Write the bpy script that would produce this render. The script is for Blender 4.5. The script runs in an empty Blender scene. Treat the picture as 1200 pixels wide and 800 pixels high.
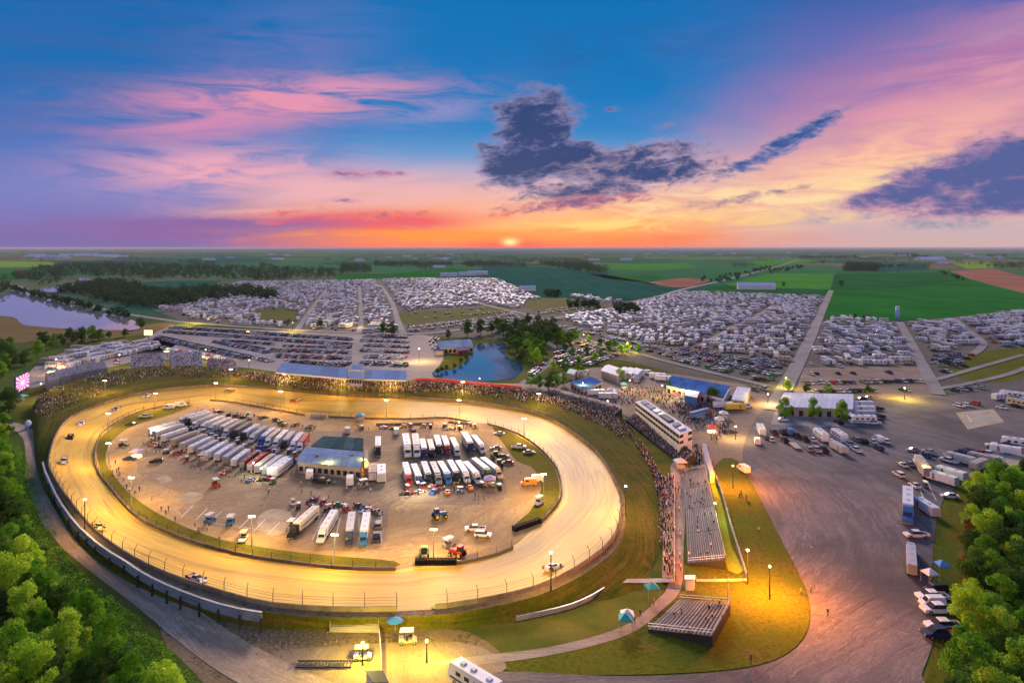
import bpy, bmesh, math, random
from math import radians, sin, cos, pi, atan2, hypot
from mathutils import Vector, noise as mnoise

random.seed(11)
scene = bpy.context.scene
COL = scene.collection

# ------------------------------------------------------------------ camera
CAM_H, F, HORIZON, CX = 71.0, 819.0, 290.0, 600.0       # metres, focal in photo pixels
cam_data = bpy.data.cameras.new('camera')
cam = bpy.data.objects.new('camera', cam_data)
COL.objects.link(cam)
cam.location = (0, 0, CAM_H)
cam.rotation_euler = (pi / 2, 0, 0)
cam_data.sensor_width = 36.0
cam_data.lens = F / 1200 * 36
cam_data.shift_y = -(400 - HORIZON) / 1200
cam_data.clip_start = 1.0
cam_data.clip_end = 250000
scene.camera = cam

scene.view_settings.view_transform = 'Standard'
scene.view_settings.look = 'None'
scene.view_settings.exposure = 0.0
scene.view_settings.gamma = 1.0
scene.view_settings.use_curve_mapping = False
scene.render.engine = 'CYCLES'
cy = scene.cycles
cy.use_denoising = True
cy.max_bounces = 5
cy.diffuse_bounces = 2
cy.glossy_bounces = 2
cy.transmission_bounces = 2
cy.volume_bounces = 0
cy.transparent_max_bounces = 6
cy.sample_clamp_indirect = 4.0
cy.caustics_reflective = False
cy.caustics_refractive = False


def P(px, py, z=0.0):
    """photo pixel (1200x800) seen at height z -> world point"""
    Y = F * (CAM_H - z) / (py - HORIZON)
    return Vector(((px - CX) / F * Y, Y, z))


# ------------------------------------------------------------------ node helper
class E:
    """tiny expression wrapper round shader math nodes"""
    nt = None

    def __init__(self, s):
        self.s = s

    @staticmethod
    def op(o, *a):
        n = E.nt.nodes.new('ShaderNodeMath')
        n.operation = o
        for i, v in enumerate(a):
            if isinstance(v, E):
                E.nt.links.new(v.s, n.inputs[i])
            else:
                n.inputs[i].default_value = v
        return E(n.outputs[0])

    def __add__(self, b): return E.op('ADD', self, b)
    def __radd__(self, b): return E.op('ADD', b, self)
    def __sub__(self, b): return E.op('SUBTRACT', self, b)
    def __rsub__(self, b): return E.op('SUBTRACT', b, self)
    def __mul__(self, b): return E.op('MULTIPLY', self, b)
    def __rmul__(self, b): return E.op('MULTIPLY', b, self)
    def __truediv__(self, b): return E.op('DIVIDE', self, b)
    def clamp(self): return E.op('MINIMUM', E.op('MAXIMUM', self, 0.0), 1.0)


def smooth(e, lo, hi):
    n = E.nt.nodes.new('ShaderNodeMapRange')
    n.interpolation_type = 'SMOOTHSTEP'
    n.inputs['From Min'].default_value = lo
    n.inputs['From Max'].default_value = hi
    E.nt.links.new(e.s, n.inputs['Value'])
    return E(n.outputs['Result'])


def gauss(d, e, d0, e0, sd, se, rot=0.0):
    c, s = cos(rot), sin(rot)
    x = d - d0
    y = e - e0
    u = (x * c + y * s) * (1.0 / sd)
    v = (y * c - x * s) * (1.0 / se)
    return E.op('EXPONENT', (u * u + v * v) * -1.0)


def vec(x, y, z=0.0):
    n = E.nt.nodes.new('ShaderNodeCombineXYZ')
    for i, v in enumerate((x, y, z)):
        if isinstance(v, E):
            E.nt.links.new(v.s, n.inputs[i])
        else:
            n.inputs[i].default_value = v
    return n.outputs[0]


def noise_e(vs, scale, detail=5.0, rough=0.55, dist=0.0):
    n = E.nt.nodes.new('ShaderNodeTexNoise')
    n.inputs['Scale'].default_value = scale
    n.inputs['Detail'].default_value = detail
    n.inputs['Roughness'].default_value = rough
    n.inputs['Distortion'].default_value = dist
    E.nt.links.new(vs, n.inputs['Vector'])
    return E(n.outputs['Fac'])


def mixc(f, a, b):
    n = E.nt.nodes.new('ShaderNodeMix')
    n.data_type = 'RGBA'
    for k, v in ((0, f), (6, a), (7, b)):
        if isinstance(v, E):
            E.nt.links.new(v.s, n.inputs[k])
        elif k == 0:
            n.inputs[k].default_value = v
        else:
            n.inputs[k].default_value = (v[0], v[1], v[2], 1)
    return E(n.outputs[2])


def addc(a, b, f=1.0):
    n = E.nt.nodes.new('ShaderNodeMix')
    n.data_type = 'RGBA'
    n.blend_type = 'ADD'
    for k, v in ((0, f), (6, a), (7, b)):
        if isinstance(v, E):
            E.nt.links.new(v.s, n.inputs[k])
        elif k == 0:
            n.inputs[k].default_value = v
        else:
            n.inputs[k].default_value = (v[0], v[1], v[2], 1)
    return E(n.outputs[2])


def ramp(e, stops):
    n = E.nt.nodes.new('ShaderNodeValToRGB')
    r = n.color_ramp
    r.interpolation = 'LINEAR'
    while len(r.elements) < len(stops):
        r.elements.new(0.5)
    for el, (p, c) in zip(r.elements, stops):
        el.position = p
        el.color = (c[0], c[1], c[2], 1)
    E.nt.links.new(e.s, n.inputs[0])
    return E(n.outputs[0])


def srgb(r, g, b):
    f = lambda c: (c / 255 / 12.92) if c <= 10 else ((c / 255 + .055) / 1.055) ** 2.4
    return (f(r), f(g), f(b))


# ------------------------------------------------------------------ sky
SUN_AZ = math.degrees(math.atan((598 - CX) / F))
world = bpy.data.worlds.new('World')
scene.world = world
world.use_nodes = True
nt = world.node_tree
E.nt = nt
bg = nt.nodes['Background']
tc = nt.nodes.new('ShaderNodeTexCoord')
sep = nt.nodes.new('ShaderNodeSeparateXYZ')
nt.links.new(tc.outputs['Generated'], sep.inputs[0])
dx, dy, dz = (E(sep.outputs[i]) for i in range(3))
AZ = E.op('ARCTAN2', dx, dy) * 57.29578
EL = E.op('ARCSINE', dz) * 57.29578


def ae(px, py):
    a = math.atan((px - CX) / F)
    return math.degrees(a), math.degrees(math.atan((HORIZON - py) / F * cos(a)))


def stops(lst):
    return [(min(1, d / 45.0), srgb(*c)) for d, c in lst]


elr = (EL * (1 / 45.0)).clamp()
r_c = ramp(elr, stops([(0, (250, 120, 92)), (0.8, (255, 146, 86)), (2.0, (255, 178, 110)), (3.4, (246, 176, 140)),
                       (4.8, (222, 174, 178)), (6.2, (168, 166, 202)), (7.6, (96, 150, 206)), (9.5, (38, 130, 198)), (12, (4, 120, 190)), (15, (0, 116, 186)),
                       (20, (0, 112, 182)), (45, (60, 112, 182))]))
r_l = ramp(elr, stops([(0, (122, 112, 170)), (1.5, (128, 118, 182)), (4, (122, 130, 196)), (7, (84, 118, 190)),
                       (11, (34, 110, 182)), (16, (6, 106, 178)), (24, (4, 104, 176)), (45, (60, 112, 182))]))
r_r = ramp(elr, stops([(0, (212, 176, 172)), (1.2, (202, 178, 184)), (3, (238, 196, 170)), (5, (240, 186, 160)), (7, (226, 160, 166)),
                       (10, (176, 128, 176)), (14, (112, 110, 178)), (18, (64, 98, 172)), (28, (60, 104, 178)), (45, (60, 112, 182))]))
warp = noise_e(vec(AZ * 0.05, EL * 0.12, 3.0), 2.2, 4.0)
AZw = AZ + (warp - 0.5) * 14.0
sky = mixc(smooth(AZw, -9.0, -27.0), r_c, r_l)
sky = mixc(smooth(AZw, 9.0, 27.0), sky, r_r)
# dusk sky behind camera, brightened to light the ground: pink lavender low, blue above
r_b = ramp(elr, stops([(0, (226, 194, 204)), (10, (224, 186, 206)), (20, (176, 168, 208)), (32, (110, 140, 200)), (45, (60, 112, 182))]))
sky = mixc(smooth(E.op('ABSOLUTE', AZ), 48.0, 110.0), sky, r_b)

# thin pink cirrus lit from below
st = noise_e(vec(AZ * 0.055, EL * 0.30 - AZ * 0.022, 0.0), 2.0, 6.0, 0.55, 0.5)
st2 = noise_e(vec(AZ * 0.10, EL * 0.55, 7.0), 1.6, 6.0, 0.6, 0.8)
PINK, ROSE, PEACH = srgb(236, 150, 172), srgb(190, 118, 178), srgb(255, 188, 150)


def veil(px, py, sd, se, rot, gain, col, n=st, lo=0.36, hi=0.62):
    global sky
    a, e = ae(px, py)
    m = gauss(AZ, EL, a, e, sd, se, rot) * smooth(n, lo, hi) * gain
    sky = mixc(m.clamp(), sky, col)


veil(60, 90, 9.0, 5.0, 0.1, 0.6, srgb(64, 104, 168), st, 0.3, 0.6)
veil(180, 30, 8.0, 3.0, 0.2, 0.5, srgb(56, 100, 166), st2, 0.35, 0.6)
veil(700, 60, 12.0, 2.5, 0.1, 0.45, srgb(30, 96, 164), st2, 0.4, 0.65)
veil(330, 60, 7.5, 3.2, 0.35, 0.62, srgb(120, 120, 186), st, 0.3, 0.6)
veil(330, 118, 9.5, 1.5, 0.10, 1.3, PINK, st2, 0.30, 0.62)
veil(240, 140, 7.0, 1.6, 0.16, 0.95, srgb(214, 140, 180), st)
veil(410, 108, 6.0, 1.0, 0.05, 0.8, srgb(216, 150, 186), st2)
veil(270, 200, 8.0, 1.7, 0.02, 1.25, srgb(232, 166, 188), st2, 0.28, 0.6)
veil(400, 225, 11.0, 1.7, 0.0, 1.0, srgb(236, 178, 184), st)
veil(330, 252, 6.0, 0.6, 0.02, 1.2, srgb(248, 196, 180), st2)
veil(520, 128, 4.0, 1.2, 0.2, 0.7, srgb(150, 146, 200), st2)
veil(1120, 130, 11.0, 4.0, 0.42, 1.15, srgb(232, 158, 172), st, 0.30, 0.62)
veil(1160, 60, 8.0, 3.0, 0.3, 0.8, srgb(178, 118, 172), st2)
veil(1010, 195, 9.0, 2.2, 0.30, 1.0, srgb(255, 196, 160), st2, 0.32, 0.64)
veil(1020, 218, 5.0, 0.9, 0.28, 1.25, srgb(255, 224, 150), st2, 0.36, 0.58)
veil(860, 235, 12.0, 1.5, 0.04, 1.0, srgb(255, 222, 170), st2)
veil(760, 262, 13.0, 0.55, 0.02, 1.3, srgb(255, 214, 128), st2)
veil(640, 222, 7.0, 1.6, 0.05, 0.6, srgb(242, 190, 190), st)

# red haze low on the left of the sun, mauve cloud bank above the horizon
veil(420, 262, 8.5, 0.95, 0.02, 1.6, srgb(240, 96, 106), st2, 0.26, 0.55)
veil(245, 268, 10.0, 0.95, 0.02, 1.5, srgb(140, 104, 166), st, 0.25, 0.55)
veil(480, 275, 10.0, 0.45, 0.0, 1.3, srgb(255, 150, 70), st2, 0.3, 0.6)
veil(700, 280, 12.0, 0.55, 0.0, 0.9, srgb(248, 126, 92), st, 0.35, 0.65)

# sun glow
a0, e0 = ae(598, 287)
sky = addc(sky, srgb(255, 130, 60), gauss(AZ, EL, a0, e0, 6.5, 1.0) * 0.10)
sky = mixc(gauss(AZ, EL, a0, 0.0, 3.4, 0.55) * 0.85, sky, srgb(255, 64, 84))
sky = addc(sky, srgb(255, 220, 140), gauss(AZ, EL, a0, e0 + 0.22, 0.62, 0.30) * 1.0)

# the darker cumulus in front: puffy noise
cv = vec(AZ * 0.20, EL * 0.44 - AZ * 0.028, 1.7)
cn = noise_e(cv, 1.5, 9.0, 0.60, 0.55)
cn2 = noise_e(vec(AZ * 0.55, EL * 1.3 - AZ * 0.1, 5.0), 1.25, 7.0, 0.6, 0.6)
cfine = noise_e(vec(AZ * 0.5, EL * 0.9, 9.0), 1.6, 6.0, 0.6, 0.3)
cwisp = noise_e(vec(AZ * 0.8, EL * 2.4 - AZ * 0.15, 2.0), 1.5, 5.0, 0.65, 0.7)


def cloud(regions, n, lo, hi, dark, light, gain=1.0):
    """a cloud where the summed regions push the noise over the threshold"""
    global sky
    tot = None
    for (px, py, sd, se, rot, g) in regions:
        a, e = ae(px, py)
        q = gauss(AZ, EL, a, e, sd, se, rot) * g
        tot = q if tot is None else E.op('MAXIMUM', tot, q)
    body = n * 0.8 + cfine * 0.14 + cwisp * 0.10 + tot * 0.52 - 0.40
    m = smooth(body, lo - 0.03, hi + 0.07) * gain
    c = mixc(smooth(body + (cfine - 0.5) * 0.6 + (cwisp - 0.5) * 0.3, lo, hi + 0.26), light, dark)
    sky = mixc(m.clamp(), sky, c)


cloud([(628, 150, 4.0, 3.8, 0.0, 1.5), (606, 190, 4.0, 2.6, 0.0, 1.45), (675, 188, 6.6, 2.2, -0.2, 1.5)], cn, 0.42, 0.56, srgb(34, 66, 122), srgb(138, 134, 176))
cloud([(755, 200, 8.6, 1.7, 0.05, 1.3), (765, 178, 5.6, 1.2, 0.1, 1.15), (690, 224, 8.0, 1.3, 0.05, 1.2), (850, 200, 3.0, 0.6, 0.1, 0.9)], cn2, 0.42, 0.58, srgb(46, 72, 128), srgb(170, 146, 172))
cloud([(675, 238, 9.5, 0.8, 0.08, 1.15)], cn2, 0.42, 0.62, srgb(120, 88, 142), srgb(216, 140, 140))
cloud([(925, 166, 5.6, 1.0, 0.50, 1.2), (870, 195, 3.0, 0.7, 0.4, 1.0), (905, 182, 2.6, 0.7, 0.5, 1.0), (780, 148, 1.6, 0.5, 0.2, 0.95), (722, 130, 1.6, 0.5, 0, 0.8)], cn2, 0.42, 0.58, srgb(46, 84, 150), srgb(140, 134, 180))
cloud([(855, 235, 8.0, 0.75, 0.14, 0.95), (910, 225, 5.0, 0.6, 0.1, 0.9)], cn2, 0.42, 0.62, srgb(150, 128, 150), srgb(226, 176, 160))
cloud([(415, 204, 4.4, 0.5, 0.0, 1.0), (455, 203, 2.4, 0.4, 0.0, 1.0), (395, 235, 3.0, 0.4, 0.0, 0.8)], cn2, 0.42, 0.60, srgb(126, 100, 160), srgb(214, 146, 170))
cloud([(455, 252, 7.0, 0.5, 0.05, 1.0), (588, 252, 2.4, 0.5, 0.05, 0.9), (330, 250, 5.0, 0.6, 0.1, 0.9)], cn2, 0.42, 0.62, srgb(176, 92, 128), srgb(246, 130, 116))
cloud([(1130, 204, 8.0, 2.2, 0.24, 1.6), (1195, 188, 7.5, 2.4, 0.2, 1.6), (1062, 226, 6.5, 1.4, 0.16, 1.5), (1190, 225, 10.0, 2.2, 0.1, 1.5)], cn, 0.38, 0.66, srgb(86, 98, 154), srgb(208, 152, 178))
cloud([(1110, 262, 9.0, 0.8, 0.0, 1.0), (980, 258, 8.0, 0.7, 0.05, 0.85)], cn, 0.42, 0.66, srgb(140, 146, 176), srgb(206, 178, 180))

nish = nt.nodes.new('ShaderNodeTexSky')
nish.sky_type = 'NISHITA'
nish.sun_disc = False
nish.sun_elevation = radians(4.0)
nish.sun_rotation = radians(SUN_AZ)
nish.altitude = 300
sky = addc(sky, E(nish.outputs[0]), 0.0015)
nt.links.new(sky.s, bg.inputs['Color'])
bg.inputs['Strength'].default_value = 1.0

# soft sun lamp, raised above the sun on the horizon to light the ground
sun_d = bpy.data.lights.new('sun', 'SUN')
sun_d.energy = 4.4
sun_d.angle = radians(16)
sun_d.color = (1.0, 0.74, 0.64)
sun_o = bpy.data.objects.new('sun', sun_d)
COL.objects.link(sun_o)
sun_el, sun_az = radians(21.0), radians(SUN_AZ)
sdir = Vector((sin(sun_az) * cos(sun_el), cos(sun_az) * cos(sun_el), sin(sun_el)))
sun_o.rotation_euler = sdir.to_track_quat('Z', 'Y').to_euler()
world.cycles.sampling_method = 'MANUAL'
world.cycles.sample_map_resolution = 256
cy.use_adaptive_sampling = True
cy.adaptive_threshold = 0.03
cy.adaptive_min_samples = 16

# ------------------------------------------------------------------ materials
MATS = {}


def new_mat(name):
    m = bpy.data.materials.new(name)
    m.use_nodes = True
    E.nt = m.node_tree
    b = m.node_tree.nodes['Principled BSDF']
    MATS[name] = m
    return m, b


def setin(b, k, v):
    if isinstance(v, E):
        E.nt.links.new(v.s, b.inputs[k])
    elif k == 'Base Color':
        b.inputs[k].default_value = (v[0], v[1], v[2], 1)
    else:
        b.inputs[k].default_value = v


def wpos():
    g = E.nt.nodes.new('ShaderNodeNewGeometry')
    return g.outputs['Position']


def opos():
    t = E.nt.nodes.new('ShaderNodeTexCoord')
    return t.outputs['Object']


def uvpos():
    t = E.nt.nodes.new('ShaderNodeTexCoord')
    return t.outputs['UV']


def sepv(s):
    n = E.nt.nodes.new('ShaderNodeSeparateXYZ')
    E.nt.links.new(s, n.inputs[0])
    return [E(n.outputs[i]) for i in range(3)]


def bump(b, h, strength, dist=0.05):
    n = E.nt.nodes.new('ShaderNodeBump')
    n.inputs['Strength'].default_value = strength
    n.inputs['Distance'].default_value = dist
    E.nt.links.new(h.s, n.inputs['Height'])
    E.nt.links.new(n.outputs[0], b.inputs['Normal'])


def plain(name, col, rough=0.6, spec=0.3, metal=0.0, var=0.12, scale=0.8):
    """painted, weathered colour: base colour with soft dirt variation and per-object jitter"""
    m, b = new_mat(name)
    n = noise_e(opos(), scale, 4.0)
    oi = E.nt.nodes.new('ShaderNodeObjectInfo')
    f = (n * 0.7 + E(oi.outputs['Random']) * 0.3)
    lo = tuple(c * (1 - var * 1.6) for c in col)
    hi = tuple(min(1, c * (1 + var)) for c in col)
    setin(b, 'Base Color', mixc(smooth(f, 0.25, 0.75), lo, hi))
    setin(b, 'Roughness', rough)
    setin(b, 'Specular IOR Level', spec)
    setin(b, 'Metallic', metal)
    return m


def emit(name, col, strength):
    m, b = new_mat(name)
    setin(b, 'Base Color', (0.8, 0.8, 0.8))
    b.inputs['Emission Color'].default_value = (col[0], col[1], col[2], 1)
    b.inputs['Emission Strength'].default_value = strength
    return m


def grassy(name, c1, c2, c3, big=0.02, mid=0.15, fine=1.6, dry=0.55, stripes=0.0):
    m, b = new_mat(name)
    p = wpos()
    n1 = noise_e(p, big, 4.0, 0.6)
    n2 = noise_e(p, mid, 5.0, 0.65, 0.4)
    n3 = noise_e(p, fine, 3.0, 0.7)
    c = mixc(smooth(n1 * 0.5 + n2 * 0.5, 0.38, 0.62), c1, c2)
    c = mixc(smooth(n2 * 0.65 + n3 * 0.35, dry, dry + 0.16), c, c3)
    if stripes:
        u, v, _ = sepv(uvpos())
        sn = noise_e(vec(v * 0.75, u * 0.02 + n1 * 2.0, 0.0), 1.0, 5.0, 0.7, 0.3)
        c = mixc(smooth(sn, 0.48, 0.66) * stripes, c, c3)
        c = mixc(smooth(sn, 0.46, 0.32) * stripes, c, tuple(x * 0.6 for x in c1))
    c = mixc(smooth(n3 * 0.6 + n2 * 0.4, 0.42, 0.68) * 0.75, c, tuple(x * 0.35 for x in c1))
    setin(b, 'Base Color', c)
    setin(b, 'Roughness', 0.95)
    setin(b, 'Specular IOR Level', 0.02)
    bump(b, n3, 0.5, 0.25)
    return m


# grass of the speedway, by how dry it is
grassy('grass', (0.085, 0.115, 0.010), (0.165, 0.165, 0.014), (0.25, 0.18, 0.045), 0.012, 0.09, 1.2, 0.52)
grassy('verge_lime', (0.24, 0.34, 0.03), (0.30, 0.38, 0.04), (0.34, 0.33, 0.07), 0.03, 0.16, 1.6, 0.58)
grassy('grass_bank', (0.062, 0.085, 0.006), (0.135, 0.125, 0.010), (0.24, 0.15, 0.035), 0.03, 0.13, 1.3, 0.49, 0.8)
grassy('verge_grass', (0.13, 0.13, 0.010), (0.21, 0.185, 0.018), (0.30, 0.20, 0.05), 0.03, 0.13, 1.3, 0.48)
grassy('forest_floor', (0.06, 0.11, 0.016), (0.10, 0.15, 0.02), (0.13, 0.10, 0.045), 0.03, 0.14, 1.2, 0.6)
grassy('camp_ground', (0.15, 0.135, 0.095), (0.21, 0.185, 0.15), (0.10, 0.13, 0.03), 0.016, 0.06, 0.5, 0.55)
grassy('shore', (0.20, 0.16, 0.05), (0.27, 0.17, 0.07), (0.14, 0.14, 0.035), 0.02, 0.06, 0.4, 0.55)
grassy('rough_dirt', (0.22, 0.15, 0.085), (0.33, 0.235, 0.135), (0.10, 0.11, 0.03), 0.03, 0.16, 1.3, 0.52)


def farm():
    m, b = new_mat('farmland')
    p = wpos()
    x, y, z = sepv(p)
    wv = vec(x * 0.0011 + y * 0.00022, y * 0.00135 - x * 0.00025, 0.0)
    v = E.nt.nodes.new('ShaderNodeTexVoronoi')
    v.distance = 'CHEBYCHEV'
    v.inputs['Scale'].default_value = 1.0
    v.inputs['Randomness'].default_value = 0.75
    E.nt.links.new(wv, v.inputs['Vector'])
    r, g, bb = sepv(v.outputs['Color'])
    far = ramp(r, [(0.0, (0.034, 0.16, 0.06)), (0.25, (0.06, 0.22, 0.075)), (0.45, (0.028, 0.105, 0.080)), (0.62, (0.14, 0.27, 0.06)),
                   (0.8, (0.034, 0.145, 0.085)), (0.92, (0.22, 0.22, 0.09)), (1.0, (0.28, 0.15, 0.09))])
    nn = noise_e(p, 0.006, 5.0, 0.6)
    far = mixc(smooth(nn, 0.5, 0.7) * 0.45, far, (0.02, 0.05, 0.02))
    n2 = noise_e(p, 0.09, 5.0, 0.65, 0.4)
    n3 = noise_e(p, 1.2, 3.0, 0.7)
    near = mixc(smooth(n2, 0.38, 0.62), (0.10, 0.125, 0.022), (0.16, 0.15, 0.03))
    near = mixc(smooth(n2 * 0.6 + n3 * 0.4, 0.55, 0.7), near, (0.22, 0.17, 0.07))
    setin(b, 'Base Color', mixc(smooth(y, 560, 820), near, far))
    setin(b, 'Roughness', 0.95)
    setin(b, 'Specular IOR Level', 0.0)


farm()


def crop(name, c1, c2, rows=0.12, ang=0.0):
    m, b = new_mat(name)
    p = wpos()
    x, y, z = sepv(p)
    u = x * cos(ang) + y * sin(ang)
    w = E.op('SINE', u * (2 * pi * rows))
    n1 = noise_e(p, 0.008, 4.0, 0.6)
    n2 = noise_e(vec(x * 0.02, y * 0.004, 0.0), 1.0, 5.0, 0.6, 0.6)
    f = smooth(n1 * 0.5 + n2 * 0.4 + w * 0.03, 0.33, 0.6)
    setin(b, 'Base Color', mixc(f, c1, c2))
    setin(b, 'Roughness', 0.95)
    setin(b, 'Specular IOR Level', 0.0)


crop('crop_green', (0.020, 0.15, 0.022), (0.036, 0.22, 0.034), 0.05)
crop('crop_bright', (0.06, 0.27, 0.03), (0.10, 0.33, 0.04), 0.05)
crop('crop_dark', (0.020, 0.125, 0.028), (0.034, 0.18, 0.036), 0.05)
crop('crop_teal', (0.022, 0.11, 0.07), (0.034, 0.15, 0.09), 0.03)
crop('crop_yellow', (0.20, 0.36, 0.045), (0.27, 0.42, 0.06), 0.03)
crop('ploughed', (0.36, 0.15, 0.085), (0.46, 0.21, 0.12), 0.06)


def lot(name, c1, c2, streak, centre, rings=0.32, amt=0.8, uv=False):
    """worn gravel/asphalt with tyre arcs swept round a centre"""
    m, b = new_mat(name)
    p = wpos()
    x, y, z = sepv(p)
    n1 = noise_e(p, 0.025, 5.0, 0.6, 0.5)
    n2 = noise_e(p, 0.35, 5.0, 0.7)
    n3 = noise_e(p, 3.0, 2.0, 0.7)
    rx, ry = x - centre[0], y - centre[1]
    rad = E.op('SQRT', rx * rx + ry * ry)
    th = E.op('ARCTAN2', ry, rx)
    if uv:
        uu, vv, _ = sepv(uvpos())
        rad, th = vv * 4.0, uu * 0.02
    tn = noise_e(vec(rad * rings + n1 * 7.0, th * 1.6, 0.0), 1.0, 6.0, 0.7, 0.3)
    tn2 = noise_e(vec(rad * rings * 2.6 + n1 * 12.0, th * 3.0, 4.0), 1.0, 5.0, 0.7, 0.2)
    c = mixc(smooth(n1 * 0.7 + n2 * 0.3, 0.36, 0.62), c1, c2)
    c = mixc(smooth(tn * 0.6 + tn2 * 0.4, 0.47, 0.62) * smooth(n1, 0.30, 0.60) * amt, c, streak)
    ln = smooth(E.op('ABSOLUTE', tn - 0.5), 0.016, 0.003) * smooth(n1, 0.35, 0.6)
    ln2 = smooth(E.op('ABSOLUTE', tn2 - 0.47), 0.02, 0.004) * smooth(n1, 0.62, 0.4)
    c = mixc(ln * 0.8 * amt, c, tuple(min(0.8, q * 1.35) for q in streak))
    c = mixc(ln2 * 0.5, c, tuple(q * 0.55 for q in c1))
    c = mixc(smooth(tn2, 0.54, 0.68) * 0.6, c, tuple(q * 0.5 for q in c1))
    c = mixc(smooth(n3 * 0.5 + n2 * 0.5, 0.45, 0.7) * 0.6, c, tuple(q * 0.5 for q in c1))
    setin(b, 'Base Color', c)
    setin(b, 'Roughness', 0.9)
    setin(b, 'Specular IOR Level', 0.08)
    bump(b, n2 * 0.6 + n3 * 0.4, 0.3, 0.05)


cA = P(560, 640)
lot('lot_asphalt', (0.11, 0.092, 0.088), (0.20, 0.168, 0.158), (0.36, 0.29, 0.25), (cA.x + 8, cA.y + 40), 0.45, 0.55)
cB = P(390, 560)
lot('service_road', (0.34, 0.225, 0.145), (0.46, 0.32, 0.21), (0.66, 0.50, 0.36), (cB.x, cB.y), 0.35, 0.9, True)
lot('infield_dirt', (0.40, 0.255, 0.11), (0.53, 0.35, 0.16), (0.64, 0.45, 0.22), (cB.x, cB.y), 0.22, 0.8)
lot('infield_asphalt', (0.29, 0.20, 0.115), (0.42, 0.295, 0.17), (0.60, 0.42, 0.22), (cB.x - 60, cB.y + 40), 0.12, 0.5)
lot('gravel', (0.27, 0.235, 0.215), (0.36, 0.31, 0.28), (0.45, 0.40, 0.36), (40, 900), 0.10, 0.5)
lot('dirt_lot', (0.24, 0.165, 0.115), (0.32, 0.23, 0.165), (0.42, 0.31, 0.22), (150, 200), 0.10, 0.5)
lot('path', (0.33, 0.25, 0.19), (0.42, 0.33, 0.25), (0.48, 0.40, 0.31), (0, 0), 0.4, 0.4)
lot('road', (0.24, 0.22, 0.20), (0.31, 0.28, 0.25), (0.38, 0.34, 0.30), (0, 0), 0.02, 0.4)


def track_mat():
    m, b = new_mat('track_clay')
    u, v, _ = sepv(uvpos())       # u: metres along, v: metres across
    n1 = noise_e(vec(u * 0.010, v * 0.55, 0.0), 1.0, 6.0, 0.7, 0.4)
    n2 = noise_e(vec(u * 0.05, v * 2.2, 3.0), 1.0, 5.0, 0.7, 0.2)
    n3 = noise_e(wpos(), 0.05, 4.0, 0.6)
    gr = noise_e(vec(u * 0.006, v * 0.16, 8.0), 1.0, 3.0, 0.5, 0.8)
    c = mixc(smooth(n1 * 0.6 + n3 * 0.4, 0.36, 0.64), (0.54, 0.335, 0.05), (0.72, 0.475, 0.085))
    c = mixc(smooth(n2 * 0.55 + n1 * 0.45, 0.52, 0.64) * 0.9, c, (0.20, 0.115, 0.03))
    c = mixc(smooth(gr, 0.46, 0.66) * 0.7, c, (0.32, 0.19, 0.05))
    setin(b, 'Base Color', c)
    setin(b, 'Roughness', 0.40 + n2 * 0.3)
    setin(b, 'Specular IOR Level', 0.05)
    bump(b, n2 * 0.7 + n1 * 0.3, 0.35, 0.08)


track_mat()


def water(name, deep):
    m, b = new_mat(name)
    n = noise_e(wpos(), 0.35, 3.0, 0.6)
    setin(b, 'Base Color', deep)
    setin(b, 'Roughness', 0.03)
    setin(b, 'Specular IOR Level', 0.5)
    b.inputs['IOR'].default_value = 1.5
    bump(b, n, 0.02, 0.05)


water('lake_water', (0.26, 0.265, 0.26))
water('pond_water', (0.030, 0.105, 0.17))

# leaves: the tint attribute says which leaf is young (yellow green) or old (dark green)
def leaves(name, c_dark, c_mid, c_light):
    m, b = new_mat(name)
    at = E.nt.nodes.new('ShaderNodeAttribute')
    at.attribute_name = 'tint'
    oi = E.nt.nodes.new('ShaderNodeObjectInfo')
    f = E(at.outputs['Fac']) * 0.75 + E(oi.outputs['Random']) * 0.25
    c = ramp(f, [(0.0, c_dark), (0.5, c_mid), (1.0, c_light)])
    setin(b, 'Base Color', c)
    setin(b, 'Roughness', 0.7)
    setin(b, 'Specular IOR Level', 0.03)
    tr = E.nt.nodes.new('ShaderNodeBsdfTranslucent')
    E.nt.links.new(c.s, tr.inputs[0])
    mx = E.nt.nodes.new('ShaderNodeMixShader')
    mx.inputs[0].default_value = 0.45
    E.nt.links.new(b.outputs[0], mx.inputs[1])
    E.nt.links.new(tr.outputs[0], mx.inputs[2])
    E.nt.links.new(mx.outputs[0], E.nt.nodes['Material Output'].inputs['Surface'])


leaves('leaf_green', (0.03, 0.12, 0.008), (0.12, 0.33, 0.018), (0.42, 0.66, 0.05))
leaves('leaf_dark', (0.022, 0.075, 0.010), (0.05, 0.14, 0.018), (0.12, 0.23, 0.03))
leaves('leaf_yellow', (0.14, 0.31, 0.012), (0.34, 0.58, 0.03), (0.60, 0.74, 0.07))
leaves('leaf_rust', (0.12, 0.06, 0.02), (0.25, 0.12, 0.03), (0.34, 0.20, 0.05))
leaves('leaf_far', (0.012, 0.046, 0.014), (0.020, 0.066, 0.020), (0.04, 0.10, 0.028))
plain('bark', (0.11, 0.08, 0.055), 0.9, 0.1)

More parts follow.
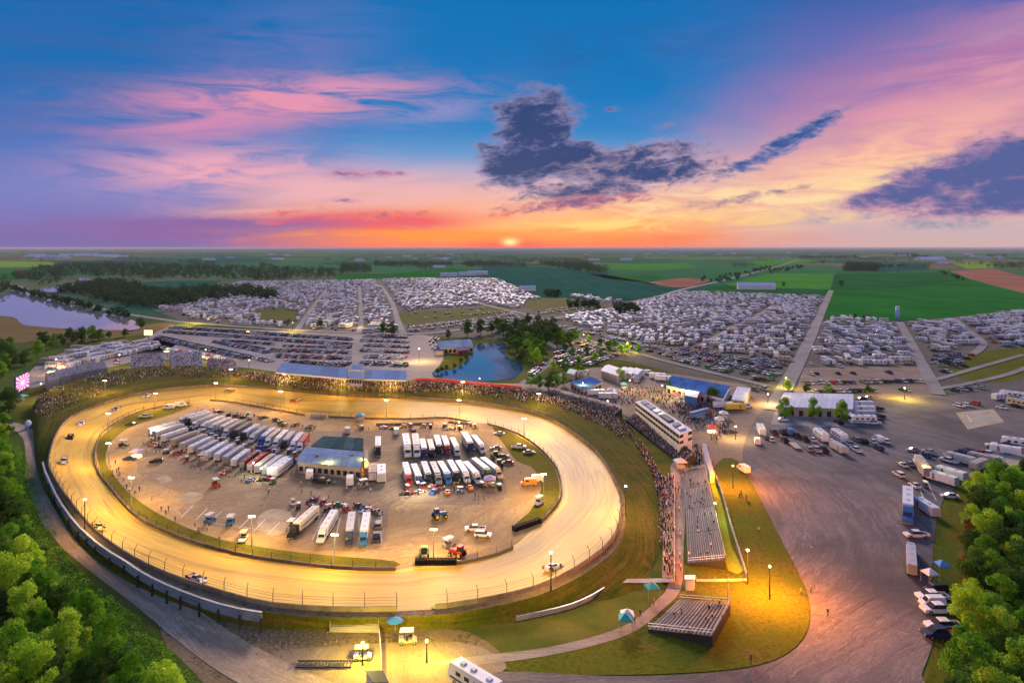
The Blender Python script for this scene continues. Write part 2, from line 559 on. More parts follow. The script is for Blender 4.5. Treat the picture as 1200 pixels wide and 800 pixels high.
PAINT = {
    'white': (0.78, 0.78, 0.78), 'silver': (0.50, 0.51, 0.53), 'grey': (0.22, 0.225, 0.235), 'black': (0.022, 0.022, 0.026),
    'navy': (0.025, 0.045, 0.12), 'blue': (0.04, 0.16, 0.45), 'red': (0.48, 0.03, 0.03), 'maroon': (0.16, 0.03, 0.035),
    'tan': (0.52, 0.43, 0.32), 'green': (0.05, 0.22, 0.06), 'yellow': (0.75, 0.55, 0.06), 'orange': (0.72, 0.25, 0.03), 'cream': (0.72, 0.68, 0.58)}
for k_, c_ in PAINT.items():
    plain('paint_' + k_, c_, 0.5, 0.14, 0.0, 0.08)
plain('glass_dark', (0.02, 0.025, 0.035), 0.12, 0.5, 0.0, 0.05)
plain('rubber', (0.018, 0.018, 0.018), 0.85, 0.1)
plain('rim', (0.45, 0.45, 0.46), 0.35, 0.4, 0.6)
plain('chassis', (0.035, 0.035, 0.038), 0.7, 0.2)
plain('chrome', (0.6, 0.6, 0.62), 0.25, 0.5, 0.9)
plain('lamp_lens', (0.75, 0.75, 0.7), 0.2, 0.5)
plain('tail_lens', (0.35, 0.02, 0.02), 0.25, 0.5)
plain('roof_blue', (0.06, 0.15, 0.38), 0.8, 0.0, 0.0, 0.14, 0.25)
plain('roof_slate', (0.24, 0.33, 0.48), 0.8, 0.0, 0.0, 0.14, 0.25)
plain('roof_green', (0.075, 0.135, 0.135), 0.8, 0.0, 0.0, 0.2, 0.3)
plain('roof_white', (0.72, 0.72, 0.76), 0.8, 0.0, 0.0, 0.10, 0.3)
plain('wall_white', (0.72, 0.71, 0.70), 0.7, 0.2, 0.0, 0.1, 0.4)
plain('wall_tan', (0.50, 0.42, 0.32), 0.8, 0.2, 0.0, 0.14, 0.4)
plain('wall_grey', (0.32, 0.32, 0.34), 0.8, 0.2, 0.0, 0.14, 0.4)
plain('wall_red', (0.40, 0.05, 0.045), 0.7, 0.2, 0.0, 0.14, 0.4)
plain('concrete', (0.42, 0.39, 0.35), 0.85, 0.15, 0.0, 0.2, 0.5)
plain('dirty_concrete', (0.24, 0.19, 0.13), 0.9, 0.1, 0.0, 0.25, 0.6)
plain('post_dark', (0.055, 0.05, 0.045), 0.7, 0.2)
plain('galvanised', (0.42, 0.43, 0.45), 0.45, 0.4, 0.3, 0.15)
plain('seat_alu', (0.46, 0.45, 0.52), 0.6, 0.2, 0.0, 0.15, 0.3)
plain('seat_weathered', (0.19, 0.185, 0.22), 0.7, 0.1, 0.0, 0.25, 0.3)
plain('seat_red', (0.45, 0.04, 0.05), 0.6, 0.3)
plain('board_back', (0.26, 0.31, 0.36), 0.55, 0.3, 0.0, 0.2, 0.3)
plain('board_face', (0.45, 0.42, 0.42), 0.6, 0.3)
plain('tank_blue', (0.27, 0.47, 0.75), 0.45, 0.4, 0.0, 0.12, 0.3)
plain('line_paint', (0.60, 0.56, 0.48), 0.8, 0.1, 0.0, 0.25, 2.0)
plain('pad', (0.47, 0.37, 0.24), 0.9, 0.1, 0.0, 0.2, 0.3)
plain('stone', (0.30, 0.27, 0.24), 0.9, 0.1, 0.0, 0.25, 0.6)
plain('skin', (0.55, 0.34, 0.25), 0.6, 0.3)
plain('hair', (0.05, 0.035, 0.025), 0.8, 0.2)
plain('denim', (0.06, 0.08, 0.14), 0.9, 0.1)
CLOTH = {'white': (0.72, 0.72, 0.72), 'black': (0.03, 0.03, 0.035), 'red': (0.42, 0.04, 0.05), 'blue': (0.06, 0.12, 0.36), 'grey': (0.25, 0.25, 0.27),
         'pink': (0.6, 0.3, 0.34), 'green': (0.08, 0.2, 0.09), 'tan': (0.45, 0.36, 0.26)}
for k_, c_ in CLOTH.items():
    plain('cloth_' + k_, c_, 0.9, 0.1)
plain('canopy_blue', (0.06, 0.26, 0.62), 0.7, 0.2)
plain('canopy_white', (0.78, 0.78, 0.78), 0.7, 0.2)
plain('canopy_red', (0.6, 0.06, 0.06), 0.7, 0.2)
plain('canopy_teal', (0.07, 0.36, 0.38), 0.7, 0.2)
plain('canopy_purple', (0.42, 0.34, 0.60), 0.7, 0.2)
emit('lamp_white', (1.0, 0.93, 0.78), 14)
emit('lamp_warm', (1.0, 0.70, 0.30), 12)
emit('lamp_orange', (1.0, 0.55, 0.12), 12)
emit('lamp_yellow', (1.0, 0.85, 0.25), 12)
emit('lit_stall', (1.0, 0.72, 0.32), 1.6)


def screen_mat():
    m, b = new_mat('led_screen')
    u, v, _ = sepv(uvpos())
    x, y = u - 0.5, v - 0.48
    th = E.op('ARCTAN2', y, x)
    rad = E.op('SQRT', x * x + y * y)
    ray = smooth(E.op('SINE', th * 14.0), -0.25, 0.25)
    c = mixc(ray, (0.62, 0.03, 0.42), (1.0, 0.72, 0.92))
    c = mixc(smooth(rad, 0.22, 0.05), c, (1.0, 0.95, 0.9))
    setin(b, 'Base Color', (0.02, 0.02, 0.02))
    E.nt.links.new(c.s, b.inputs['Emission Color'])
    b.inputs['Emission Strength'].default_value = 1.15


screen_mat()


def M(n):
    return MATS[n]


# ------------------------------------------------------------------ mesh helpers
class MB:
    def __init__(self):
        self.v, self.f, self.m = [], [], []

    def quad(self, a, b, c, d, mi=0):
        n = len(self.v)
        self.v += [tuple(a), tuple(b), tuple(c), tuple(d)]
        self.f.append((n, n + 1, n + 2, n + 3))
        self.m.append(mi)

    def hexa(self, lo, hi, mi=0, mtop=None):
        """lo, hi: equal-length polygons (counter-clockwise from above)"""
        n, k = len(self.v), len(lo)
        self.v += [tuple(p) for p in lo] + [tuple(p) for p in hi]
        for i in range(k):
            j = (i + 1) % k
            self.f.append((n + i, n + j, n + k + j, n + k + i))
            self.m.append(mi)
        self.f.append(tuple(n + k + i for i in range(k)))
        self.m.append(mi if mtop is None else mtop)
        self.f.append(tuple(n + i for i in reversed(range(k))))
        self.m.append(mi)

    def box(self, c, s, rz=0.0, mi=0, tx=1.0, ty=1.0, ox=0.0, mtop=None):
        """box at centre c, size s; top scaled by tx, ty and shifted by ox"""
        cs, sn = cos(rz), sin(rz)
        hx, hy, hz = s[0] / 2, s[1] / 2, s[2] / 2

        def R(x, y, z):
            return (c[0] + x * cs - y * sn, c[1] + x * sn + y * cs, c[2] + z)
        lo = [R(-hx, -hy, -hz), R(hx, -hy, -hz), R(hx, hy, -hz), R(-hx, hy, -hz)]
        hi = [R(-hx * tx + ox, -hy * ty, hz), R(hx * tx + ox, -hy * ty, hz), R(hx * tx + ox, hy * ty, hz), R(-hx * tx + ox, hy * ty, hz)]
        self.hexa(lo, hi, mi, mtop)

    def profile(self, pts, w, mi=0, wtop=None, z0=None, z1=None, ymid=0.0):
        """side profile (x, z) extruded across y; width tapers from w to wtop over z0..z1"""
        n, k = len(self.v), len(pts)

        def W(z):
            if wtop is None:
                return w / 2
            t = min(1, max(0, (z - z0) / (z1 - z0)))
            return (w + (wtop - w) * t) / 2
        self.v += [(x, ymid - W(z), z) for x, z in pts] + [(x, ymid + W(z), z) for x, z in pts]
        for i in range(k):
            j = (i + 1) % k
            self.f.append((n + j, n + i, n + k + i, n + k + j))
            self.m.append(mi)
        self.f.append(tuple(n + i for i in range(k)))
        self.m.append(mi)
        self.f.append(tuple(n + k + i for i in reversed(range(k))))
        self.m.append(mi)

    def cyl(self, a, b, r0, r1=None, seg=8, mi=0, mcap=None):
        r1 = r0 if r1 is None else r1
        a, b = Vector(a), Vector(b)
        d = (b - a).normalized()
        u = d.cross(Vector((0, 0, 1)))
        if u.length < 1e-3:
            u = Vector((1, 0, 0))
        u.normalize()
        w = d.cross(u)
        n = len(self.v)
        for q, r in ((a, r0), (b, r1)):
            for i in range(seg):
                t = 2 * pi * i / seg
                self.v.append(tuple(q + (u * cos(t) + w * sin(t)) * r))
        for i in range(seg):
            j = (i + 1) % seg
            self.f.append((n + i, n + j, n + seg + j, n + seg + i))
            self.m.append(mi)
        mc = mi if mcap is None else mcap
        self.f.append(tuple(n + i for i in reversed(range(seg))))
        self.m.append(mc)
        self.f.append(tuple(n + seg + i for i in range(seg)))
        self.m.append(mc)

    def bar(self, a, b, w, h, mi=0):
        """rectangular bar from a to b, w wide, h high (b may be higher)"""
        a, b = Vector(a), Vector(b)
        d = (b - a)
        s = Vector((-d.y, d.x, 0))
        if s.length < 1e-6:
            s = Vector((1, 0, 0))
        s = s.normalized() * (w / 2)
        up = Vector((0, 0, h))
        lo = [a - s, b - s, b + s, a + s]
        self.hexa(lo, [q + up for q in lo], mi)

    def mesh(self, name, mats, smooth_=False):
        me = bpy.data.meshes.new(name)
        me.from_pydata(self.v, [], self.f)
        for m in mats:
            me.materials.append(M(m))
        if len(mats) > 1:
            me.polygons.foreach_set('material_index', self.m)
        if smooth_:
            me.polygons.foreach_set('use_smooth', [True] * len(me.polygons))
        me.update()
        return me


def link(name, data, parent=None, loc=None):
    o = bpy.data.objects.new(name, data)
    COL.objects.link(o)
    if loc is not None:
        o.location = loc
    if parent is not None:
        o.parent = parent
    return o


def tag(o, label=None, cat=None, group=None, kind=None):
    if label: o['label'] = label
    if cat: o['category'] = cat
    if group: o['group'] = group
    if kind: o['kind'] = kind
    return o


def thing(name, label, cat, loc=(0, 0, 0), rz=0.0, group=None, scale=1.0):
    o = link(name, None, None, loc)
    o.empty_display_size = 0.5
    o.rotation_euler = (0, 0, rz)
    o.scale = (scale, scale, scale)
    return tag(o, label, cat, group)


def part(name, mb, mats, parent, smooth_=False):
    if isinstance(mats, str):
        mats = [mats]
    return link(name, mb.mesh(name, mats, smooth_), parent)


def catmull(pts, n=6, closed=False):
    out, k = [], len(pts)
    rng = range(k if closed else k - 1)
    for i in rng:
        g = (lambda j: pts[j % k]) if closed else (lambda j: pts[min(max(j, 0), k - 1)])
        p0, p1, p2, p3 = g(i - 1), g(i), g(i + 1), g(i + 2)
        for q in range(n):
            t = q / n
            out.append(tuple(0.5 * (2 * b + (c - a) * t + (2 * a - 5 * b + 4 * c - d) * t * t + (3 * b - a - 3 * c + d) * t ** 3)
                             for a, b, c, d in zip(p0, p1, p2, p3)))
    if not closed:
        out.append(tuple(pts[-1]))
    return out


def sheet(name, px, mat, z, smoothn=0, parent=None, label=None):
    """flat ground sheet over a photo-pixel outline lying at height z"""
    pts = [tuple(P(x, y, z)) for x, y in px]
    if smoothn:
        pts = catmull(pts, smoothn, True)
    me = bpy.data.meshes.new(name)
    me.from_pydata(pts, [], [tuple(range(len(pts)))])
    me.materials.append(M(mat))
    bm = bmesh.new()
    bm.from_mesh(me)
    bmesh.ops.recalc_face_normals(bm, faces=bm.faces)
    if bm.faces[:] and bm.faces[0].normal.z < 0 if bm.faces.ensure_lookup_table() is None else False:
        bmesh.ops.reverse_faces(bm, faces=bm.faces)
    bmesh.ops.triangulate(bm, faces=bm.faces)
    bm.to_mesh(me)
    bm.free()
    o = link(name, me, parent)
    if parent is None:
        tag(o, label, None, None, 'structure')
    return o


def strip(name, px, width, mat, z, n=6, kind='structure', world=False):
    """road of constant width along a pixel polyline"""
    pts = [Vector(p) if world else P(p[0], p[1], z) for p in px]
    pts = [Vector(p) for p in catmull([tuple(p) for p in pts], n)]
    v, f = [], []
    w = width if isinstance(width, (list, tuple)) else (width, width)
    for i, p in enumerate(pts):
        d = pts[min(i + 1, len(pts) - 1)] - pts[max(i - 1, 0)]
        s = Vector((d.y, -d.x, 0)).normalized() * ((w[0] + (w[1] - w[0]) * i / (len(pts) - 1)) / 2)
        v += [tuple(p - s), tuple(p + s)]
    for i in range(len(pts) - 1):
        f.append((2 * i, 2 * i + 1, 2 * i + 3, 2 * i + 2))
    me = bpy.data.meshes.new(name)
    me.from_pydata(v, [], f)
    me.materials.append(M(mat))
    run, acc = [0.0], 0.0
    for a, b in zip(pts[:-1], pts[1:]):
        acc += (b - a).length
        run.append(acc)
    lay = me.uv_layers.new(name='UVMap')
    uv = []
    for i in range(len(pts) - 1):
        uv += [run[i], 0, run[i], w[0], run[i + 1], w[0], run[i + 1], 0]
    lay.data.foreach_set('uv', uv)
    o = link(name, me)
    return tag(o, kind=kind)


def lerp(a, b, t):
    return a + (b - a) * t

# ================================================================== THE SETTING
S = 90000.0
gm = MB()
gm.quad((-S, -2000, 0), (S, -2000, 0), (S, S, 0), (-S, S, 0))
tag(link('ground', gm.mesh('ground', ['farmland'])), kind='structure')

# crop fields, each a sheet; farther sheets lie a little higher so that they never fight
for nm, mt, z, px in [
    ('field', 'crop_green', 0.30, [(974, 340.5), (1055, 338.5), (1137, 328), (1200, 344), (1260, 356), (1260, 358), (1200, 363.5), (1120, 371), (1060, 376), (968, 372)]),
    ('field', 'crop_dark', 0.30, [(979, 320.5), (1060, 320), (1113, 318), (1136, 327.5), (1055, 338), (974.5, 340)]),
    ('field', 'crop_bright', 0.30, [(850, 333), (903, 320.5), (978, 320.5), (973, 339), (870, 336.5)]),
    ('field', 'crop_dark', 0.30, [(815, 341), (850, 334), (872, 337.2), (973.5, 340), (970, 347), (830, 342.5)]),
    ('field', 'ploughed', 0.30, [(1113, 317.5), (1163, 314.8), (1200, 324), (1260, 336), (1260, 355), (1200, 343), (1137, 327)]),
    ('field', 'crop_yellow', 0.30, [(1108, 306), (1167, 307.5), (1180, 312), (1163, 313.8), (1135, 315.5)]),
    ('field', 'crop_teal', 0.30, [(567, 312), (640, 313), (700, 320), (760, 331), (797, 340), (735, 352), (700, 350), (622, 341), (560, 321)]),
    ('field', 'crop_green', 0.30, [(690, 321.5), (760, 322.2), (780, 325), (752, 330.5), (712, 326.5)]),
    ('field', 'ploughed', 0.30, [(752, 331.5), (800, 325.5), (835, 328), (810, 336), (790, 336.5)]),
    ('field', 'crop_bright', 0.30, [(712, 310), (800, 308), (820, 312), (770, 317), (716, 315)]),
    ('field', 'crop_green', 0.30, [(395, 321.5), (470, 320), (530, 313.5), (548, 318), (540, 323), (465, 326), (395, 328)]),
    ('field', 'crop_yellow', 0.30, [(-60, 305), (0, 305.5), (60, 307), (70, 310.5), (40, 313), (-60, 314)]),
    ('field', 'crop_green', 0.30, [(-60, 319), (0, 319.5), (30, 319), (42, 326), (0, 328), (-60, 330)]),
    ('field', 'crop_teal', 0.30, [(160, 332), (200, 329), (262, 328.5), (238, 337), (195, 341), (166, 341)]),
    ('field', 'crop_teal', 0.30, [(130, 302), (210, 303), (290, 301), (330, 306), (230, 309), (150, 308)]),
    ('field', 'crop_bright', 0.30, [(870, 307), (930, 303), (960, 306), (900, 312)]),
    ('field', 'crop_teal', 0.30, [(1000, 310), (1040, 307), (1085, 309), (1090, 316), (1030, 318), (985, 317)]),
]:
    sheet(nm, px, mt, z)

# lakes
sheet('lake', [(-70, 338), (0, 345), (15, 340), (40, 345), (75, 355), (112, 365), (150, 373), (162, 380), (160, 386), (125, 386.5), (87, 385.5),
               (50, 383), (27, 380), (17, 372), (0, 370), (-70, 366)], 'lake_water', 0.12, 4)
sheet('lake_shore', [(-70, 366), (0, 369), (17, 371), (27, 379), (50, 382), (87, 384.6), (125, 385.5), (160, 385), (175, 380), (205, 377), (190, 386),
                     (150, 394), (95, 400), (40, 402), (-70, 402)], 'shore', 0.06, 3)
sheet('creek', [(45, 339.5), (65, 342), (87, 335), (107, 328), (106, 325.5), (94, 325), (90, 331), (60, 336)], 'lake_water', 0.12, 3)
POND = [(507, 437), (513, 435), (535, 431), (547, 421), (555, 409), (560, 403), (580, 401.5), (592, 402), (594, 408), (593, 417), (604, 423), (613, 428),
        (611, 436), (600, 443), (577, 446), (560, 447), (547, 447), (518, 443.5)]
sheet('pond', POND, 'pond_water', 0.14, 4)
sheet('pond_bank', [(592, 400), (620, 405), (640, 415), (648, 428), (628, 446), (600, 448), (606, 441), (612, 434), (612, 428), (603, 422), (592, 416)], 'grass', 0.10, 3)

# camp ground, lots
sheet('camp_field', [(178, 362), (227, 350), (280, 330), (400, 327), (470, 324.5), (583, 326), (634, 349), (690, 351), (735, 353), (800, 341), (970, 347),
                     (960, 378), (1062, 376), (1120, 372), (1200, 363), (1270, 357), (1270, 440), (1200, 458), (1100, 462), (905, 468), (860, 455), (740, 424), (640, 408), (600, 398),
                     (480, 393), (350, 388), (220, 379)], 'camp_ground', 0.02)
sheet('camp_green', [(470, 365), (520, 363), (590, 358), (600, 366), (560, 372), (500, 378), (474, 380)], 'grass', 0.05, 3)
sheet('camp_green', [(300, 364), (330, 361), (350, 366), (345, 377), (310, 376)], 'grass', 0.05, 3)
sheet('camp_green', [(612, 352), (660, 349), (708, 355), (700, 362), (650, 369), (625, 364)], 'grass', 0.05, 3)
sheet('camp_green', [(1105, 420), (1150, 412), (1200, 408), (1215, 430), (1180, 447), (1120, 442)], 'grass', 0.05, 3)
sheet('car_park', [(198, 381), (345, 388.5), (478, 393), (500, 410), (500, 436), (470, 446), (330, 436), (240, 425), (160, 418), (150, 406)], 'gravel', 0.05)
sheet('car_park', [(940, 431), (1085, 428), (1105, 466), (930, 471)], 'dirt_lot', 0.05)
sheet('shore_road', [(478, 394), (505, 394), (520, 420), (506, 437), (516, 445), (545, 449), (612, 449), (640, 451), (640, 458), (560, 458), (490, 450), (470, 446), (488, 430)], 'path', 0.08, 2)
sheet('coach_park', [(38, 430), (90, 408), (150, 400), (205, 398), (190, 414), (120, 432), (60, 447), (35, 455)], 'gravel', 0.05, 2)
sheet('midway', [(632, 446), (660, 436), (700, 430), (740, 432), (790, 438), (870, 450), (905, 466), (905, 500), (870, 540), (840, 560), (805, 545), (760, 500), (700, 470), (640, 462)], 'dirt_lot', 0.06)
sheet('asphalt_lot', [(905, 477), (1000, 470), (1105, 464), (1200, 452), (1270, 445), (1270, 520), (1200, 534), (1155, 548), (1112, 578), (1097, 612), (1092, 690), (1096, 740), (1080, 790),
                      (1060, 850), (600, 850), (575, 800), (590, 786), (700, 791), (800, 790), (890, 780), (935, 757), (950, 726), (945, 690), (925, 650), (905, 612), (885, 572), (870, 540), (878, 505)],
      'lot_asphalt', 0.10, 3)
sheet('shed_apron', [(903, 497), (912, 472), (1004, 472), (1004, 499), (960, 500)], 'gravel', 0.13)
sheet('lawn', [(838, 545), (866, 540), (885, 574), (905, 614), (925, 652), (944, 692), (949, 726), (934, 756), (890, 778), (800, 788), (690, 790), (600, 786), (585, 776), (640, 767), (705, 752), (745, 736),
               (775, 712), (797, 690), (806, 664)], 'grass', 0.08, 3)
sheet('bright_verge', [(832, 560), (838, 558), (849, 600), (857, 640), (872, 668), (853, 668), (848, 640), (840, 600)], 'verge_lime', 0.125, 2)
sheet('walkway', [(786, 545), (804, 545), (803, 600), (801, 650), (798, 690), (776, 714), (746, 738), (706, 753), (640, 768), (560, 778), (500, 776), (560, 768), (640, 758), (700, 744), (740, 728),
                  (768, 704), (783, 684), (786, 640)], 'path', 0.12, 3)
sheet('dirt_yard', [(180, 700), (215, 716), (260, 728), (310, 736), (370, 738), (450, 736), (520, 735), (560, 745), (590, 770), (575, 800), (610, 850), (240, 850), (215, 800), (190, 745)], 'rough_dirt', 0.05, 3)
sheet('dirt_yard', [(300, 772), (400, 756), (540, 752), (592, 776), (585, 795), (600, 850), (330, 850)], 'dirt_lot', 0.095, 3)
strip('service_road', [(-30, 490), (15, 498), (36, 510), (42, 530), (45, 560), (62, 600), (92, 636), (140, 672), (180, 700), (230, 738), (285, 775), (360, 812), (440, 850)], (5.0, 8.5), 'service_road', 0.11)

# roads
for px, w, z in [
    ([(-40, 322), (15, 333.5), (45, 342.5), (75, 350.5), (112, 360), (150, 368), (190, 374), (222, 378), (345, 386.5), (478, 391), (530, 387), (580, 381), (640, 374), (712, 362), (760, 351), (800, 339), (850, 328), (900, 315), (925, 308), (945, 301)], 9.0, 0.35),
    ([(640, 374), (612, 367), (580, 360), (545, 350), (520, 342)], 6.0, 0.33),
    ([(473, 391), (466, 375), (458, 352), (446, 334)], 6.0, 0.33),
    ([(421, 390), (423, 375), (422, 350), (421, 335)], 5.0, 0.33),
    ([(347, 388), (356, 375), (368, 358), (384, 338)], 5.0, 0.33),
    ([(974, 340), (966, 358), (952, 390), (938, 420), (922, 450), (905, 480)], 8.0, 0.36),
    ([(670, 378), (760, 379), (860, 379), (962, 379), (1062, 377), (1120, 372), (1200, 363), (1270, 356)], 4.5, 0.31),
    ([(1054, 377), (1064, 395), (1080, 425), (1100, 462)], 6.5, 0.34),
    ([(1118, 373), (1135, 387), (1152, 402), (1140, 415)], 5.5, 0.34),
    ([(820, 405), (850, 388), (890, 368), (905, 358)], 4.5, 0.33),
    ([(636, 381), (680, 396), (740, 412), (800, 428), (900, 452)], 4.5, 0.33),
    ([(1100, 455), (1140, 448), (1185, 437), (1215, 425)], 4.0, 0.33),
    ([(1095, 445), (1140, 432), (1200, 415)], 4.0, 0.33),
    ([(612, 449), (628, 438), (645, 424), (655, 412), (640, 400)], 4.0, 0.15),
]:
    strip('road', px, w, 'road', z)

# ------------------------------------------------------------------ race track
OUT = [  # track edge px, bank edge px, bank edge height
    (57, 540, 42, 538, 0.3), (67, 508, 40, 486, 2.5), (83, 490, 42, 470, 4), (107, 479, 62, 455, 5), (133, 470, 100, 441.5, 5.5), (167, 461, 150, 431.5, 6),
    (200, 456, 198, 428.5, 6), (250, 452.5, 250, 431, 6), (300, 454, 298, 436, 6), (330, 457, 328, 440, 7), (380, 462, 380, 443, 8), (430, 464.5, 430, 445, 8),
    (476, 466.5, 476, 446, 8), (520, 469, 520, 447.5, 6.5), (565, 473, 565, 452, 6), (610, 481, 612, 456.5, 5.5), (640, 490, 652, 466, 5), (668, 506, 692, 479, 4),
    (700, 532, 730, 493, 2), (720, 566, 764, 536, 0.5), (728, 593, 778, 575, 0.2), (720, 630, 778, 630, 0.1), (693, 656, 740, 690, 0.1),
    (655, 679, 672, 705, 0.1), (612, 695, 624, 722, 0.1), (550, 708, 556, 731, 0.1), (510, 713, 512, 735, 0.1), (465, 715.5, 465, 736, 0.1), (400, 716, 397, 738, 0.1), (345, 713, 335, 735, 0.1),
    (300, 707, 286, 730, 0.1), (240, 690, 222, 712, 0.1), (187, 671, 168, 690, 0.1), (147, 650, 127, 667, 0.1), (110, 622, 90, 634, 0.1), (80, 586, 63, 594, 0.1), (63, 560, 48, 565, 0.1)]
ZO = 2.6
NSEG = 5
edge_o = [Vector(p) for p in catmull([tuple(P(a, b, ZO)) for a, b, c, d, e in OUT], NSEG, True)]
edge_b = [Vector(p) for p in catmull([tuple(P(c, d, e)) for a, b, c, d, e in OUT], NSEG, True)]
INN = [(170, 480), (222, 472.5), (248, 469), (273, 471), (307, 477), (357, 486), (385, 488.5), (430, 490.5), (480, 491), (520, 489.5), (550, 494), (575, 497), (607, 508), (632, 525), (650, 545), (657, 565),
       (657, 585), (640, 607), (620, 624), (600, 640), (560, 654), (533, 660), (487, 663), (465, 667), (400, 666), (333, 658), (283, 650), (240, 639), (200, 625), (157, 603), (127, 569), (117, 556),
       (111, 540), (112, 525), (120, 507), (133, 497), (150, 488)]
inner_raw = [Vector(p) for p in catmull([tuple(P(a, b, 0.15)) for a, b in INN], 6, True)]
CEN = Vector((-58, 232, 0))


def ray_to_loop(c, d, loop):
    best = None
    for i in range(len(loop)):
        a, b = loop[i], loop[(i + 1) % len(loop)]
        ex, ey = b.x - a.x, b.y - a.y
        den = d.x * ey - d.y * ex
        if abs(den) < 1e-9:
            continue
        t = ((a.x - c.x) * ey - (a.y - c.y) * ex) / den
        s = ((a.x - c.x) * d.y - (a.y - c.y) * d.x) / den
        if 0 <= s <= 1 and t > 0 and (best is None or t < best):
            best = t
    return best


NT = len(edge_o)
edge_i = []
for p in edge_o:
    d = Vector((p.x - CEN.x, p.y - CEN.y, 0))
    t = ray_to_loop(CEN, d, inner_raw)
    edge_i.append(Vector((CEN.x + d.x * t, CEN.y + d.y * t, 0.15)))
along = [0.0]
for i in range(NT):
    along.append(along[-1] + (edge_o[(i + 1) % NT] - edge_o[i]).length)


def ring(name, rows, mat, uvscale=True):
    """closed ring mesh from rows of points (inner row first)"""
    v, f, uv = [], [], []
    k = len(rows)
    for r in rows:
        v += [tuple(p) for p in r]
    cum = [[0.0] * NT]
    for a in range(1, k):
        cum.append([cum[-1][i] + (rows[a][i] - rows[a - 1][i]).length for i in range(NT)])
    for a in range(k - 1):
        for i in range(NT):
            j = (i + 1) % NT
            f.append((a * NT + i, (a + 1) * NT + i, (a + 1) * NT + j, a * NT + j))
            for (q, ii, l) in ((a, i, along[i]), (a + 1, i, along[i]), (a + 1, j, along[i + 1]), (a, j, along[i + 1])):
                uv.append((l, cum[q][ii]))
    me = bpy.data.meshes.new(name)
    me.from_pydata(v, [], f)
    me.materials.append(M(mat))
    lay = me.uv_layers.new(name='UVMap')
    lay.data.foreach_set('uv', [c for q in uv for c in q])
    me.polygons.foreach_set('use_smooth', [True] * len(me.polygons))
    me.update()
    if me.polygons[0].normal.z < 0:
        me.flip_normals()
    return tag(link(name, me), kind='structure')


def zc(p, z):
    return Vector((p.x, p.y, z))


rows = []
for t in (0, 0.15, 0.3, 0.5, 0.7, 0.85, 1.0):
    r = []
    for a, b in zip(edge_i, edge_o):
        p = lerp(a, b, t)
        p.z = 0.15 + (ZO - 0.15) * (t ** 1.5)
        r.append(p)
    rows.append(r)
ring('race_track', rows, 'track_clay')

apron = []
for o, b in zip(edge_o, edge_b):
    d = zc(b - o, 0).normalized()
    apron.append(Vector((o.x + d.x * 2.2, o.y + d.y * 2.2, ZO + 0.02)))
ring('track_apron', [[p - Vector((0, 0, 0.02)) for p in edge_o], apron], 'rough_dirt')
skirt = [b + zc(b - o, 0).normalized() * (1.5 + b.z * 0.8) - Vector((0, 0, b.z + 0.2)) for o, b in zip(edge_o, edge_b)]
mid1 = [lerp(a, b, 0.35) for a, b in zip(apron, edge_b)]
mid2 = [lerp(a, b, 0.7) for a, b in zip(apron, edge_b)]
ring('grass_bank', [apron, mid1, mid2, edge_b, skirt], 'grass_bank')


def bank_pt(i, s):
    """point on the bank at (fractional) ring index i, 0 = apron, 1 = top"""
    i0 = int(math.floor(i)) % NT
    i1 = (i0 + 1) % NT
    t = i - math.floor(i)
    return lerp(lerp(apron[i0], apron[i1], t), lerp(edge_b[i0], edge_b[i1], t), s)


def ring_i(k):
    return k * NSEG      # ring index of control point k


# infield floor
me = bpy.data.meshes.new('infield')
me.from_pydata([tuple(zc(p, 0.14)) for p in edge_i], [], [tuple(range(NT))])
me.materials.append(M('infield_dirt'))
bm = bmesh.new(); bm.from_mesh(me)
bmesh.ops.triangulate(bm, faces=bm.faces)
for f_ in bm.faces:
    if f_.normal.z < 0: f_.normal_flip()
bm.to_mesh(me); bm.free()
tag(link('infield', me), kind='structure')
ZI = 0.15
sheet('infield_paving', [(170, 520), (186, 503), (236, 480), (300, 486), (372, 505), (470, 503), (545, 500), (560, 505), (586, 548), (594, 575), (575, 590), (500, 590), (466, 588), (455, 600), (449, 640), (400, 645), (340, 640),
                         (330, 612), (300, 595), (240, 585), (200, 573), (160, 553)], 'infield_asphalt', 0.165, 2)
sheet('infield_paving', [(208, 598), (232, 578), (300, 590), (322, 607), (300, 626), (250, 616)], 'infield_asphalt', 0.17, 1)
for px in [
    [(113, 525), (121, 509), (134, 498), (152, 488), (172, 481), (220, 474), (222, 477), (195, 487), (160, 497), (140, 508), (127, 522), (124, 540), (134, 557), (152, 578), (180, 598), (215, 616), (260, 632), (310, 641),
     (360, 648), (420, 653), (462, 657), (464, 664), (400, 664), (333, 656), (284, 648), (241, 637), (202, 623), (159, 601), (129, 567), (119, 555)],
    [(577, 500), (606, 510), (630, 526), (648, 546), (655, 566), (654, 584), (638, 606), (606, 621), (603, 614), (620, 600), (632, 580), (634, 562), (622, 546), (606, 540), (592, 522)],
]:
    sheet('infield_verge', px, 'verge_grass', 0.19, 2)
sheet('infield_sand', [(182, 560), (196, 556), (203, 562), (190, 568)], 'pad', 0.185)
sheet('infield_sand', [(205, 585), (222, 576), (240, 580), (225, 590)], 'pad', 0.185, 2)
sheet('infield_sand', [(302, 606), (318, 596), (340, 600), (342, 618), (318, 628), (304, 620)], 'pad', 0.185, 3)

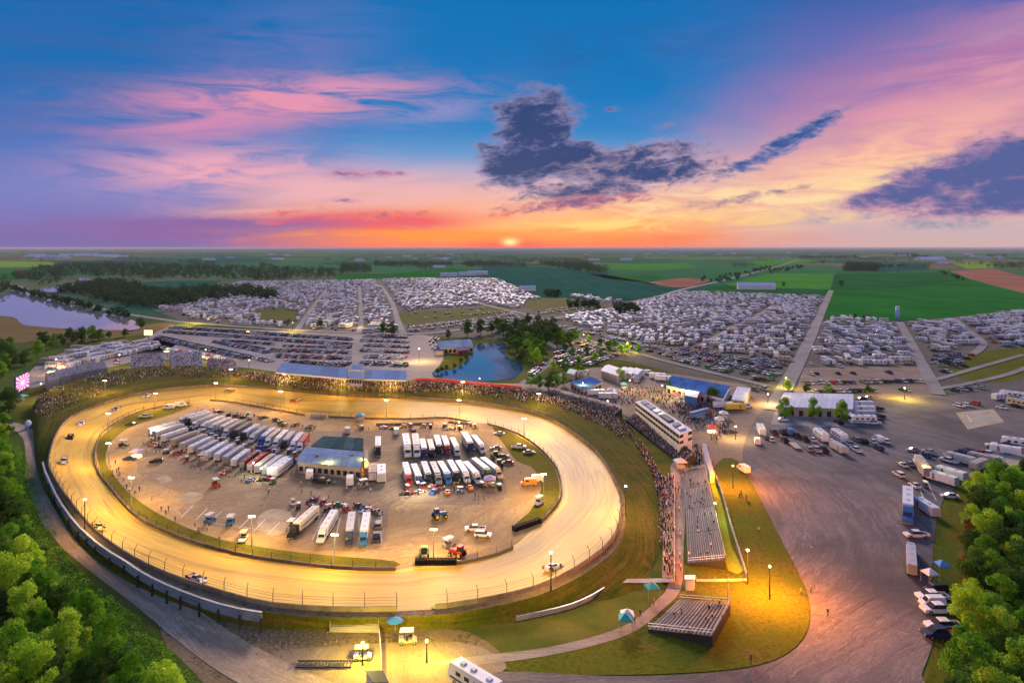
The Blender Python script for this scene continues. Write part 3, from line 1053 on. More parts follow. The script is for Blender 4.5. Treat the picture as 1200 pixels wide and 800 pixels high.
# parking bay lines painted on the infield paving
for i in range(7):
    a = P(212 + i * 17, 606 + i * 3.2, 0.195)
    b = P(226 + i * 17, 592 + i * 3.2, 0.195)
    strip('bay_line', [a, b], 0.35, 'line_paint', 0.195, 1, world=True)
for x0, y0, x1, y1 in [(335, 628, 350, 600), (366, 632, 381, 601), (392, 634, 399, 606), (420, 636, 421, 606), (447, 637, 447, 601), (232, 610, 318, 622)]:
    strip('bay_line', [P(x0, y0, 0.195), P(x1, y1, 0.195)], 0.3, 'line_paint', 0.195, 1, world=True)
# bay lines on the asphalt by the wood
for x0, y0, x1, y1 in [(1076, 569, 1084, 587), (1087, 565, 1097, 586), (1098, 550, 1105, 566), (1105, 530, 1110, 537), (1102, 545, 1106, 552), (948, 498, 956, 508), (950, 640, 952, 641)]:
    strip('bay_line', [P(x0, y0, 0.125), P(x1, y1, 0.125)], 0.3, 'line_paint', 0.125, 1, world=True)
# the faded landing square
pad = sheet('landing_square', [(1120, 483), (1164, 479), (1177, 494), (1134, 503)], 'pad', 0.125)
for a, b, c, d in [((1131, 484.5), (1159, 482), (1159.6, 483), (1131.6, 485.6)), ((1159, 482), (1168, 491.5), (1166.6, 491.6), (1157.6, 482.3)), ((1168, 491), (1139, 496), (1138, 495), (1166.6, 490.4)), ((1139, 496), (1131, 484.5), (1132.4, 484.5), (1140.4, 495.4)),
                   ((1139, 489), (1157, 486), (1159, 488.4), (1141, 491.4)), ((1145, 485.6), (1150, 485), (1155, 492.4), (1149.5, 493.2))]:
    sheet('square_line', [a, b, c, d], 'line_paint', 0.135 if a[1] < 497 and a != (1145, 485.6) else 0.142, parent=pad)

# ================================================================== VEHICLES (forward = +x, origin on the ground)
def wheel_mb(x, y, r, w):
    mb = MB()
    mb.cyl((x, y - w / 2, r), (x, y + w / 2, r), r, seg=10, mi=0)
    s = 1 if y > 0 else -1
    mb.cyl((x, y + s * (w / 2 - 0.02), r), (x, y + s * (w / 2 + 0.012), r), r * 0.58, seg=8, mi=1)
    return mb


def both_lamps(x, z, w, sx=0.06, sy=0.3, sz=0.14):
    out = []
    for s in (-1, 1):
        mb = MB()
        mb.box((x, s * (w / 2 - sy / 2 - 0.06), z), (sx, sy, sz))
        out.append(mb)
    return out


def spec_sedan(c):
    b = MB()
    b.profile([(-2.25, 0.32), (2.2, 0.30), (2.28, 0.48), (2.2, 0.66), (1.05, 0.86), (-1.55, 0.93), (-2.25, 0.90), (-2.32, 0.6)], 1.78, 0, 1.62, 0.6, 0.95)
    g = MB()
    g.hexa([(-1.75, -.76, .90), (1.1, -.76, .84), (1.1, .76, .84), (-1.75, .76, .90)], [(-1.05, -.58, 1.38), (0.3, -.58, 1.38), (0.3, .58, 1.38), (-1.05, .58, 1.38)])
    r = MB()
    r.box((-0.38, 0, 1.405), (1.42, 1.2, 0.06), 0, 0, 0.94, 0.94)
    L = [('body', b, ['paint_' + c]), ('window', g, ['glass_dark']), ('roof', r, ['paint_' + c])]
    for x in (-1.38, 1.42):
        for y in (-0.80, 0.80):
            L.append(('wheel', wheel_mb(x, y, 0.33, 0.22), ['rubber', 'rim']))
    L += [('headlight', m, ['lamp_lens']) for m in both_lamps(2.22, 0.60, 1.78)]
    L += [('tail_light', m, ['tail_lens']) for m in both_lamps(-2.29, 0.76, 1.78)]
    return L


def spec_suv(c):
    b = MB()
    b.profile([(-2.35, 0.38), (2.3, 0.36), (2.4, 0.6), (2.3, 0.9), (1.1, 1.05), (-2.35, 1.08), (-2.42, 0.7)], 1.9, 0, 1.78, 0.7, 1.08)
    g = MB()
    g.hexa([(-2.3, -.85, 1.06), (1.2, -.85, 1.03), (1.2, .85, 1.03), (-2.3, .85, 1.06)], [(-2.0, -.70, 1.62), (0.45, -.70, 1.62), (0.45, .70, 1.62), (-2.0, .70, 1.62)])
    r = MB()
    r.box((-0.78, 0, 1.655), (2.5, 1.45, 0.08), 0, 0, 0.95, 0.93)
    L = [('body', b, ['paint_' + c]), ('window', g, ['glass_dark']), ('roof', r, ['paint_' + c])]
    for x in (-1.45, 1.48):
        for y in (-0.86, 0.86):
            L.append(('wheel', wheel_mb(x, y, 0.38, 0.25), ['rubber', 'rim']))
    L += [('headlight', m, ['lamp_lens']) for m in both_lamps(2.33, 0.78, 1.9)]
    L += [('tail_light', m, ['tail_lens']) for m in both_lamps(-2.39, 0.92, 1.9)]
    return L


def spec_pickup(c):
    b = MB()
    b.profile([(0.35, 0.42), (2.85, 0.40), (2.95, 0.7), (2.88, 0.98), (1.75, 1.08), (0.35, 1.08)], 1.98, 0)
    b.box((-0.3, 0, 0.74), (1.4, 1.98, 0.68))
    bed = MB()
    bed.box((-1.92, 0, 0.55), (1.9, 1.86, 0.2), 0, 1)
    for y in (-0.95, 0.95):
        bed.box((-1.93, y, 0.80), (1.95, 0.08, 0.56))
    bed.box((-2.88, 0, 0.78), (0.08, 1.82, 0.52))
    g = MB()
    g.hexa([(-0.95, -.88, 1.07), (1.8, -.88, 1.07), (1.8, .88, 1.07), (-0.95, .88, 1.07)], [(-0.7, -.74, 1.70), (0.95, -.74, 1.70), (0.95, .74, 1.70), (-0.7, .74, 1.70)])
    r = MB()
    r.box((0.12, 0, 1.735), (1.68, 1.52, 0.08), 0, 0, 0.95, 0.93)
    L = [('body', b, ['paint_' + c]), ('cargo_bed', bed, ['paint_' + c, 'chassis']), ('window', g, ['glass_dark']), ('roof', r, ['paint_' + c])]
    for x in (-1.95, 1.9):
        for y in (-0.9, 0.9):
            L.append(('wheel', wheel_mb(x, y, 0.4, 0.27), ['rubber', 'rim']))
    L += [('headlight', m, ['lamp_lens']) for m in both_lamps(2.9, 0.84, 1.98)]
    L += [('tail_light', m, ['tail_lens']) for m in both_lamps(-2.94, 0.84, 1.98, 0.06, 0.2, 0.3)]
    return L


def spec_van(c):
    b = MB()
    b.profile([(-2.8, 0.4), (2.6, 0.38), (2.75, 0.7), (2.6, 1.1), (1.75, 1.3), (1.1, 2.2), (0.8, 2.32), (-2.7, 2.35), (-2.85, 1.2)], 2.0, 0, 1.8, 1.3, 2.35)
    g = MB()
    g.hexa([(1.28, -.86, 1.38), (1.78, -.86, 1.32), (1.78, .86, 1.32), (1.28, .86, 1.38)], [(0.95, -.80, 2.10), (1.22, -.80, 2.10), (1.22, .80, 2.10), (0.95, .80, 2.10)])
    s = MB()
    for y in (-0.975, 0.975):
        s.box((0.35, y, 1.62), (1.2, 0.03, 0.5))
    L = [('body', b, ['paint_' + c]), ('windscreen', g, ['glass_dark']), ('window', s, ['glass_dark'])]
    for x in (-1.75, 1.7):
        for y in (-0.9, 0.9):
            L.append(('wheel', wheel_mb(x, y, 0.36, 0.24), ['rubber', 'rim']))
    L += [('headlight', m, ['lamp_lens']) for m in both_lamps(2.66, 0.86, 2.0)]
    return L


def spec_race(c):
    b = MB()
    b.profile([(-2.3, 0.14), (2.25, 0.10), (2.4, 0.2), (1.1, 0.62), (-0.1, 0.72), (-2.3, 0.86)], 1.95, 0, 1.7, 0.2, 0.8)
    g = MB()
    g.hexa([(-1.0, -.72, .74), (0.75, -.72, .66), (0.75, .72, .66), (-1.0, .72, .74)], [(-0.75, -.58, 1.12), (0.05, -.58, 1.12), (0.05, .58, 1.12), (-0.75, .58, 1.12)], 0)
    r = MB()
    r.box((-0.37, 0, 1.14), (1.05, 1.3, 0.045))
    sp = MB()
    sp.box((-2.32, 0, 1.02), (0.30, 1.9, 0.03), 0, 0)
    for y in (-0.96, 0.96):
        sp.hexa([(-2.6, y - .015, .45), (-1.3, y - .015, .72), (-1.3, y + .015, .72), (-2.6, y + .015, .45)], [(-2.6, y - .015, 1.16), (-1.9, y - .015, 1.12), (-1.9, y + .015, 1.12), (-2.6, y + .015, 1.16)])
    num = MB()
    num.box((-0.37, 0, 1.175), (0.6, 0.5, 0.012))
    L = [('body', b, ['paint_' + c]), ('window', g, ['chassis']), ('roof', r, ['paint_' + c]), ('spoiler', sp, ['paint_' + ('red' if c != 'red' else 'white')]), ('roof_plate', num, ['paint_white' if c != 'white' else 'paint_blue'])]
    for x in (-1.45, 1.3):
        for y in (-0.86, 0.86):
            L.append(('wheel', wheel_mb(x, y, 0.36, 0.36), ['rubber', 'rim']))
    return L


def spec_transporter(c, cab=None):
    cab = cab or c
    L = []
    b = MB()
    b.profile([(-10.2, 1.05), (5.0, 1.05), (5.0, 1.3), (5.45, 1.3), (5.45, 3.86), (5.2, 4.02), (-10.05, 4.02), (-10.2, 3.9)], 2.58, 0, 2.48, 3.8, 4.02)
    L.append(('trailer_body', b, ['paint_' + c]))
    r = MB()
    for i in range(3):
        r.box((-7.0 + i * 4.6, 0, 4.06), (0.95, 0.8, 0.16), 0, 0, 0.9, 0.9)
    L.append(('roof_vent', r, ['paint_silver']))
    s = MB()
    for y in (-1.30, 1.30):
        s.box((-2.4, y, 0.86), (6.5, 0.06, 0.62))
        s.box((-2.3, y * 1.0 + (0.004 if y > 0 else -0.004), 2.1), (13.4, 0.02, 0.34), 0, 1)
    L.append(('side_skirt', s, ['paint_silver' if c != 'silver' else 'paint_grey', 'paint_' + ('navy' if c in ('white', 'silver', 'tan', 'cream') else 'silver')]))
    d = MB()
    d.box((-10.23, 0, 2.5), (0.06, 2.3, 2.6))
    L.append(('rear_door', d, ['paint_silver' if c == 'white' else 'paint_grey']))
    ch = MB()
    ch.box((6.0, 0, 0.78), (7.4, 0.9, 0.28))
    for y in (-1.02, 1.02):
        ch.cyl((5.6, y, 0.72), (7.0, y, 0.72), 0.3, seg=8)
    L.append(('chassis', ch, ['chassis']))
    k = MB()
    k.profile([(6.1, 0.85), (10.0, 0.75), (10.15, 1.1), (10.05, 1.75), (8.6, 1.95), (8.2, 2.75), (7.75, 3.75), (7.3, 3.9), (6.1, 3.75)], 2.42, 0, 2.1, 2.0, 3.9)
    L.append(('cab', k, ['paint_' + cab]))
    w = MB()
    w.hexa([(8.28, -1.02, 1.98), (8.66, -1.02, 1.96), (8.66, 1.02, 1.96), (8.28, 1.02, 1.98)], [(8.0, -0.98, 2.78), (8.26, -0.98, 2.74), (8.26, 0.98, 2.74), (8.0, 0.98, 2.78)])
    for y in (-1.17, 1.17):
        w.box((7.72, y, 2.35), (0.85, 0.06, 0.62))
    L.append(('windscreen', w, ['glass_dark']))
    e = MB()
    for y in (-1.12, 1.12):
        e.cyl((5.95, y, 0.8), (5.95, y, 3.9), 0.09, seg=6)
    L.append(('exhaust_stack', e, ['chrome']))
    bp = MB()
    bp.box((10.18, 0, 0.62), (0.16, 2.4, 0.4))
    L.append(('bumper', bp, ['chrome']))
    for x in (-8.6, -7.4, 4.2, 5.45, 9.1):
        for y in (-1.08, 1.08):
            L.append(('wheel', wheel_mb(x, y, 0.5, 0.42 if x < 9 else 0.3), ['rubber', 'rim']))
    return L


def spec_trailer(c, ln=8.5):
    h = ln / 2
    b = MB()
    b.profile([(-h, 0.5), (h, 0.5), (h + 0.5, 0.9), (h + 0.4, 2.5), (h, 2.8), (-h + 0.1, 2.8), (-h, 2.7)], 2.45, 0, 2.3, 2.5, 2.8)
    r = MB()
    r.box((-h * 0.3, 0, 2.85), (0.8, 0.7, 0.14), 0, 0, 0.9, 0.9)
    r.box((h * 0.5, 0, 2.85), (0.8, 0.7, 0.14), 0, 0, 0.9, 0.9)
    t = MB()
    t.bar((h + 0.3, 0, 0.45), (h + 1.7, 0, 0.45), 0.14, 0.12)
    d = MB()
    d.box((-h - 0.02, 0, 1.6), (0.06, 2.1, 2.0))
    s = MB()
    for y in (-1.235, 1.235):
        s.box((h * 0.5, y, 1.6), (0.7, 0.03, 1.8))
    L = [('body', b, ['paint_' + c]), ('roof_vent', r, ['paint_silver']), ('tow_bar', t, ['chassis']), ('rear_door', d, ['paint_silver']), ('side_door', s, ['paint_grey'])]
    for x in (-0.9, 0.1):
        for y in (-1.15, 1.15):
            L.append(('wheel', wheel_mb(x, y, 0.36, 0.24), ['rubber', 'rim']))
    return L


def spec_motorhome(c):
    b = MB()
    b.profile([(-5.2, 0.55), (5.0, 0.5), (5.2, 0.9), (5.15, 1.7), (4.75, 3.1), (4.4, 3.3), (-5.1, 3.35), (-5.25, 1.6)], 2.5, 0, 2.35, 3.0, 3.35)
    w = MB()
    w.hexa([(4.95, -1.1, 1.75), (5.18, -1.1, 1.72), (5.18, 1.1, 1.72), (4.95, 1.1, 1.75)], [(4.7, -1.05, 2.8), (4.88, -1.05, 2.8), (4.88, 1.05, 2.8), (4.7, 1.05, 2.8)])
    g = MB()
    for y in (-1.245, 1.245):
        for x in (-3.6, -1.6, 0.6, 2.6):
            g.box((x, y, 2.15), (1.1, 0.04, 0.65))
    st = MB()
    for y in (-1.26, 1.26):
        st.box((-0.2, y, 1.15), (9.6, 0.02, 0.32))
    r = MB()
    for x in (-3.4, 0.2, 2.6):
        r.box((x, 0, 3.45), (0.95, 0.8, 0.24), 0, 0, 0.85, 0.85)
    L = [('body', b, ['paint_' + c]), ('windscreen', w, ['glass_dark']), ('window', g, ['glass_dark']), ('stripe', st, ['paint_' + ('navy' if c in ('white', 'silver') else 'tan')]), ('roof_vent', r, ['paint_silver'])]
    for x in (-2.8, 3.4):
        for y in (-1.1, 1.1):
            L.append(('wheel', wheel_mb(x, y, 0.45, 0.3), ['rubber', 'rim']))
    return L


def spec_camper(c):
    b = MB()
    b.profile([(-3.9, 0.55), (3.5, 0.55), (4.1, 1.1), (4.05, 2.2), (3.5, 2.95), (-3.6, 3.0), (-3.95, 2.7)], 2.45, 0, 2.25, 2.7, 3.0)
    g = MB()
    for y in (-1.235, 1.235):
        for x in (-2.7, -0.4, 2.2):
            g.box((x, y, 1.95), (1.1, 0.03, 0.6))
    st = MB()
    for y in (-1.24, 1.24):
        st.box((-0.1, y, 1.15), (7.2, 0.02, 0.3))
    r = MB()
    r.box((-1.2, 0, 3.06), (0.95, 0.8, 0.22), 0, 0, 0.85, 0.85)
    r.box((1.6, 0, 3.03), (0.5, 0.5, 0.14))
    t = MB()
    t.bar((3.7, 0, 0.5), (5.0, 0, 0.5), 0.14, 0.12)
    L = [('body', b, ['paint_' + c]), ('window', g, ['glass_dark']), ('stripe', st, ['paint_' + ('maroon' if c == 'cream' else 'grey')]), ('roof_vent', r, ['paint_silver']), ('tow_bar', t, ['chassis'])]
    for x in (-0.8, 0.1):
        for y in (-1.12, 1.12):
            L.append(('wheel', wheel_mb(x, y, 0.34, 0.22), ['rubber', 'rim']))
    return L


def spec_tractor(c):
    h = MB()
    h.profile([(-0.2, 0.9), (2.1, 0.85), (2.2, 1.2), (2.1, 1.65), (-0.2, 1.75)], 0.85)
    k = MB()
    k.hexa([(-1.5, -.75, 1.2), (-0.1, -.75, 1.2), (-0.1, .75, 1.2), (-1.5, .75, 1.2)], [(-1.35, -.68, 2.75), (-0.3, -.68, 2.75), (-0.3, .68, 2.75), (-1.35, .68, 2.75)])
    r = MB()
    r.box((-0.82, 0, 2.83), (1.4, 1.6, 0.14), 0, 0, 0.92, 0.92)
    f = MB()
    for y in (-0.98, 0.98):
        f.profile([(-1.9, 1.35), (-0.4, 1.35), (-0.55, 1.62), (-0.95, 1.78), (-1.5, 1.74)], 0.45, ymid=y)
    e = MB()
    e.cyl((1.2, 0.25, 1.6), (1.2, 0.25, 2.5), 0.06, seg=6)
    L = [('bonnet', h, ['paint_' + c]), ('cab', k, ['glass_dark']), ('roof', r, ['paint_' + c]), ('mudguard', f, ['paint_' + c]), ('exhaust', e, ['chassis'])]
    for x, rr, w in ((-1.1, 0.85, 0.5), (1.55, 0.55, 0.36)):
        for y in (-0.95, 0.95):
            L.append(('wheel', wheel_mb(x, y, rr, w), ['rubber', 'rim' if False else 'paint_yellow']))
    return L


def spec_cart(c):
    """small open four-seat buggy / quad"""
    b = MB()
    b.profile([(-1.2, 0.3), (1.2, 0.3), (1.25, 0.55), (0.7, 0.85), (0.45, 0.5), (-0.3, 0.5), (-0.35, 0.8), (-1.2, 0.85)], 1.15)
    s = MB()
    s.box((-0.15, 0, 0.66), (0.5, 1.05, 0.14))
    s.box((-0.42, 0, 0.95), (0.12, 1.05, 0.5), 0, 0, 1, 1, -0.08)
    p = MB()
    for x in (-0.95, 0.65):
        for y in (-0.5, 0.5):
            p.cyl((x, y, 0.7), (x * 0.92, y, 1.82), 0.03, seg=5)
    r = MB()
    r.box((-0.15, 0, 1.86), (1.9, 1.2, 0.07), 0, 0, 0.94, 0.94)
    L = [('body', b, ['paint_' + c]), ('seat', s, ['chassis']), ('roof_post', p, ['post_dark']), ('roof', r, ['paint_' + ('white' if c != 'white' else 'tan')])]
    for x in (-0.85, 0.9):
        for y in (-0.5, 0.5):
            L.append(('wheel', wheel_mb(x, y, 0.26, 0.2), ['rubber', 'rim']))
    return L


SPECS = {'sedan': spec_sedan, 'suv': spec_suv, 'pickup': spec_pickup, 'van': spec_van, 'race': spec_race, 'transporter': spec_transporter, 'trailer': spec_trailer,
         'motorhome': spec_motorhome, 'camper': spec_camper, 'tractor': spec_tractor, 'cart': spec_cart}
NAMES = {'sedan': ('car', 'car'), 'suv': ('suv', 'car'), 'pickup': ('pickup_truck', 'pickup truck'), 'van': ('van', 'van'), 'race': ('race_car', 'race car'), 'transporter': ('transporter_truck', 'truck'),
         'trailer': ('enclosed_trailer', 'trailer'), 'motorhome': ('motorhome', 'motorhome'), 'camper': ('camper_trailer', 'camper'), 'tractor': ('farm_tractor', 'tractor'), 'cart': ('golf_cart', 'cart')}
CACHE = {}


def pieces(mb):
    """split a builder into its separate shapes (each shape's vertices are stored in one run)"""
    par = list(range(len(mb.v)))

    def root(i):
        while par[i] != i:
            i = par[i]
        return i
    for f in mb.f:
        for i in f[1:]:
            par[root(i)] = root(f[0])
    groups = {}
    for f, m in zip(mb.f, mb.m):
        groups.setdefault(root(f[0]), []).append((f, m))
    out = []
    for fs in groups.values():
        q, idx = MB(), {}
        for f, m in fs:
            for i in f:
                if i not in idx:
                    idx[i] = len(q.v)
                    q.v.append(mb.v[i])
            q.f.append(tuple(idx[i] for i in f))
            q.m.append(m)
        out.append(q)
    return out


def vehicle(kind, col, loc, rz, label, group=None, scale=1.0, detail=True):
    """place one vehicle; detail=False gives a single mesh for vehicles a few pixels long. col may be a tuple (body, cab)"""
    key = (kind, col, detail)
    name, cat = NAMES[kind]
    if key not in CACHE:
        args = col if isinstance(col, tuple) else (col,)
        parts = SPECS[kind](*args)
        if detail:
            CACHE[key] = [(n, q.mesh(n, mats)) for n, mb, mats in parts for q in (pieces(mb) if n not in ('wheel', 'chassis', 'body', 'cargo_bed', 'spoiler') else [mb])]
        else:
            allm, big = [], MB()
            for n, mb, mats in parts:
                if n in ('headlight', 'tail_light'):
                    continue
                off = len(big.v)
                big.v += mb.v
                for f, mi in zip(mb.f, mb.m):
                    mm = mats[mi]
                    if mm not in allm:
                        allm.append(mm)
                    big.f.append(tuple(i + off for i in f))
                    big.m.append(allm.index(mm))
            CACHE[key] = big.mesh(name, allm)
    if detail:
        t = thing(name, label, cat, loc, rz, group, scale)
        for n, me in CACHE[key]:
            link(n, me, t)
        return t
    o = link(name, CACHE[key], None, loc)
    o.rotation_euler = (0, 0, rz)
    o.scale = (scale,) * 3
    return tag(o, label, cat, group)


def veh_px(kind, col, tail, nose, label, group=None, z=0.17, length=None, **kw):
    """vehicle lying from tail pixel to nose pixel on the ground"""
    a, b = P(tail[0], tail[1], z), P(nose[0], nose[1], z)
    sc = 1.0
    if length and length > 15:      # the far end shows its roof edge, the near end its bumper
        if tail[1] < nose[1]:
            a = zc(P(tail[0], tail[1], z + 3.3), z)
        else:
            b = zc(P(nose[0], nose[1], z + 2.8), z)
    d = b - a
    if length:
        sc = min(1.1, max(0.74, d.length / length))
    c = (a + b) / 2
    return vehicle(kind, col, c, atan2(d.y, d.x), label, group, sc, **kw)


# ------------------------------------------------------------------ infield transporters
rnd = random.Random(5)
G1 = 'transporters in the infield block by the blue-roofed building'
ORDER = ['white', 'white', 'silver', 'white', 'cream', 'white', 'tan', 'grey', 'white', 'silver', 'white', 'tan', 'white', 'silver', 'white', 'red', 'silver', 'white']
CABS = ['white', 'black', 'white', 'white', 'silver', 'white', 'black', 'black', 'white', 'grey', 'blue', 'white', 'white', 'black', 'white', 'white', 'blue', 'white']
top = catmull([(236, 481, 0), (255, 486, 0), (276, 490, 0), (297, 495, 0), (320, 500, 0), (340, 503, 0), (360, 506, 0)], 12)
bot = catmull([(216, 496, 0), (234, 504, 0), (256, 510, 0), (279, 516, 0), (305, 522, 0), (327, 527, 0), (350, 530, 0)], 12)
n = 16
for i in range(n):
    j = int(i / (n - 1) * (len(top) - 1))
    b_, c_ = ORDER[i % len(ORDER)], CABS[(i * 5 + 2) % len(CABS)]
    veh_px('transporter', (b_, c_), top[j][:2], bot[j][:2], f'{b_} transporter with {c_} cab in the infield row along the far straight wall', G1 + ', back row', length=20.5)
top = catmull([(205, 494, 0), (240, 508, 0), (275, 518, 0), (312, 529, 0), (342, 535, 0)], 16)
bot = catmull([(182, 509, 0), (217, 527, 0), (255, 541, 0), (295, 552, 0), (325, 558, 0)], 16)
n = 17
ORDER2 = ['white', 'cream', 'white', 'tan', 'silver', 'white', 'silver', 'white', 'white', 'silver', 'white', 'maroon', 'red', 'tan', 'silver', 'white', 'white']
CABS2 = ['white', 'white', 'black', 'white', 'white', 'white', 'black', 'white', 'silver', 'white', 'red', 'white', 'red', 'white', 'white', 'white', 'blue']
for i in range(n):
    j = int(i / (n - 1) * (len(top) - 1))
    b_, c_ = ORDER2[i], CABS2[i]
    veh_px('transporter', (b_, c_), bot[j][:2], top[j][:2], f'{b_} transporter with {c_} cab, its tail to the empty painted bays', G1 + ', front row', length=20.5)
G2 = 'transporters in the infield block by the green tractors'


def z8(x, y):
    return (400 + x / 4, 460 + y / 4)


tt = [(300, 195), (345, 195), (380, 213), (415, 218), (445, 195), (480, 195), (520, 205), (575, 183), (620, 193)]
bb = [(313, 312), (355, 312), (390, 308), (428, 308), (463, 300), (500, 295), (545, 302), (612, 288), (665, 290)]
cc = [('white', 'white'), ('tan', 'white'), ('white', 'navy'), ('tan', 'black'), ('silver', 'black'), ('white', 'red'), ('tan', 'white'), ('white', 'navy'), ('white', 'white')]
for a, b, c in zip(tt, bb, cc):
    veh_px('transporter', c, z8(*a), z8(*b), f'{c[0]} transporter with {c[1]} cab in the rear row beside the green tractors', G2 + ', straight side', length=20.5)
tt = [(300, 322), (345, 340), (390, 326), (430, 322), (470, 326), (510, 312), (550, 316), (595, 330), (630, 306), (675, 306)]
bb = [(318, 437), (362, 432), (408, 424), (455, 430), (497, 420), (545, 424), (588, 424), (632, 418), (690, 404), (732, 398)]
cc = [('white', 'red'), ('white', 'navy'), ('silver', 'black'), ('grey', 'grey'), ('white', 'blue'), ('silver', 'black'), ('white', 'white'), ('white', 'silver'), ('silver', 'green'), ('white', 'tan')]
for a, b, c in zip(tt, bb, cc):
    veh_px('transporter', c, z8(*a), z8(*b), f'{c[0]} transporter with {c[1]} cab facing the open dirt beside the green tractors', G2 + ', open side', length=20.5)
for a, b, c, l in [((366, 594), (345, 628), ('cream', 'black'), 'cream transporter with black cab parked alone by the sand patch'),
                   ((390, 598), (377, 635), ('white', 'white'), 'all white transporter between two transporters in the open bays'),
                   ((412, 601), (409, 637), ('silver', 'navy'), 'silver transporter with dark blue cab in the open bays'),
                   ((429, 603), (426, 636), ('white', 'blue'), 'white transporter with blue cab beside two parked pickups'),
                   ((443, 510), (443, 536), ('white', 'black'), 'white truck with black cab behind the infield building')]:
    veh_px('transporter', c, a, b, l, length=20.5)
veh_px('trailer', 'maroon', (436, 570), (438, 549), 'dark maroon enclosed trailer beside the infield building', length=9.5)
veh_px('trailer', 'white', (447, 569), (447, 552), 'white enclosed trailer beside the dark maroon trailer', length=9.5)
veh_px('van', 'white', (410, 572), (410, 561), 'white van in front of the infield building', length=5.6)
veh_px('van', 'white', (362, 566), (364, 552), 'white van parked under the eaves of the infield building', length=5.6)
veh_px('pickup', 'black', (370, 566), (384, 566), 'black pickup beside the white van at the infield building')
veh_px('van', 'silver', (407, 511), (407, 503), 'silver van behind the green-roofed infield building')
veh_px('pickup', 'navy', (441, 638), (442, 626), 'navy pickup beside the blue-cabbed transporter')
veh_px('suv', 'grey', (443, 622), (443, 613), 'grey suv in the open bays behind the navy pickup')
veh_px('van', 'white', (465, 511), (464, 505), 'white van near the back straight wall')
for x, y, k, c, l in [(152, 539, 'sedan', 'navy', 'navy car parked on the infield curve'), (183, 542, 'suv', 'black', 'black suv on the infield curve'), (153, 498, 'sedan', 'black', 'black car on the grass of the turn'),
                      (171, 489, 'pickup', 'silver', 'silver pickup on the infield grass of the turn'), (197, 479, 'van', 'white', 'white ambulance van by the inner wall'), (212, 476, 'van', 'white', 'white rescue van at the pit exit by the inner wall'),
                      (585, 509, 'sedan', 'silver', 'silver car on the grass strip of the far turn'), (608, 525, 'pickup', 'white', 'white pickup on the grass of the far turn'), (620, 531, 'sedan', 'grey', 'grey car beside the white pickup on the turn grass'),
                      (581, 526, 'sedan', 'grey', 'grey car on the dirt lane by the tractors'), (590, 536, 'sedan', 'black', 'black car on the dirt lane by the tractors'), (595, 543, 'sedan', 'maroon', 'maroon car on the dirt lane by the tractors'),
                      (557, 621.5, 'pickup', 'white', 'white pickup beside the red farm implements'), (566, 628.5, 'suv', 'white', 'white suv parked below the white pickup by the implements'),
                      (619, 568, 'van', 'orange', 'orange safety truck on the turn verge'), (627, 564, 'van', 'white', 'white tow truck beside the orange safety truck')]:
    vehicle(k, c, P(x, y, 0.2), rnd.uniform(-0.25, 0.3) + (pi if x % 2 else 0), l, scale=0.88)
for x, y, c, l, rz in [(497, 652, 'green', 'green tractor by the tyre wall', 1.7), (536, 652, 'red', 'red tractor behind the inner wall', 2.6), (580, 537, 'green', 'green tractor parked beside the end of the transporter block', 1.9), (584, 547, 'green', 'second green tractor in line beside the end of the transporter block', 1.9),
                       (515, 607, 'blue', 'small blue tractor alone on the bare dirt', 0.5)]:
    vehicle('tractor', c, P(x, y, 0.15), rz, l, scale=0.95)
for x, y, c, l in [(145, 523, 'black', 'black buggy near the outer end of the transporters'), (246, 612, 'blue', 'blue racing kart on the empty bays'), (270, 614, 'blue', 'blue quad at the edge of the empty bays'), (253, 570, 'red', 'red buggy behind the transporter tails'),
                   (341, 620, 'grey', 'grey cart by the cream transporter'), (632, 591, 'white', 'white cart on the verge by the tyre wall'), (285, 634, 'white', 'white cart beside the lamp post on the verge'), (526, 641, 'grey', 'grey utility cart by the red tractor'), (425, 571, 'grey', 'grey cart near the white van')]:
    vehicle('cart', c, P(x, y, 0.17), rnd.uniform(0, 6), l, scale=1.3)

# race cars and pit carts standing among the transporters
rk = random.Random(44)
for zone, where in [([(182, 514), (300, 558), (330, 563), (328, 570), (280, 564), (200, 536), (170, 522)], 'behind the transporter tails by the empty bays'), ([(300, 488), (365, 500), (364, 505), (296, 494), (240, 481)], 'between the transporters and the far straight wall'),
                    ([(340, 590), (360, 588), (440, 596), (444, 602), (340, 596)], 'at the tails of the transporters in the open bays'), ([(470, 574), (590, 566), (588, 574), (475, 582)], 'in front of the transporters facing the open dirt'), ([(415, 499), (560, 499), (556, 504), (415, 506)], 'behind the rear row by the tractors'),
                    ([(285, 522), (345, 532), (346, 536), (290, 528), (220, 504)], 'in the alley between the transporter noses')]:
    poly = [P(a, b) for a, b in zone]
    got, tries = [], 0
    while len(got) < 13 and tries < 4000:
        tries += 1
        i = rk.randrange(len(poly))
        p = lerp(lerp(poly[i], poly[(i + 1) % len(poly)], rk.random()), poly[(i + 2) % len(poly)], rk.random() * 0.5)
        p.z = 0.17
        if all((p - g).length > 3.6 for g in got):
            got.append(p)
            c = rk.choice(['black', 'red', 'blue', 'white', 'yellow', 'orange', 'green', 'navy', 'grey', 'black'])
            if rk.random() < 0.55:
                vehicle('race', c, p, rk.uniform(0, 6.28), f'{c} race car standing {where}', f'race cars {where}', 0.85)
            else:
                vehicle('cart', c, p, rk.uniform(0, 6.28), f'{c} pit cart {where}', f'pit carts {where}', 0.9)

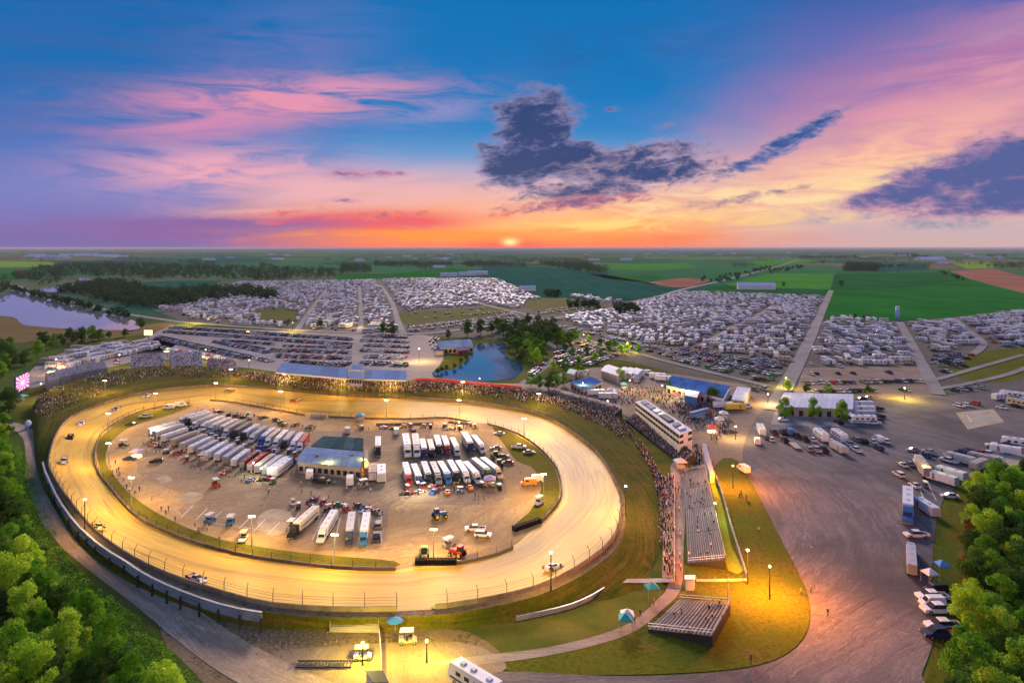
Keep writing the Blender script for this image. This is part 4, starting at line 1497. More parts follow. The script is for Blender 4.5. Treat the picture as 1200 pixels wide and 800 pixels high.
# race cars circling on the clay; a frame on the banked surface gives height
def track_frame(px, py):
    best = None
    for i in range(NT):
        for q in range(0, 21):
            t = q / 20
            p = lerp(edge_i[i], edge_o[i], t)
            z = 0.15 + (ZO - 0.15) * (t ** 1.5)
            g = P(px, py, z)
            e = (g.x - p.x) ** 2 + (g.y - p.y) ** 2
            if best is None or e < best[0]:
                best = (e, i, t, g)
    _, i, t, g = best
    d = lerp(edge_i[(i + 1) % NT], edge_o[(i + 1) % NT], t) - lerp(edge_i[i - 1], edge_o[i - 1], t)
    side = edge_o[i] - edge_i[i]
    slope = (ZO - 0.15) * 1.5 * (t ** 0.5) / hypot(side.x, side.y)
    return g, d, side, slope


for x, y, c, l in [(172, 464.5, 'white', 'white race car entering the far turn'), (136, 480, 'silver', 'silver race car following round the turn below the coaches'), (95, 497, 'white', 'white race car with red spoiler low on the turn near the big screen'), (82, 513.5, 'black', 'black race car on the turn near the big screen'),
                   (75, 541, 'silver', 'silver race car alone at the end of the oval beside the blue tank'), (115, 619, 'yellow', 'yellow race car high on the banking above the billboards'), (231, 680.5, 'silver', 'silver and blue race car by the end of the billboards'),
                   (268, 458.5, 'grey', 'grey race car on the far straight'), (649, 666, 'white', 'white race car with long shadow on the turn beside the grass lawn'), (345, 470, 'red', 'red race car on the far straight before the grandstand')]:
    g, d, side, slope = track_frame(x, y)
    rz = atan2(-d.y, -d.x)
    o = vehicle('race', c, g + Vector((0, 0, 0.04)), rz, l, 'race cars on the clay oval')
    fx = Vector((cos(rz), sin(rz), 0))
    sl = slope * zc(side, 0).normalized()
    up = Vector((-sl.x, -sl.y, 1)).normalized()
    fx = (fx - up * fx.dot(up)).normalized()
    fy = up.cross(fx)
    from mathutils import Matrix
    o.rotation_euler = Matrix((fx, fy, up)).transposed().to_euler()

# ------------------------------------------------------------------ asphalt lot on the right
ZL = 0.12


def lotv(kind, col, x, y, ang, label, group=None, scale=1.0, z=ZL):
    vehicle(kind, col, P(x, y, z), radians(ang), label, group, scale)


def zs(x, y):
    return 880 + x / 6, 430 + y / 6


def zt(x, y):
    return 1000 + x / 6, 480 + y / 6


for a, k, c, ang, l in [
    ((72, 465), 'trailer', 'white', 78, 'white enclosed trailer with blue flank at the end of the truck row'), ((45, 538), 'van', 'white', 75, 'white van in front of the end trailer of the truck row'), ((110, 507), 'sedan', 'navy', 80, 'navy car next to the end trailer'),
    ((145, 518), 'sedan', 'silver', 80, 'silver car beside the navy car in the truck row'), ((165, 470), 'pickup', 'maroon', 85, 'maroon pickup in the truck row'), ((228, 468), 'pickup', 'black', 85, 'black pickup between maroon and blue vehicles in the truck row'), ((270, 470), 'van', 'blue', 85, 'bright blue van in the truck row'),
    ((238, 525), 'pickup', 'black', 85, 'black pickup below the bright blue van'), ((325, 492), 'pickup', 'black', 85, 'black pickup towing the flat tan trailer'), ((380, 515), 'pickup', 'black', 85, 'black crew pickup in the middle of the truck row'),
    ((435, 520), 'sedan', 'white', 85, 'white small car beside the white coaches'), ((408, 587), 'suv', 'grey', 85, 'grey suv below the truck row'), ((462, 592), 'pickup', 'silver', 85, 'silver pickup below the white coach'), ((512, 592), 'pickup', 'black', 85, 'black pickup next to the silver pickup below the coach'),
    ((492, 507), 'motorhome', 'white', 84, 'white coach with open roof pods in the truck row'), ((620, 512), 'motorhome', 'white', 86, 'white coach behind the grey box trailer'), ((615, 592), 'trailer', 'silver', -88, 'grey box trailer towed behind the white coach'),
    ((565, 530), 'sedan', 'white', 85, 'white car between the two white coaches'), ((698, 555), 'pickup', 'silver', 88, 'silver pickup beside the box trailer'), ((742, 520), 'suv', 'grey', 88, 'grey suv behind the white utility truck'), ((740, 592), 'pickup', 'white', 90, 'white utility truck with open bed'),
    ((792, 530), 'suv', 'black', 88, 'black suv at the end of the truck row'), ((855, 532), 'sedan', 'white', 90, 'white car to one side of the lone van'), ((897, 522), 'van', 'white', 90, 'white van standing between two white cars'), ((942, 530), 'suv', 'white', 90, 'white suv to one side of the lone van'), ((897, 580), 'suv', 'navy', 90, 'dark blue suv in front of the lone van'),
    ((225, 378), 'sedan', 'white', 3, 'white car on the apron of the white shed'), ((620, 397), 'pickup', 'black', 85, 'black pickup on the apron by the round tree'), ((700, 375), 'trailer', 'white', 86, 'white trailer standing at the corner of the white shed'),
    ((790, 283), 'trailer', 'white', 178, 'white long trailer closest to the dirt car park by the shed'), ((800, 318), 'trailer', 'white', 178, 'white long trailer between a white and a silver one by the shed'), ((800, 352), 'trailer', 'silver', 178, 'silver long trailer beside the white motorhome at the shed'), ((785, 396), 'motorhome', 'white', 178, 'white motorhome beside the silver trailer at the shed'),
    ((885, 302), 'pickup', 'black', 178, 'black pickup hitched to a white trailer by the shed'), ((895, 357), 'pickup', 'black', 178, 'black pickup hitched to the silver trailer by the shed'), ((890, 382), 'sedan', 'navy', 178, 'navy car below the black hitched pickup'), ((862, 402), 'pickup', 'white', 178, 'white pickup beside the motorhome at the shed'),
    ((775, 235), 'suv', 'black', 178, 'black suv behind the corner of the white shed'), ((825, 222), 'sedan', 'silver', 178, 'silver car behind the corner of the white shed'),
]:
    x, y = zs(*a)
    lotv(k, c, x, y, ang, l)
x, y = zs(312, 565)
fb = thing('flat_trailer', 'empty flat tan trailer behind the black pickup', 'trailer', P(x, y, ZL), radians(85))
mb = MB(); mb.box((0, 0, 0.75), (7.5, 2.3, 0.16)); part('deck', mb, 'wall_tan', fb)
mb = MB(); mb.bar((3.7, 0, 0.6), (5.0, 0, 0.6), 0.14, 0.12); part('tow_bar', mb, 'chassis', fb)
for wx in (-0.9, 0.2):
    for wy in (-1.05, 1.05):
        part('wheel', wheel_mb(wx, wy, 0.36, 0.24), ['rubber', 'rim'], fb)
for a, k, c, ang, l in [
    ((420, 292), 'sedan', 'grey', 172, 'grey car lying across the head of the long truck'), ((540, 312), 'pickup', 'silver', 112, 'silver pickup beside the teal car at the truck cab'), ((505, 330), 'sedan', 'navy', 118, 'dark teal car beside the truck cab'), ((347, 397), 'sedan', 'silver', 88, 'silver car alongside the grey car at the long tan truck'),
    ((393, 392), 'sedan', 'grey', 88, 'grey car close to the long tan truck'), ((320, 467), 'suv', 'cream', 90, 'pale pink hatchback alone on the asphalt'), ((433, 543), 'sedan', 'white', 88, 'white car above the blue and white truck'), ((506, 545), 'cart', 'grey', 80, 'grey motorbike cart on the bay line'),
    ((585, 443), 'suv', 'black', 118, 'black suv above the two white trailers'), ((628, 512), 'trailer', 'white', 116, 'white trailer of the slanted pair, next to the white car on the grass'), ((690, 478), 'trailer', 'white', 116, 'white trailer of the slanted pair, next to the silver trailer'), ((673, 370), 'pickup', 'white', 115, 'white pickup in a slanted bay'),
    ((757, 373), 'trailer', 'silver', 118, 'silver trailer in a slanted bay'), ((765, 310), 'suv', 'navy', 120, 'dark suv behind the silver trailer'), ((800, 300), 'suv', 'navy', 125, 'navy suv beside the dark suv'), ((803, 362), 'pickup', 'black', 122, 'black pickup next to the silver trailer'), ((888, 312), 'sedan', 'red', 125, 'bright red car by the wood edge'),
    ((952, 322), 'pickup', 'white', 122, 'white pickup next to the bright red car'), ((920, 372), 'trailer', 'tan', 125, 'tan open crate trailer at the wood edge'), ((980, 370), 'van', 'white', 125, 'white van with square back at the wood edge'), ((885, 415), 'trailer', 'tan', 215, 'pale low trailer at the grass edge'),
    ((995, 265), 'pickup', 'white', 145, 'white pickup nosed to the sandy corner'), ((1085, 258), 'pickup', 'black', 145, 'black pickup near the sandy corner'), ((1075, 308), 'trailer', 'white', 140, 'white box trailer on the sandy corner'), ((1160, 265), 'motorhome', 'white', 140, 'white motorhome on the sandy corner'), ((1130, 290), 'suv', 'grey', 140, 'grey suv between box trailer and motorhome'),
    ((678, 617), 'sedan', 'white', 165, 'white car on the grass edge of the wood'), ((515, 720), 'trailer', 'white', 90, 'tall white trailer beside the blue and white truck'),
]:
    x, y = zt(*a)
    lotv(k, c, x, y, ang, l)
sheet('sandy_corner', [(1165, 530), (1180, 524), (1215, 522), (1215, 545), (1185, 547)], 'pad', 0.115)
veh_px('transporter', ('tan', 'white'), (1087, 562), (1074, 532), 'long tan truck with white cab in the slanted bays', z=ZL, length=20.5)
veh_px('transporter', ('white', 'blue'), (1064, 572), (1064, 616), 'white semi truck with blue cab pointing down the lot', z=ZL, length=20.5)
veh_px('transporter', ('silver', 'silver'), (1069, 676), (1067, 632), 'silver bus-like truck with black rear standing by the awnings', z=ZL, length=20.5)
veh_px('pickup', 'white', (1088, 629), (1060, 629), 'white pickup across the front of the silver truck', z=ZL, length=6)
for y, c, x0, x1, k, l in [(694, 'black', 1081, 1111, 'van', 'black limousine van next to the awnings by the wood'), (702, 'white', 1073, 1112, 'pickup', 'white pickup second in the row by the wood'), (709.5, 'white', 1076, 1108, 'van', 'white van third in the row by the wood'), (717.5, 'white', 1077, 1123, 'pickup', 'white pickup with black bed cover in the row by the wood'),
                           (737, 'white', 1081, 1131, 'pickup', 'white pickup with loaded bed next to the navy one in the wood row'), (746, 'navy', 1075, 1128, 'pickup', 'navy pickup with red load, last of the wood row')]:
    o = veh_px(k, c, (x1, y), (x0, y), l, z=ZL, length=6.4)
    if 'red load' in l:
        mb = MB(); mb.box((-1.9, 0, 0.85), (1.2, 1.2, 0.4)); part('load', mb, 'paint_red', o)
vehicle('van', 'white', P(871, 552, ZL), radians(100), 'white van standing by the orange-lit verge')
vehicle('suv', 'black', P(856, 508, ZL), radians(10), 'black suv at the lamplit midway exit')
o = veh_px('motorhome', 'white', (582, 826), (532, 794), 'white motorhome at the edge of the yellow-lit dirt yard', z=ZL)

# ================================================================== WALLS, FENCES, LAMPS
def wall_run(name, label, pts, h, th, mat, seg=5.0, post=None, post_every=1, post_h=2.2, rail=False, lean=None, cat='wall'):
    """wall of separate panels standing along world points; optional fence posts with cables"""
    t = thing(name, label, cat, pts[0])
    org = Vector(pts[0])
    # resample
    acc, line = 0.0, [Vector(pts[0])]
    for a, b in zip(pts[:-1], pts[1:]):
        a, b = Vector(a), Vector(b)
        L = (b - a).length
        while acc + L >= seg:
            k = (seg - acc) / L
            a = lerp(a, b, k)
            L = (b - a).length
            line.append(a.copy())
            acc = 0.0
        acc += L
    line.append(Vector(pts[-1]))
    for i, (a, b) in enumerate(zip(line[:-1], line[1:])):
        if (b - a).length < 0.3:
            continue
        mb = MB()
        d = (b - a).normalized() * 0.02
        mb.bar(a + d - org, b - d - org, th, h)
        part('wall_panel', mb, mat, t)
        if post and i % post_every == 0:
            mb = MB()
            ln = lean(a) if lean else Vector((0, 0, 0))
            q = a - org
            mb.cyl(q + Vector((0, 0, h * 0.5)), q + Vector((0, 0, h + post_h * 0.7)), 0.07, seg=5)
            mb.cyl(q + Vector((0, 0, h + post_h * 0.7)), q + Vector((0, 0, h + post_h)) + ln, 0.06, seg=5)
            part('fence_post', mb, post, t)
    if rail:
        for hh in (0.35, 0.7, 0.98):
            mb = MB()
            for a, b in zip(line[:-1], line[1:]):
                mb.bar(a - org + Vector((0, 0, h + post_h * hh * 0.7)), b - org + Vector((0, 0, h + post_h * hh * 0.7)), 0.03, 0.03)
            part('fence_cable', mb, 'post_dark', t)
    return t


def inward(a):
    d = zc(CEN - a, 0).normalized()
    return d * 0.7


# gaps: entry gate between OUT control points 26 (510,713) and 27 (465,715)
gate_a, gate_b = ring_i(26), ring_i(27)
loop = [edge_o[i % NT] + Vector((0, 0, -0.05)) for i in range(gate_b, gate_a + NT + 1)]
wall_run('outer_track_wall', 'low concrete wall with leaning fence posts round the outside of the clay oval', loop, 0.95, 0.3, 'dirty_concrete', 6.0, 'post_dark', 1, 2.4, True, inward)
# inner walls, by stretches
def inner_run(px, name, label, h=0.75, mat='dirty_concrete', post='post_dark', seg=5.0):
    pts = catmull([tuple(P(a, b, 0.13)) for a, b in px], 4)
    wall_run(name, label, pts, h, 0.28, mat, seg, post, 1, 1.5, True)


inner_run([(222, 473), (200, 475.5), (170, 481), (150, 488.5), (133, 498), (120, 508), (112, 526), (111, 541), (117, 557), (127, 570), (157, 604), (200, 626), (240, 640), (283, 651), (333, 659), (400, 667), (464, 667.5)], 'inner_track_wall', 'inner guard wall along the grass verge of the lamplit turn')
inner_run([(246, 469.5), (273, 472), (307, 478), (357, 487)], 'inner_track_wall', 'inner wall with fence behind the parked transporters of the far straight')
inner_run([(385, 489), (430, 491), (480, 491.5), (520, 490), (552, 495)], 'inner_track_wall', 'inner wall with fence behind the blue-roofed building')
inner_run([(571, 497), (607, 509), (632, 526), (650, 546), (657, 566), (656, 586), (640, 606), (633, 612)], 'inner_track_wall', 'inner wall round the grass of the turn with the orange truck')
inner_run([(535, 661), (560, 656), (585, 649), (601, 642)], 'inner_track_wall', 'short inner wall behind the red tractor', 0.6)
# flag stand and pit sign boards on the far straight
for x0, y0, x1, y1, l in [(364, 489, 382, 490, 'pale barrier boards closing the gap in the inner wall')]:
    wall_run('barrier', l, [P(x0, y0, 0.14), P(x1, y1, 0.14)], 1.6, 0.3, 'galvanised', 2.2, cat='barrier')
wall_run('scoring_bench', 'long brown planter bench behind the far straight wall', [P(441, 498, 0.14), P(508, 497, 0.14)], 0.8, 1.2, 'dirty_concrete', 5, cat='bench')
wall_run('planter_bench', 'short brown planter by the end of the far straight wall', [P(526, 495, 0.14), P(549, 497, 0.14)], 0.7, 1.2, 'dirty_concrete', 5, cat='bench')


def tyre_wall(label, px):
    pts = [P(a, b, 0.14) for a, b in px]
    t = thing('tyre_wall', label, 'tyre wall', pts[0])
    org = pts[0]
    d = pts[1] - pts[0]
    n = int(d.length / 0.78)
    tyre = MB()
    for k in range(3):
        tyre.cyl((0, 0, k * 0.42), (0, 0, k * 0.42 + 0.38), 0.38, seg=10)
    me = tyre.mesh('tyre_stack', ['rubber'])
    for i in range(n + 1):
        for r in (0, 1):
            o = link('tyre_stack', me, t)
            s = Vector((-d.y, d.x, 0)).normalized() * (0.78 * r)
            o.location = lerp(pts[0], pts[1], i / n) - org + s


tyre_wall('row of stacked black tyres at the pit gate beside the green tractor', [(488, 661.5), (533, 661.5)])
tyre_wall('row of stacked black tyres at the tip of the turn verge', [(604, 622.5), (633, 612.5)])

# billboards on dark posts outside the near turn
BB = [(50, 541), (53, 552), (58, 563), (65, 578), (72, 590), (82, 604), (93, 617), (103, 626), (113, 635), (130, 647), (147, 657), (163, 668), (180, 677.5), (197, 685.5), (213, 692), (235, 700), (257, 707), (282, 713), (307, 717)]
Zb = 3.6
bpts = [P(a, b, Zb) for a, b in BB]
bbt = thing('billboard_row', 'long row of grey-blue billboard backs on dark posts outside the track', 'billboard', zc(bpts[0], 0))
org = zc(bpts[0], 0)
for i, (a, b) in enumerate(zip(bpts[:-1], bpts[1:])):
    d = (b - a).normalized()
    nrm = Vector((d.y, -d.x, 0))
    mb = MB()
    lo_a, lo_b = zc(a, 1.75) - org + d * 0.05, zc(b, 1.75) - org - d * 0.05
    mb.bar(lo_a, lo_b, 0.22, 1.85)
    panel = part('billboard_panel', mb, 'board_back', bbt)
    mb = MB()
    sgn = 1 if (CEN - a).dot(nrm) < 0 else -1
    for hh in (0.35, 1.3):
        off = nrm * (0.16 * sgn) + Vector((0, 0, hh))
        mb.bar(lo_a + off, lo_b + off, 0.09, 0.1)
    part('batten', mb, 'galvanised', panel)
    mb = MB()
    mb.bar(lo_a + Vector((0, 0, 1.86)), lo_b + Vector((0, 0, 1.86)), 0.5, 0.06)
    part('top_cap', mb, 'galvanised', panel)
    for q in ((a,) if i < len(bpts) - 2 else (a, b)):
        mb = MB()
        mb.box(tuple(zc(q, 1.3) - org + nrm * (0.3 * sgn)), (0.34, 0.34, 2.6))
        part('post', mb, 'post_dark', bbt)


def light_pole(px, ybase, ytop, label, group=None, zb=0.14, power=0, col=(1.0, 0.70, 0.34), heads=3, mat='lamp_white', aim=None, hmin=5.0, head=0.32, mast='galvanised', cat='lamp'):
    base = P(px, ybase, zb)
    h = max(hmin, (ybase - ytop) * (CAM_H - zb) / (ybase - HORIZON))
    t = thing('light_pole', label, cat, base, 0, group)
    mb = MB()
    mb.cyl((0, 0, 0), (0, 0, h), 0.16, 0.09, 7)
    part('pole', mb, mast, t)
    if heads:
        d = Vector((1, 0, 0)) if aim is None else Vector((-(aim - base).y, (aim - base).x, 0)).normalized()
        w = 0.6 * (heads - 1) / 2 + 0.2
        mb = MB()
        mb.bar(d * -w + Vector((0, 0, h - 0.1)), d * w + Vector((0, 0, h - 0.1)), 0.1, 0.1)
        part('crossarm', mb, mast, t)
        for i in range(heads):
            q = d * (0.6 * (i - (heads - 1) / 2)) + Vector((0, 0, h + 0.12))
            mb = MB()
            mb.box(tuple(q), (head, head, head * 0.75), 0, 0, 0.8, 0.8)
            part('lamp_head', mb, mat, t)
    if power:
        ld = bpy.data.lights.new('lamp_light', 'POINT')
        ld.energy = power
        ld.color = col
        ld.shadow_soft_size = 0.45
        lo = link('lamp_light', ld, t)
        lo.location = (0, 0, h + 0.75)
    return t


FL = 'floodlight poles round the oval'
WARM = (1.0, 0.585, 0.14)
TP = 11500
for px, yb, yt, l in [
    (154, 596, 560, 'floodlight pole on the verge of the turn, above the yellow race car'), (295, 640, 612, 'floodlight pole on the verge beside the white cart'), (508, 657, 629, 'floodlight pole behind the tyre wall between two tractors'),
    (637, 588, 556, 'floodlight pole on the verge near the orange safety truck'), (614, 513, 499, 'floodlight pole on the verge by the white pickup'), (538, 493, 469, 'floodlight pole at the end of the wall of the far straight'),
    (453, 492, 469, 'dark floodlight pole behind the long planter bench'), (329, 483, 459, 'floodlight pole on the wall behind the transporters'), (253, 470, 449, 'floodlight pole where the far straight wall begins'),
    (127, 506, 494, 'short floodlight pole on the inner wall of the turn near the screen'), (127, 545, 532, 'short floodlight pole on the verge of the turn beside the navy car'), (182, 480, 468, 'short floodlight pole near the rescue vans'),
    (392, 664, 640, 'floodlight pole on the verge by the open bays')]:
    light_pole(px, yb, yt, l, FL, 0.2, TP, WARM, 3, hmin=7.0)
for k, s, l in [(4.0, 0.25, 'tall floodlight pole on the spectator bank below the coaches'), (7.4, 0.25, 'tall floodlight pole on the spectator bank in front of the silver bleachers'), (9.1, 0.2, 'tall floodlight pole at the end of the covered grandstand beside the grass bank'),
                (10.4, 0.2, 'tall floodlight pole in front of the covered grandstand'), (11.6, 0.2, 'tall floodlight pole in front of the grandstand box'), (13.5, 0.3, 'tall floodlight pole below the red terrace rail'),
                (15.6, 0.25, 'tall floodlight pole on the grass bank below the tents')]:
    b = bank_pt(ring_i(0) + k * NSEG, s)
    t = thing('light_pole', l, 'lamp', b, 0, 'floodlight poles on the spectator bank')
    h = 6.0
    mb = MB(); mb.cyl((0, 0, -0.1), (0, 0, h), 0.17, 0.1, 7); part('pole', mb, 'galvanised', t)
    mb = MB(); mb.bar((-1.1, 0, h - 0.1), (1.1, 0, h - 0.1), 0.1, 0.1); part('crossarm', mb, 'galvanised', t)
    for i in range(3):
        mb = MB(); mb.box((0.6 * (i - 1), -0.1, h + 0.12), (0.32, 0.32, 0.24), 0, 0, 0.8, 0.8); part('lamp_head', mb, 'lamp_white', t)
    ld = bpy.data.lights.new('lamp_light', 'POINT'); ld.energy = TP * 0.75; ld.color = WARM; ld.shadow_soft_size = 0.45
    lo = link('lamp_light', ld, t); lo.location = (0, 0, h + 0.75)
# outer poles along the near straight and near turns: the same floodlights, mounted on the wall
for k, l in [(23.5, 'floodlight pole on the outer wall above the curved rail'), (34.0, 'floodlight pole on the outer wall behind the billboards'), (20.5, 'floodlight pole on the outer wall facing the spectator deck')]:
    i = int(ring_i(0) + k * NSEG)
    b = apron[i % NT]
    t = thing('light_pole', l, 'lamp', b, 0, 'floodlight poles on the outer wall')
    h = 7.5
    mb = MB(); mb.cyl((0, 0, -0.1), (0, 0, h), 0.15, 0.1, 7); part('pole', mb, 'post_dark', t)
    mb = MB(); mb.box((0, 0, h + 0.1), (0.5, 0.5, 0.25), 0, 0, 0.8, 0.8); part('lamp_head', mb, 'lamp_white', t)
    ld = bpy.data.lights.new('lamp_light', 'POINT'); ld.energy = TP * 0.7; ld.color = WARM; ld.shadow_soft_size = 0.45
    lo = link('lamp_light', ld, t); lo.location = (0, 0, h + 0.75)

ORANGE, YEL, WH, GLD = (1.0, 0.27, 0.0), (1.0, 0.74, 0.07), (1.0, 0.92, 0.74), (1.0, 0.66, 0.25)
for px, yb, yt, l, pw, c, m, z in [
    (859, 572, 546, 'lit street lamp at the edge of the orange lawn by the white van', 32000, ORANGE, 'lamp_orange', 0.1),
    (876, 684, 645, 'lit street lamp at the fence corner beside the long bleachers', 16000, ORANGE, 'lamp_orange', 0.1),
    (902, 702, 664, 'lit street lamp on the lawn edge beside the asphalt', 48000, ORANGE, 'lamp_orange', 0.1),
    (425, 779, 764, 'lit yard lamp beside the dark grid in the dirt yard', 10000, YEL, 'lamp_yellow', 0.1),
    (500, 776, 755, 'lit yard lamp by the beige cart at the entry road', 9000, YEL, 'lamp_yellow', 0.1),
    (1060, 468, 455, 'lit yellow lamp at the corner of the dirt car park', 15000, YEL, 'lamp_yellow', 0.1),
    (1083, 560, 548, 'lit lamp under the long tan truck bays', 900, YEL, 'lamp_yellow', 0.1),
    (921, 455, 443, 'lit yellow lamp behind the white shed', 9000, YEL, 'lamp_yellow', 0.1),
    (900, 475, 462, 'lit lamp at the road bend beside the white shed', 12000, GLD, 'lamp_warm', 0.1),
    (862, 515, 500, 'lit lamp at the midway exit by the red stalls', 9000, GLD, 'lamp_warm', 0.1),
    (491, 424, 409, 'lit lamp on the shore road by the pond', 22000, GLD, 'lamp_warm', 0.1),
    (419, 384, 372, 'lit lamp at the camp crossroads', 14000, GLD, 'lamp_warm', 0.1),
    (222, 380, 368, 'lit lamp where the lake road meets the car park', 26000, YEL, 'lamp_yellow', 0.1),
    (343, 388, 378, 'lit lamp on the camp road by the bushes', 16000, YEL, 'lamp_yellow', 0.1),
    (562, 452, 444, 'lit lamp on the terrace road behind the red rail', 3500, GLD, 'lamp_warm', 0.1),
    (735, 414, 402, 'lit yellow lamp among the roadside trees', 12000, YEL, 'lamp_yellow', 0.1),
    (684, 402, 392, 'lit yellow lamp on the tree-lined camp road', 12000, YEL, 'lamp_yellow', 0.1),
    (683, 460, 449, 'lit lamp at the small blue-roofed stand', 4500, (1.0, 0.6, 0.2), 'lamp_warm', 0.1),
    (738, 458, 446, 'lit lamp among the vendor tents', 5000, GLD, 'lamp_warm', 0.1),
    (776, 466, 452, 'lit lamp in front of the long blue-roofed hall', 5000, YEL, 'lamp_yellow', 0.1),
    (800, 470, 457, 'lit lamp beside the open stage', 4000, WH, 'lamp_white', 0.1),
    (712, 480, 470, 'lit lamp above the packed stand', 1800, (1.0, 0.7, 0.6), 'lamp_white', 0.1),
    (838, 610, 590, 'lit white lamp behind the top rows of the long bleachers', 900, (0.95, 1.0, 0.5), 'lamp_white', 0.1),
    (66, 431, 421, 'lit lamp at the food stalls below the coaches', 9000, (1.0, 0.6, 0.2), 'lamp_warm', 3.0),
    (48, 462, 450, 'lit lamp on the grass beside the big screen', 5000, (1.0, 0.66, 0.2), 'lamp_warm', 3.0),
    (140, 425, 416, 'lit lamp behind the silver bleachers by the red tent', 5000, (1.0, 0.7, 0.65), 'lamp_white', 3.0),
    (196, 420, 409, 'lit lamp between two silver bleachers', 5000, YEL, 'lamp_yellow', 3.0),
    (241, 421, 410, 'lit lamp between the silver bleachers and the red stalls', 6000, YEL, 'lamp_yellow', 3.0),
    (292, 432, 422, 'lit yellow lamp at the end of the covered grandstand', 7000, YEL, 'lamp_yellow', 3.0),
    (490, 580, 570, 'lit work lamp in front of the transporter noses', 2600, WH, 'lamp_white', 0.16),
    (306, 563, 552, 'lit work lamp behind the transporter tails', 1800, WH, 'lamp_white', 0.16),
    (297, 556, 546, 'lit greenish work lamp behind the transporter tails', 1000, (0.75, 1.0, 0.8), 'lamp_white', 0.16),
    (184, 512, 502, 'lit work lamp at the outer end of the transporters', 1500, (1.0, 0.95, 0.75), 'lamp_white', 0.16),
    (428, 552, 540, 'lit lamp at the corner of the infield building', 2200, YEL, 'lamp_yellow', 0.16),
    (384, 556, 548, 'lit yellow lamp under the eaves of the infield building', 1800, YEL, 'lamp_yellow', 0.16),
    (538, 506, 496, 'lit work lamp between two transporters near the far straight', 1800, GLD, 'lamp_white', 0.16),
]:
    light_pole(px, yb, yt, l, None, z, pw, c, 1, m, hmin=3.6, head=0.4, mast='post_dark')

# ================================================================== BUILDINGS
def building(name, label, roof_px, z, roof_mat, wall_mat, ridge=0.0, windows=None, cat='building', group=None, ribs=0, eave=0.35, z0=0.0, extra=None):
    """four-corner building: roof corner pixels at eave height z; order front-left, front-right, back-right, back-left"""
    c = [P(a, b, z) for a, b in roof_px]
    cen = zc((c[0] + c[1] + c[2] + c[3]) / 4, z0)
    t = thing(name, label, cat, cen, 0, group)
    q = [p - cen for p in c]
    mid = (q[0] + q[1] + q[2] + q[3]) / 4
    inn = [zc(p + (mid - p).normalized() * eave, 0) for p in q]
    zt_ = z - z0
    for i in range(4):
        a, b = inn[i], inn[(i + 1) % 4]
        mb = MB()
        nrm = Vector(((b - a).y, -(b - a).x, 0)).normalized()
        mb.hexa([a, b, b - nrm * 0.2, a - nrm * 0.2], [zc(p, zt_ - 0.02) for p in (a, b, b - nrm * 0.2, a - nrm * 0.2)])
        w = part('wall', mb, wall_mat if isinstance(wall_mat, str) else wall_mat[i], t)
        if windows and i in windows:
            nw, h0, h1, fr = windows[i]
            for k in range(nw):
                u0, u1 = (k + 0.5 - fr / 2) / nw, (k + 0.5 + fr / 2) / nw
                pa, pb = lerp(a, b, u0) + nrm * 0.03, lerp(a, b, u1) + nrm * 0.03
                mb = MB()
                mb.hexa([zc(pa, h0), zc(pb, h0), zc(pb - nrm * .06, h0), zc(pa - nrm * .06, h0)], [zc(pa, h1), zc(pb, h1), zc(pb - nrm * .06, h1), zc(pa - nrm * .06, h1)])
                part('window', mb, 'glass_dark', w)
    # gable or flat roof in panels
    m1, m2 = (q[0] + q[3]) / 2, (q[1] + q[2]) / 2
    top = zt_ + ridge
    np_ = max(1, ribs)
    for k in range(np_):
        u0, u1 = k / np_, (k + 1) / np_
        for (s0, s1) in ((0, 'm'), ('m', 3)) if ridge else ((0, 3),):
            def edge(s, u):
                if s == 'm': return zc(lerp(m1, m2, u), top)
                return zc(lerp(q[0], q[1], u) if s == 0 else lerp(q[3], q[2], u), zt_)
            g = 0.03 / max(1, (q[1] - q[0]).length)
            A, B, C_, D = edge(s0, u0 + g), edge(s0, u1 - g), edge(s1, u1 - g), edge(s1, u0 + g)
            mb = MB()
            mb.hexa([A, B, C_, D], [p + Vector((0, 0, 0.14)) for p in (A, B, C_, D)])
            part('roof_panel', mb, roof_mat, t)
    if ridge:
        for a, b, m in ((inn[3], inn[0], m1), (inn[1], inn[2], m2)):
            mb = MB()
            tri = [zc(a, zt_), zc(b, zt_), zc((a + b) / 2, top - 0.05)]
            n_ = Vector(((b - a).y, -(b - a).x, 0)).normalized() * 0.1
            mb.v += [tuple(p) for p in tri] + [tuple(p - n_) for p in tri]
            mb.f += [(0, 1, 2), (5, 4, 3), (0, 3, 4, 1), (1, 4, 5, 2), (2, 5, 3, 0)]
            mb.m += [0] * 5
            part('gable', mb, wall_mat if isinstance(wall_mat, str) else wall_mat[0], t)
    return t


inf = building('infield_building', 'infield building with slate blue roof and red corner', [(348, 541.5), (424, 549), (426, 529.5), (357.5, 523.5)], 3.6, 'roof_slate', ['wall_tan', 'wall_red', 'wall_tan', 'wall_tan'], 0.35, {0: (10, 0.9, 2.4, 0.6)}, ribs=9)
for k, (x, y) in enumerate([(372, 534), (413, 533)]):
    mb = MB(); p = P(x, y, 4.1) - inf.location; mb.box((p.x, p.y, p.z), (1.0, 1.0, 0.6)); part('roof_vent', mb, 'post_dark', inf)
building('infield_annex', 'dark green flat-roofed annex behind the slate blue infield building', [(364, 522.6), (426, 528.4), (426, 513.5), (379, 511)], 3.3, 'roof_green', 'wall_grey', 0.0, {1: (3, 0.9, 2.2, 0.6)}, ribs=5)
building('awning', 'narrow lit awning on the end wall of the infield building', [(427, 549), (432, 549), (431, 527), (427, 527)], 2.6, 'wall_tan', 'wall_tan', ribs=5)
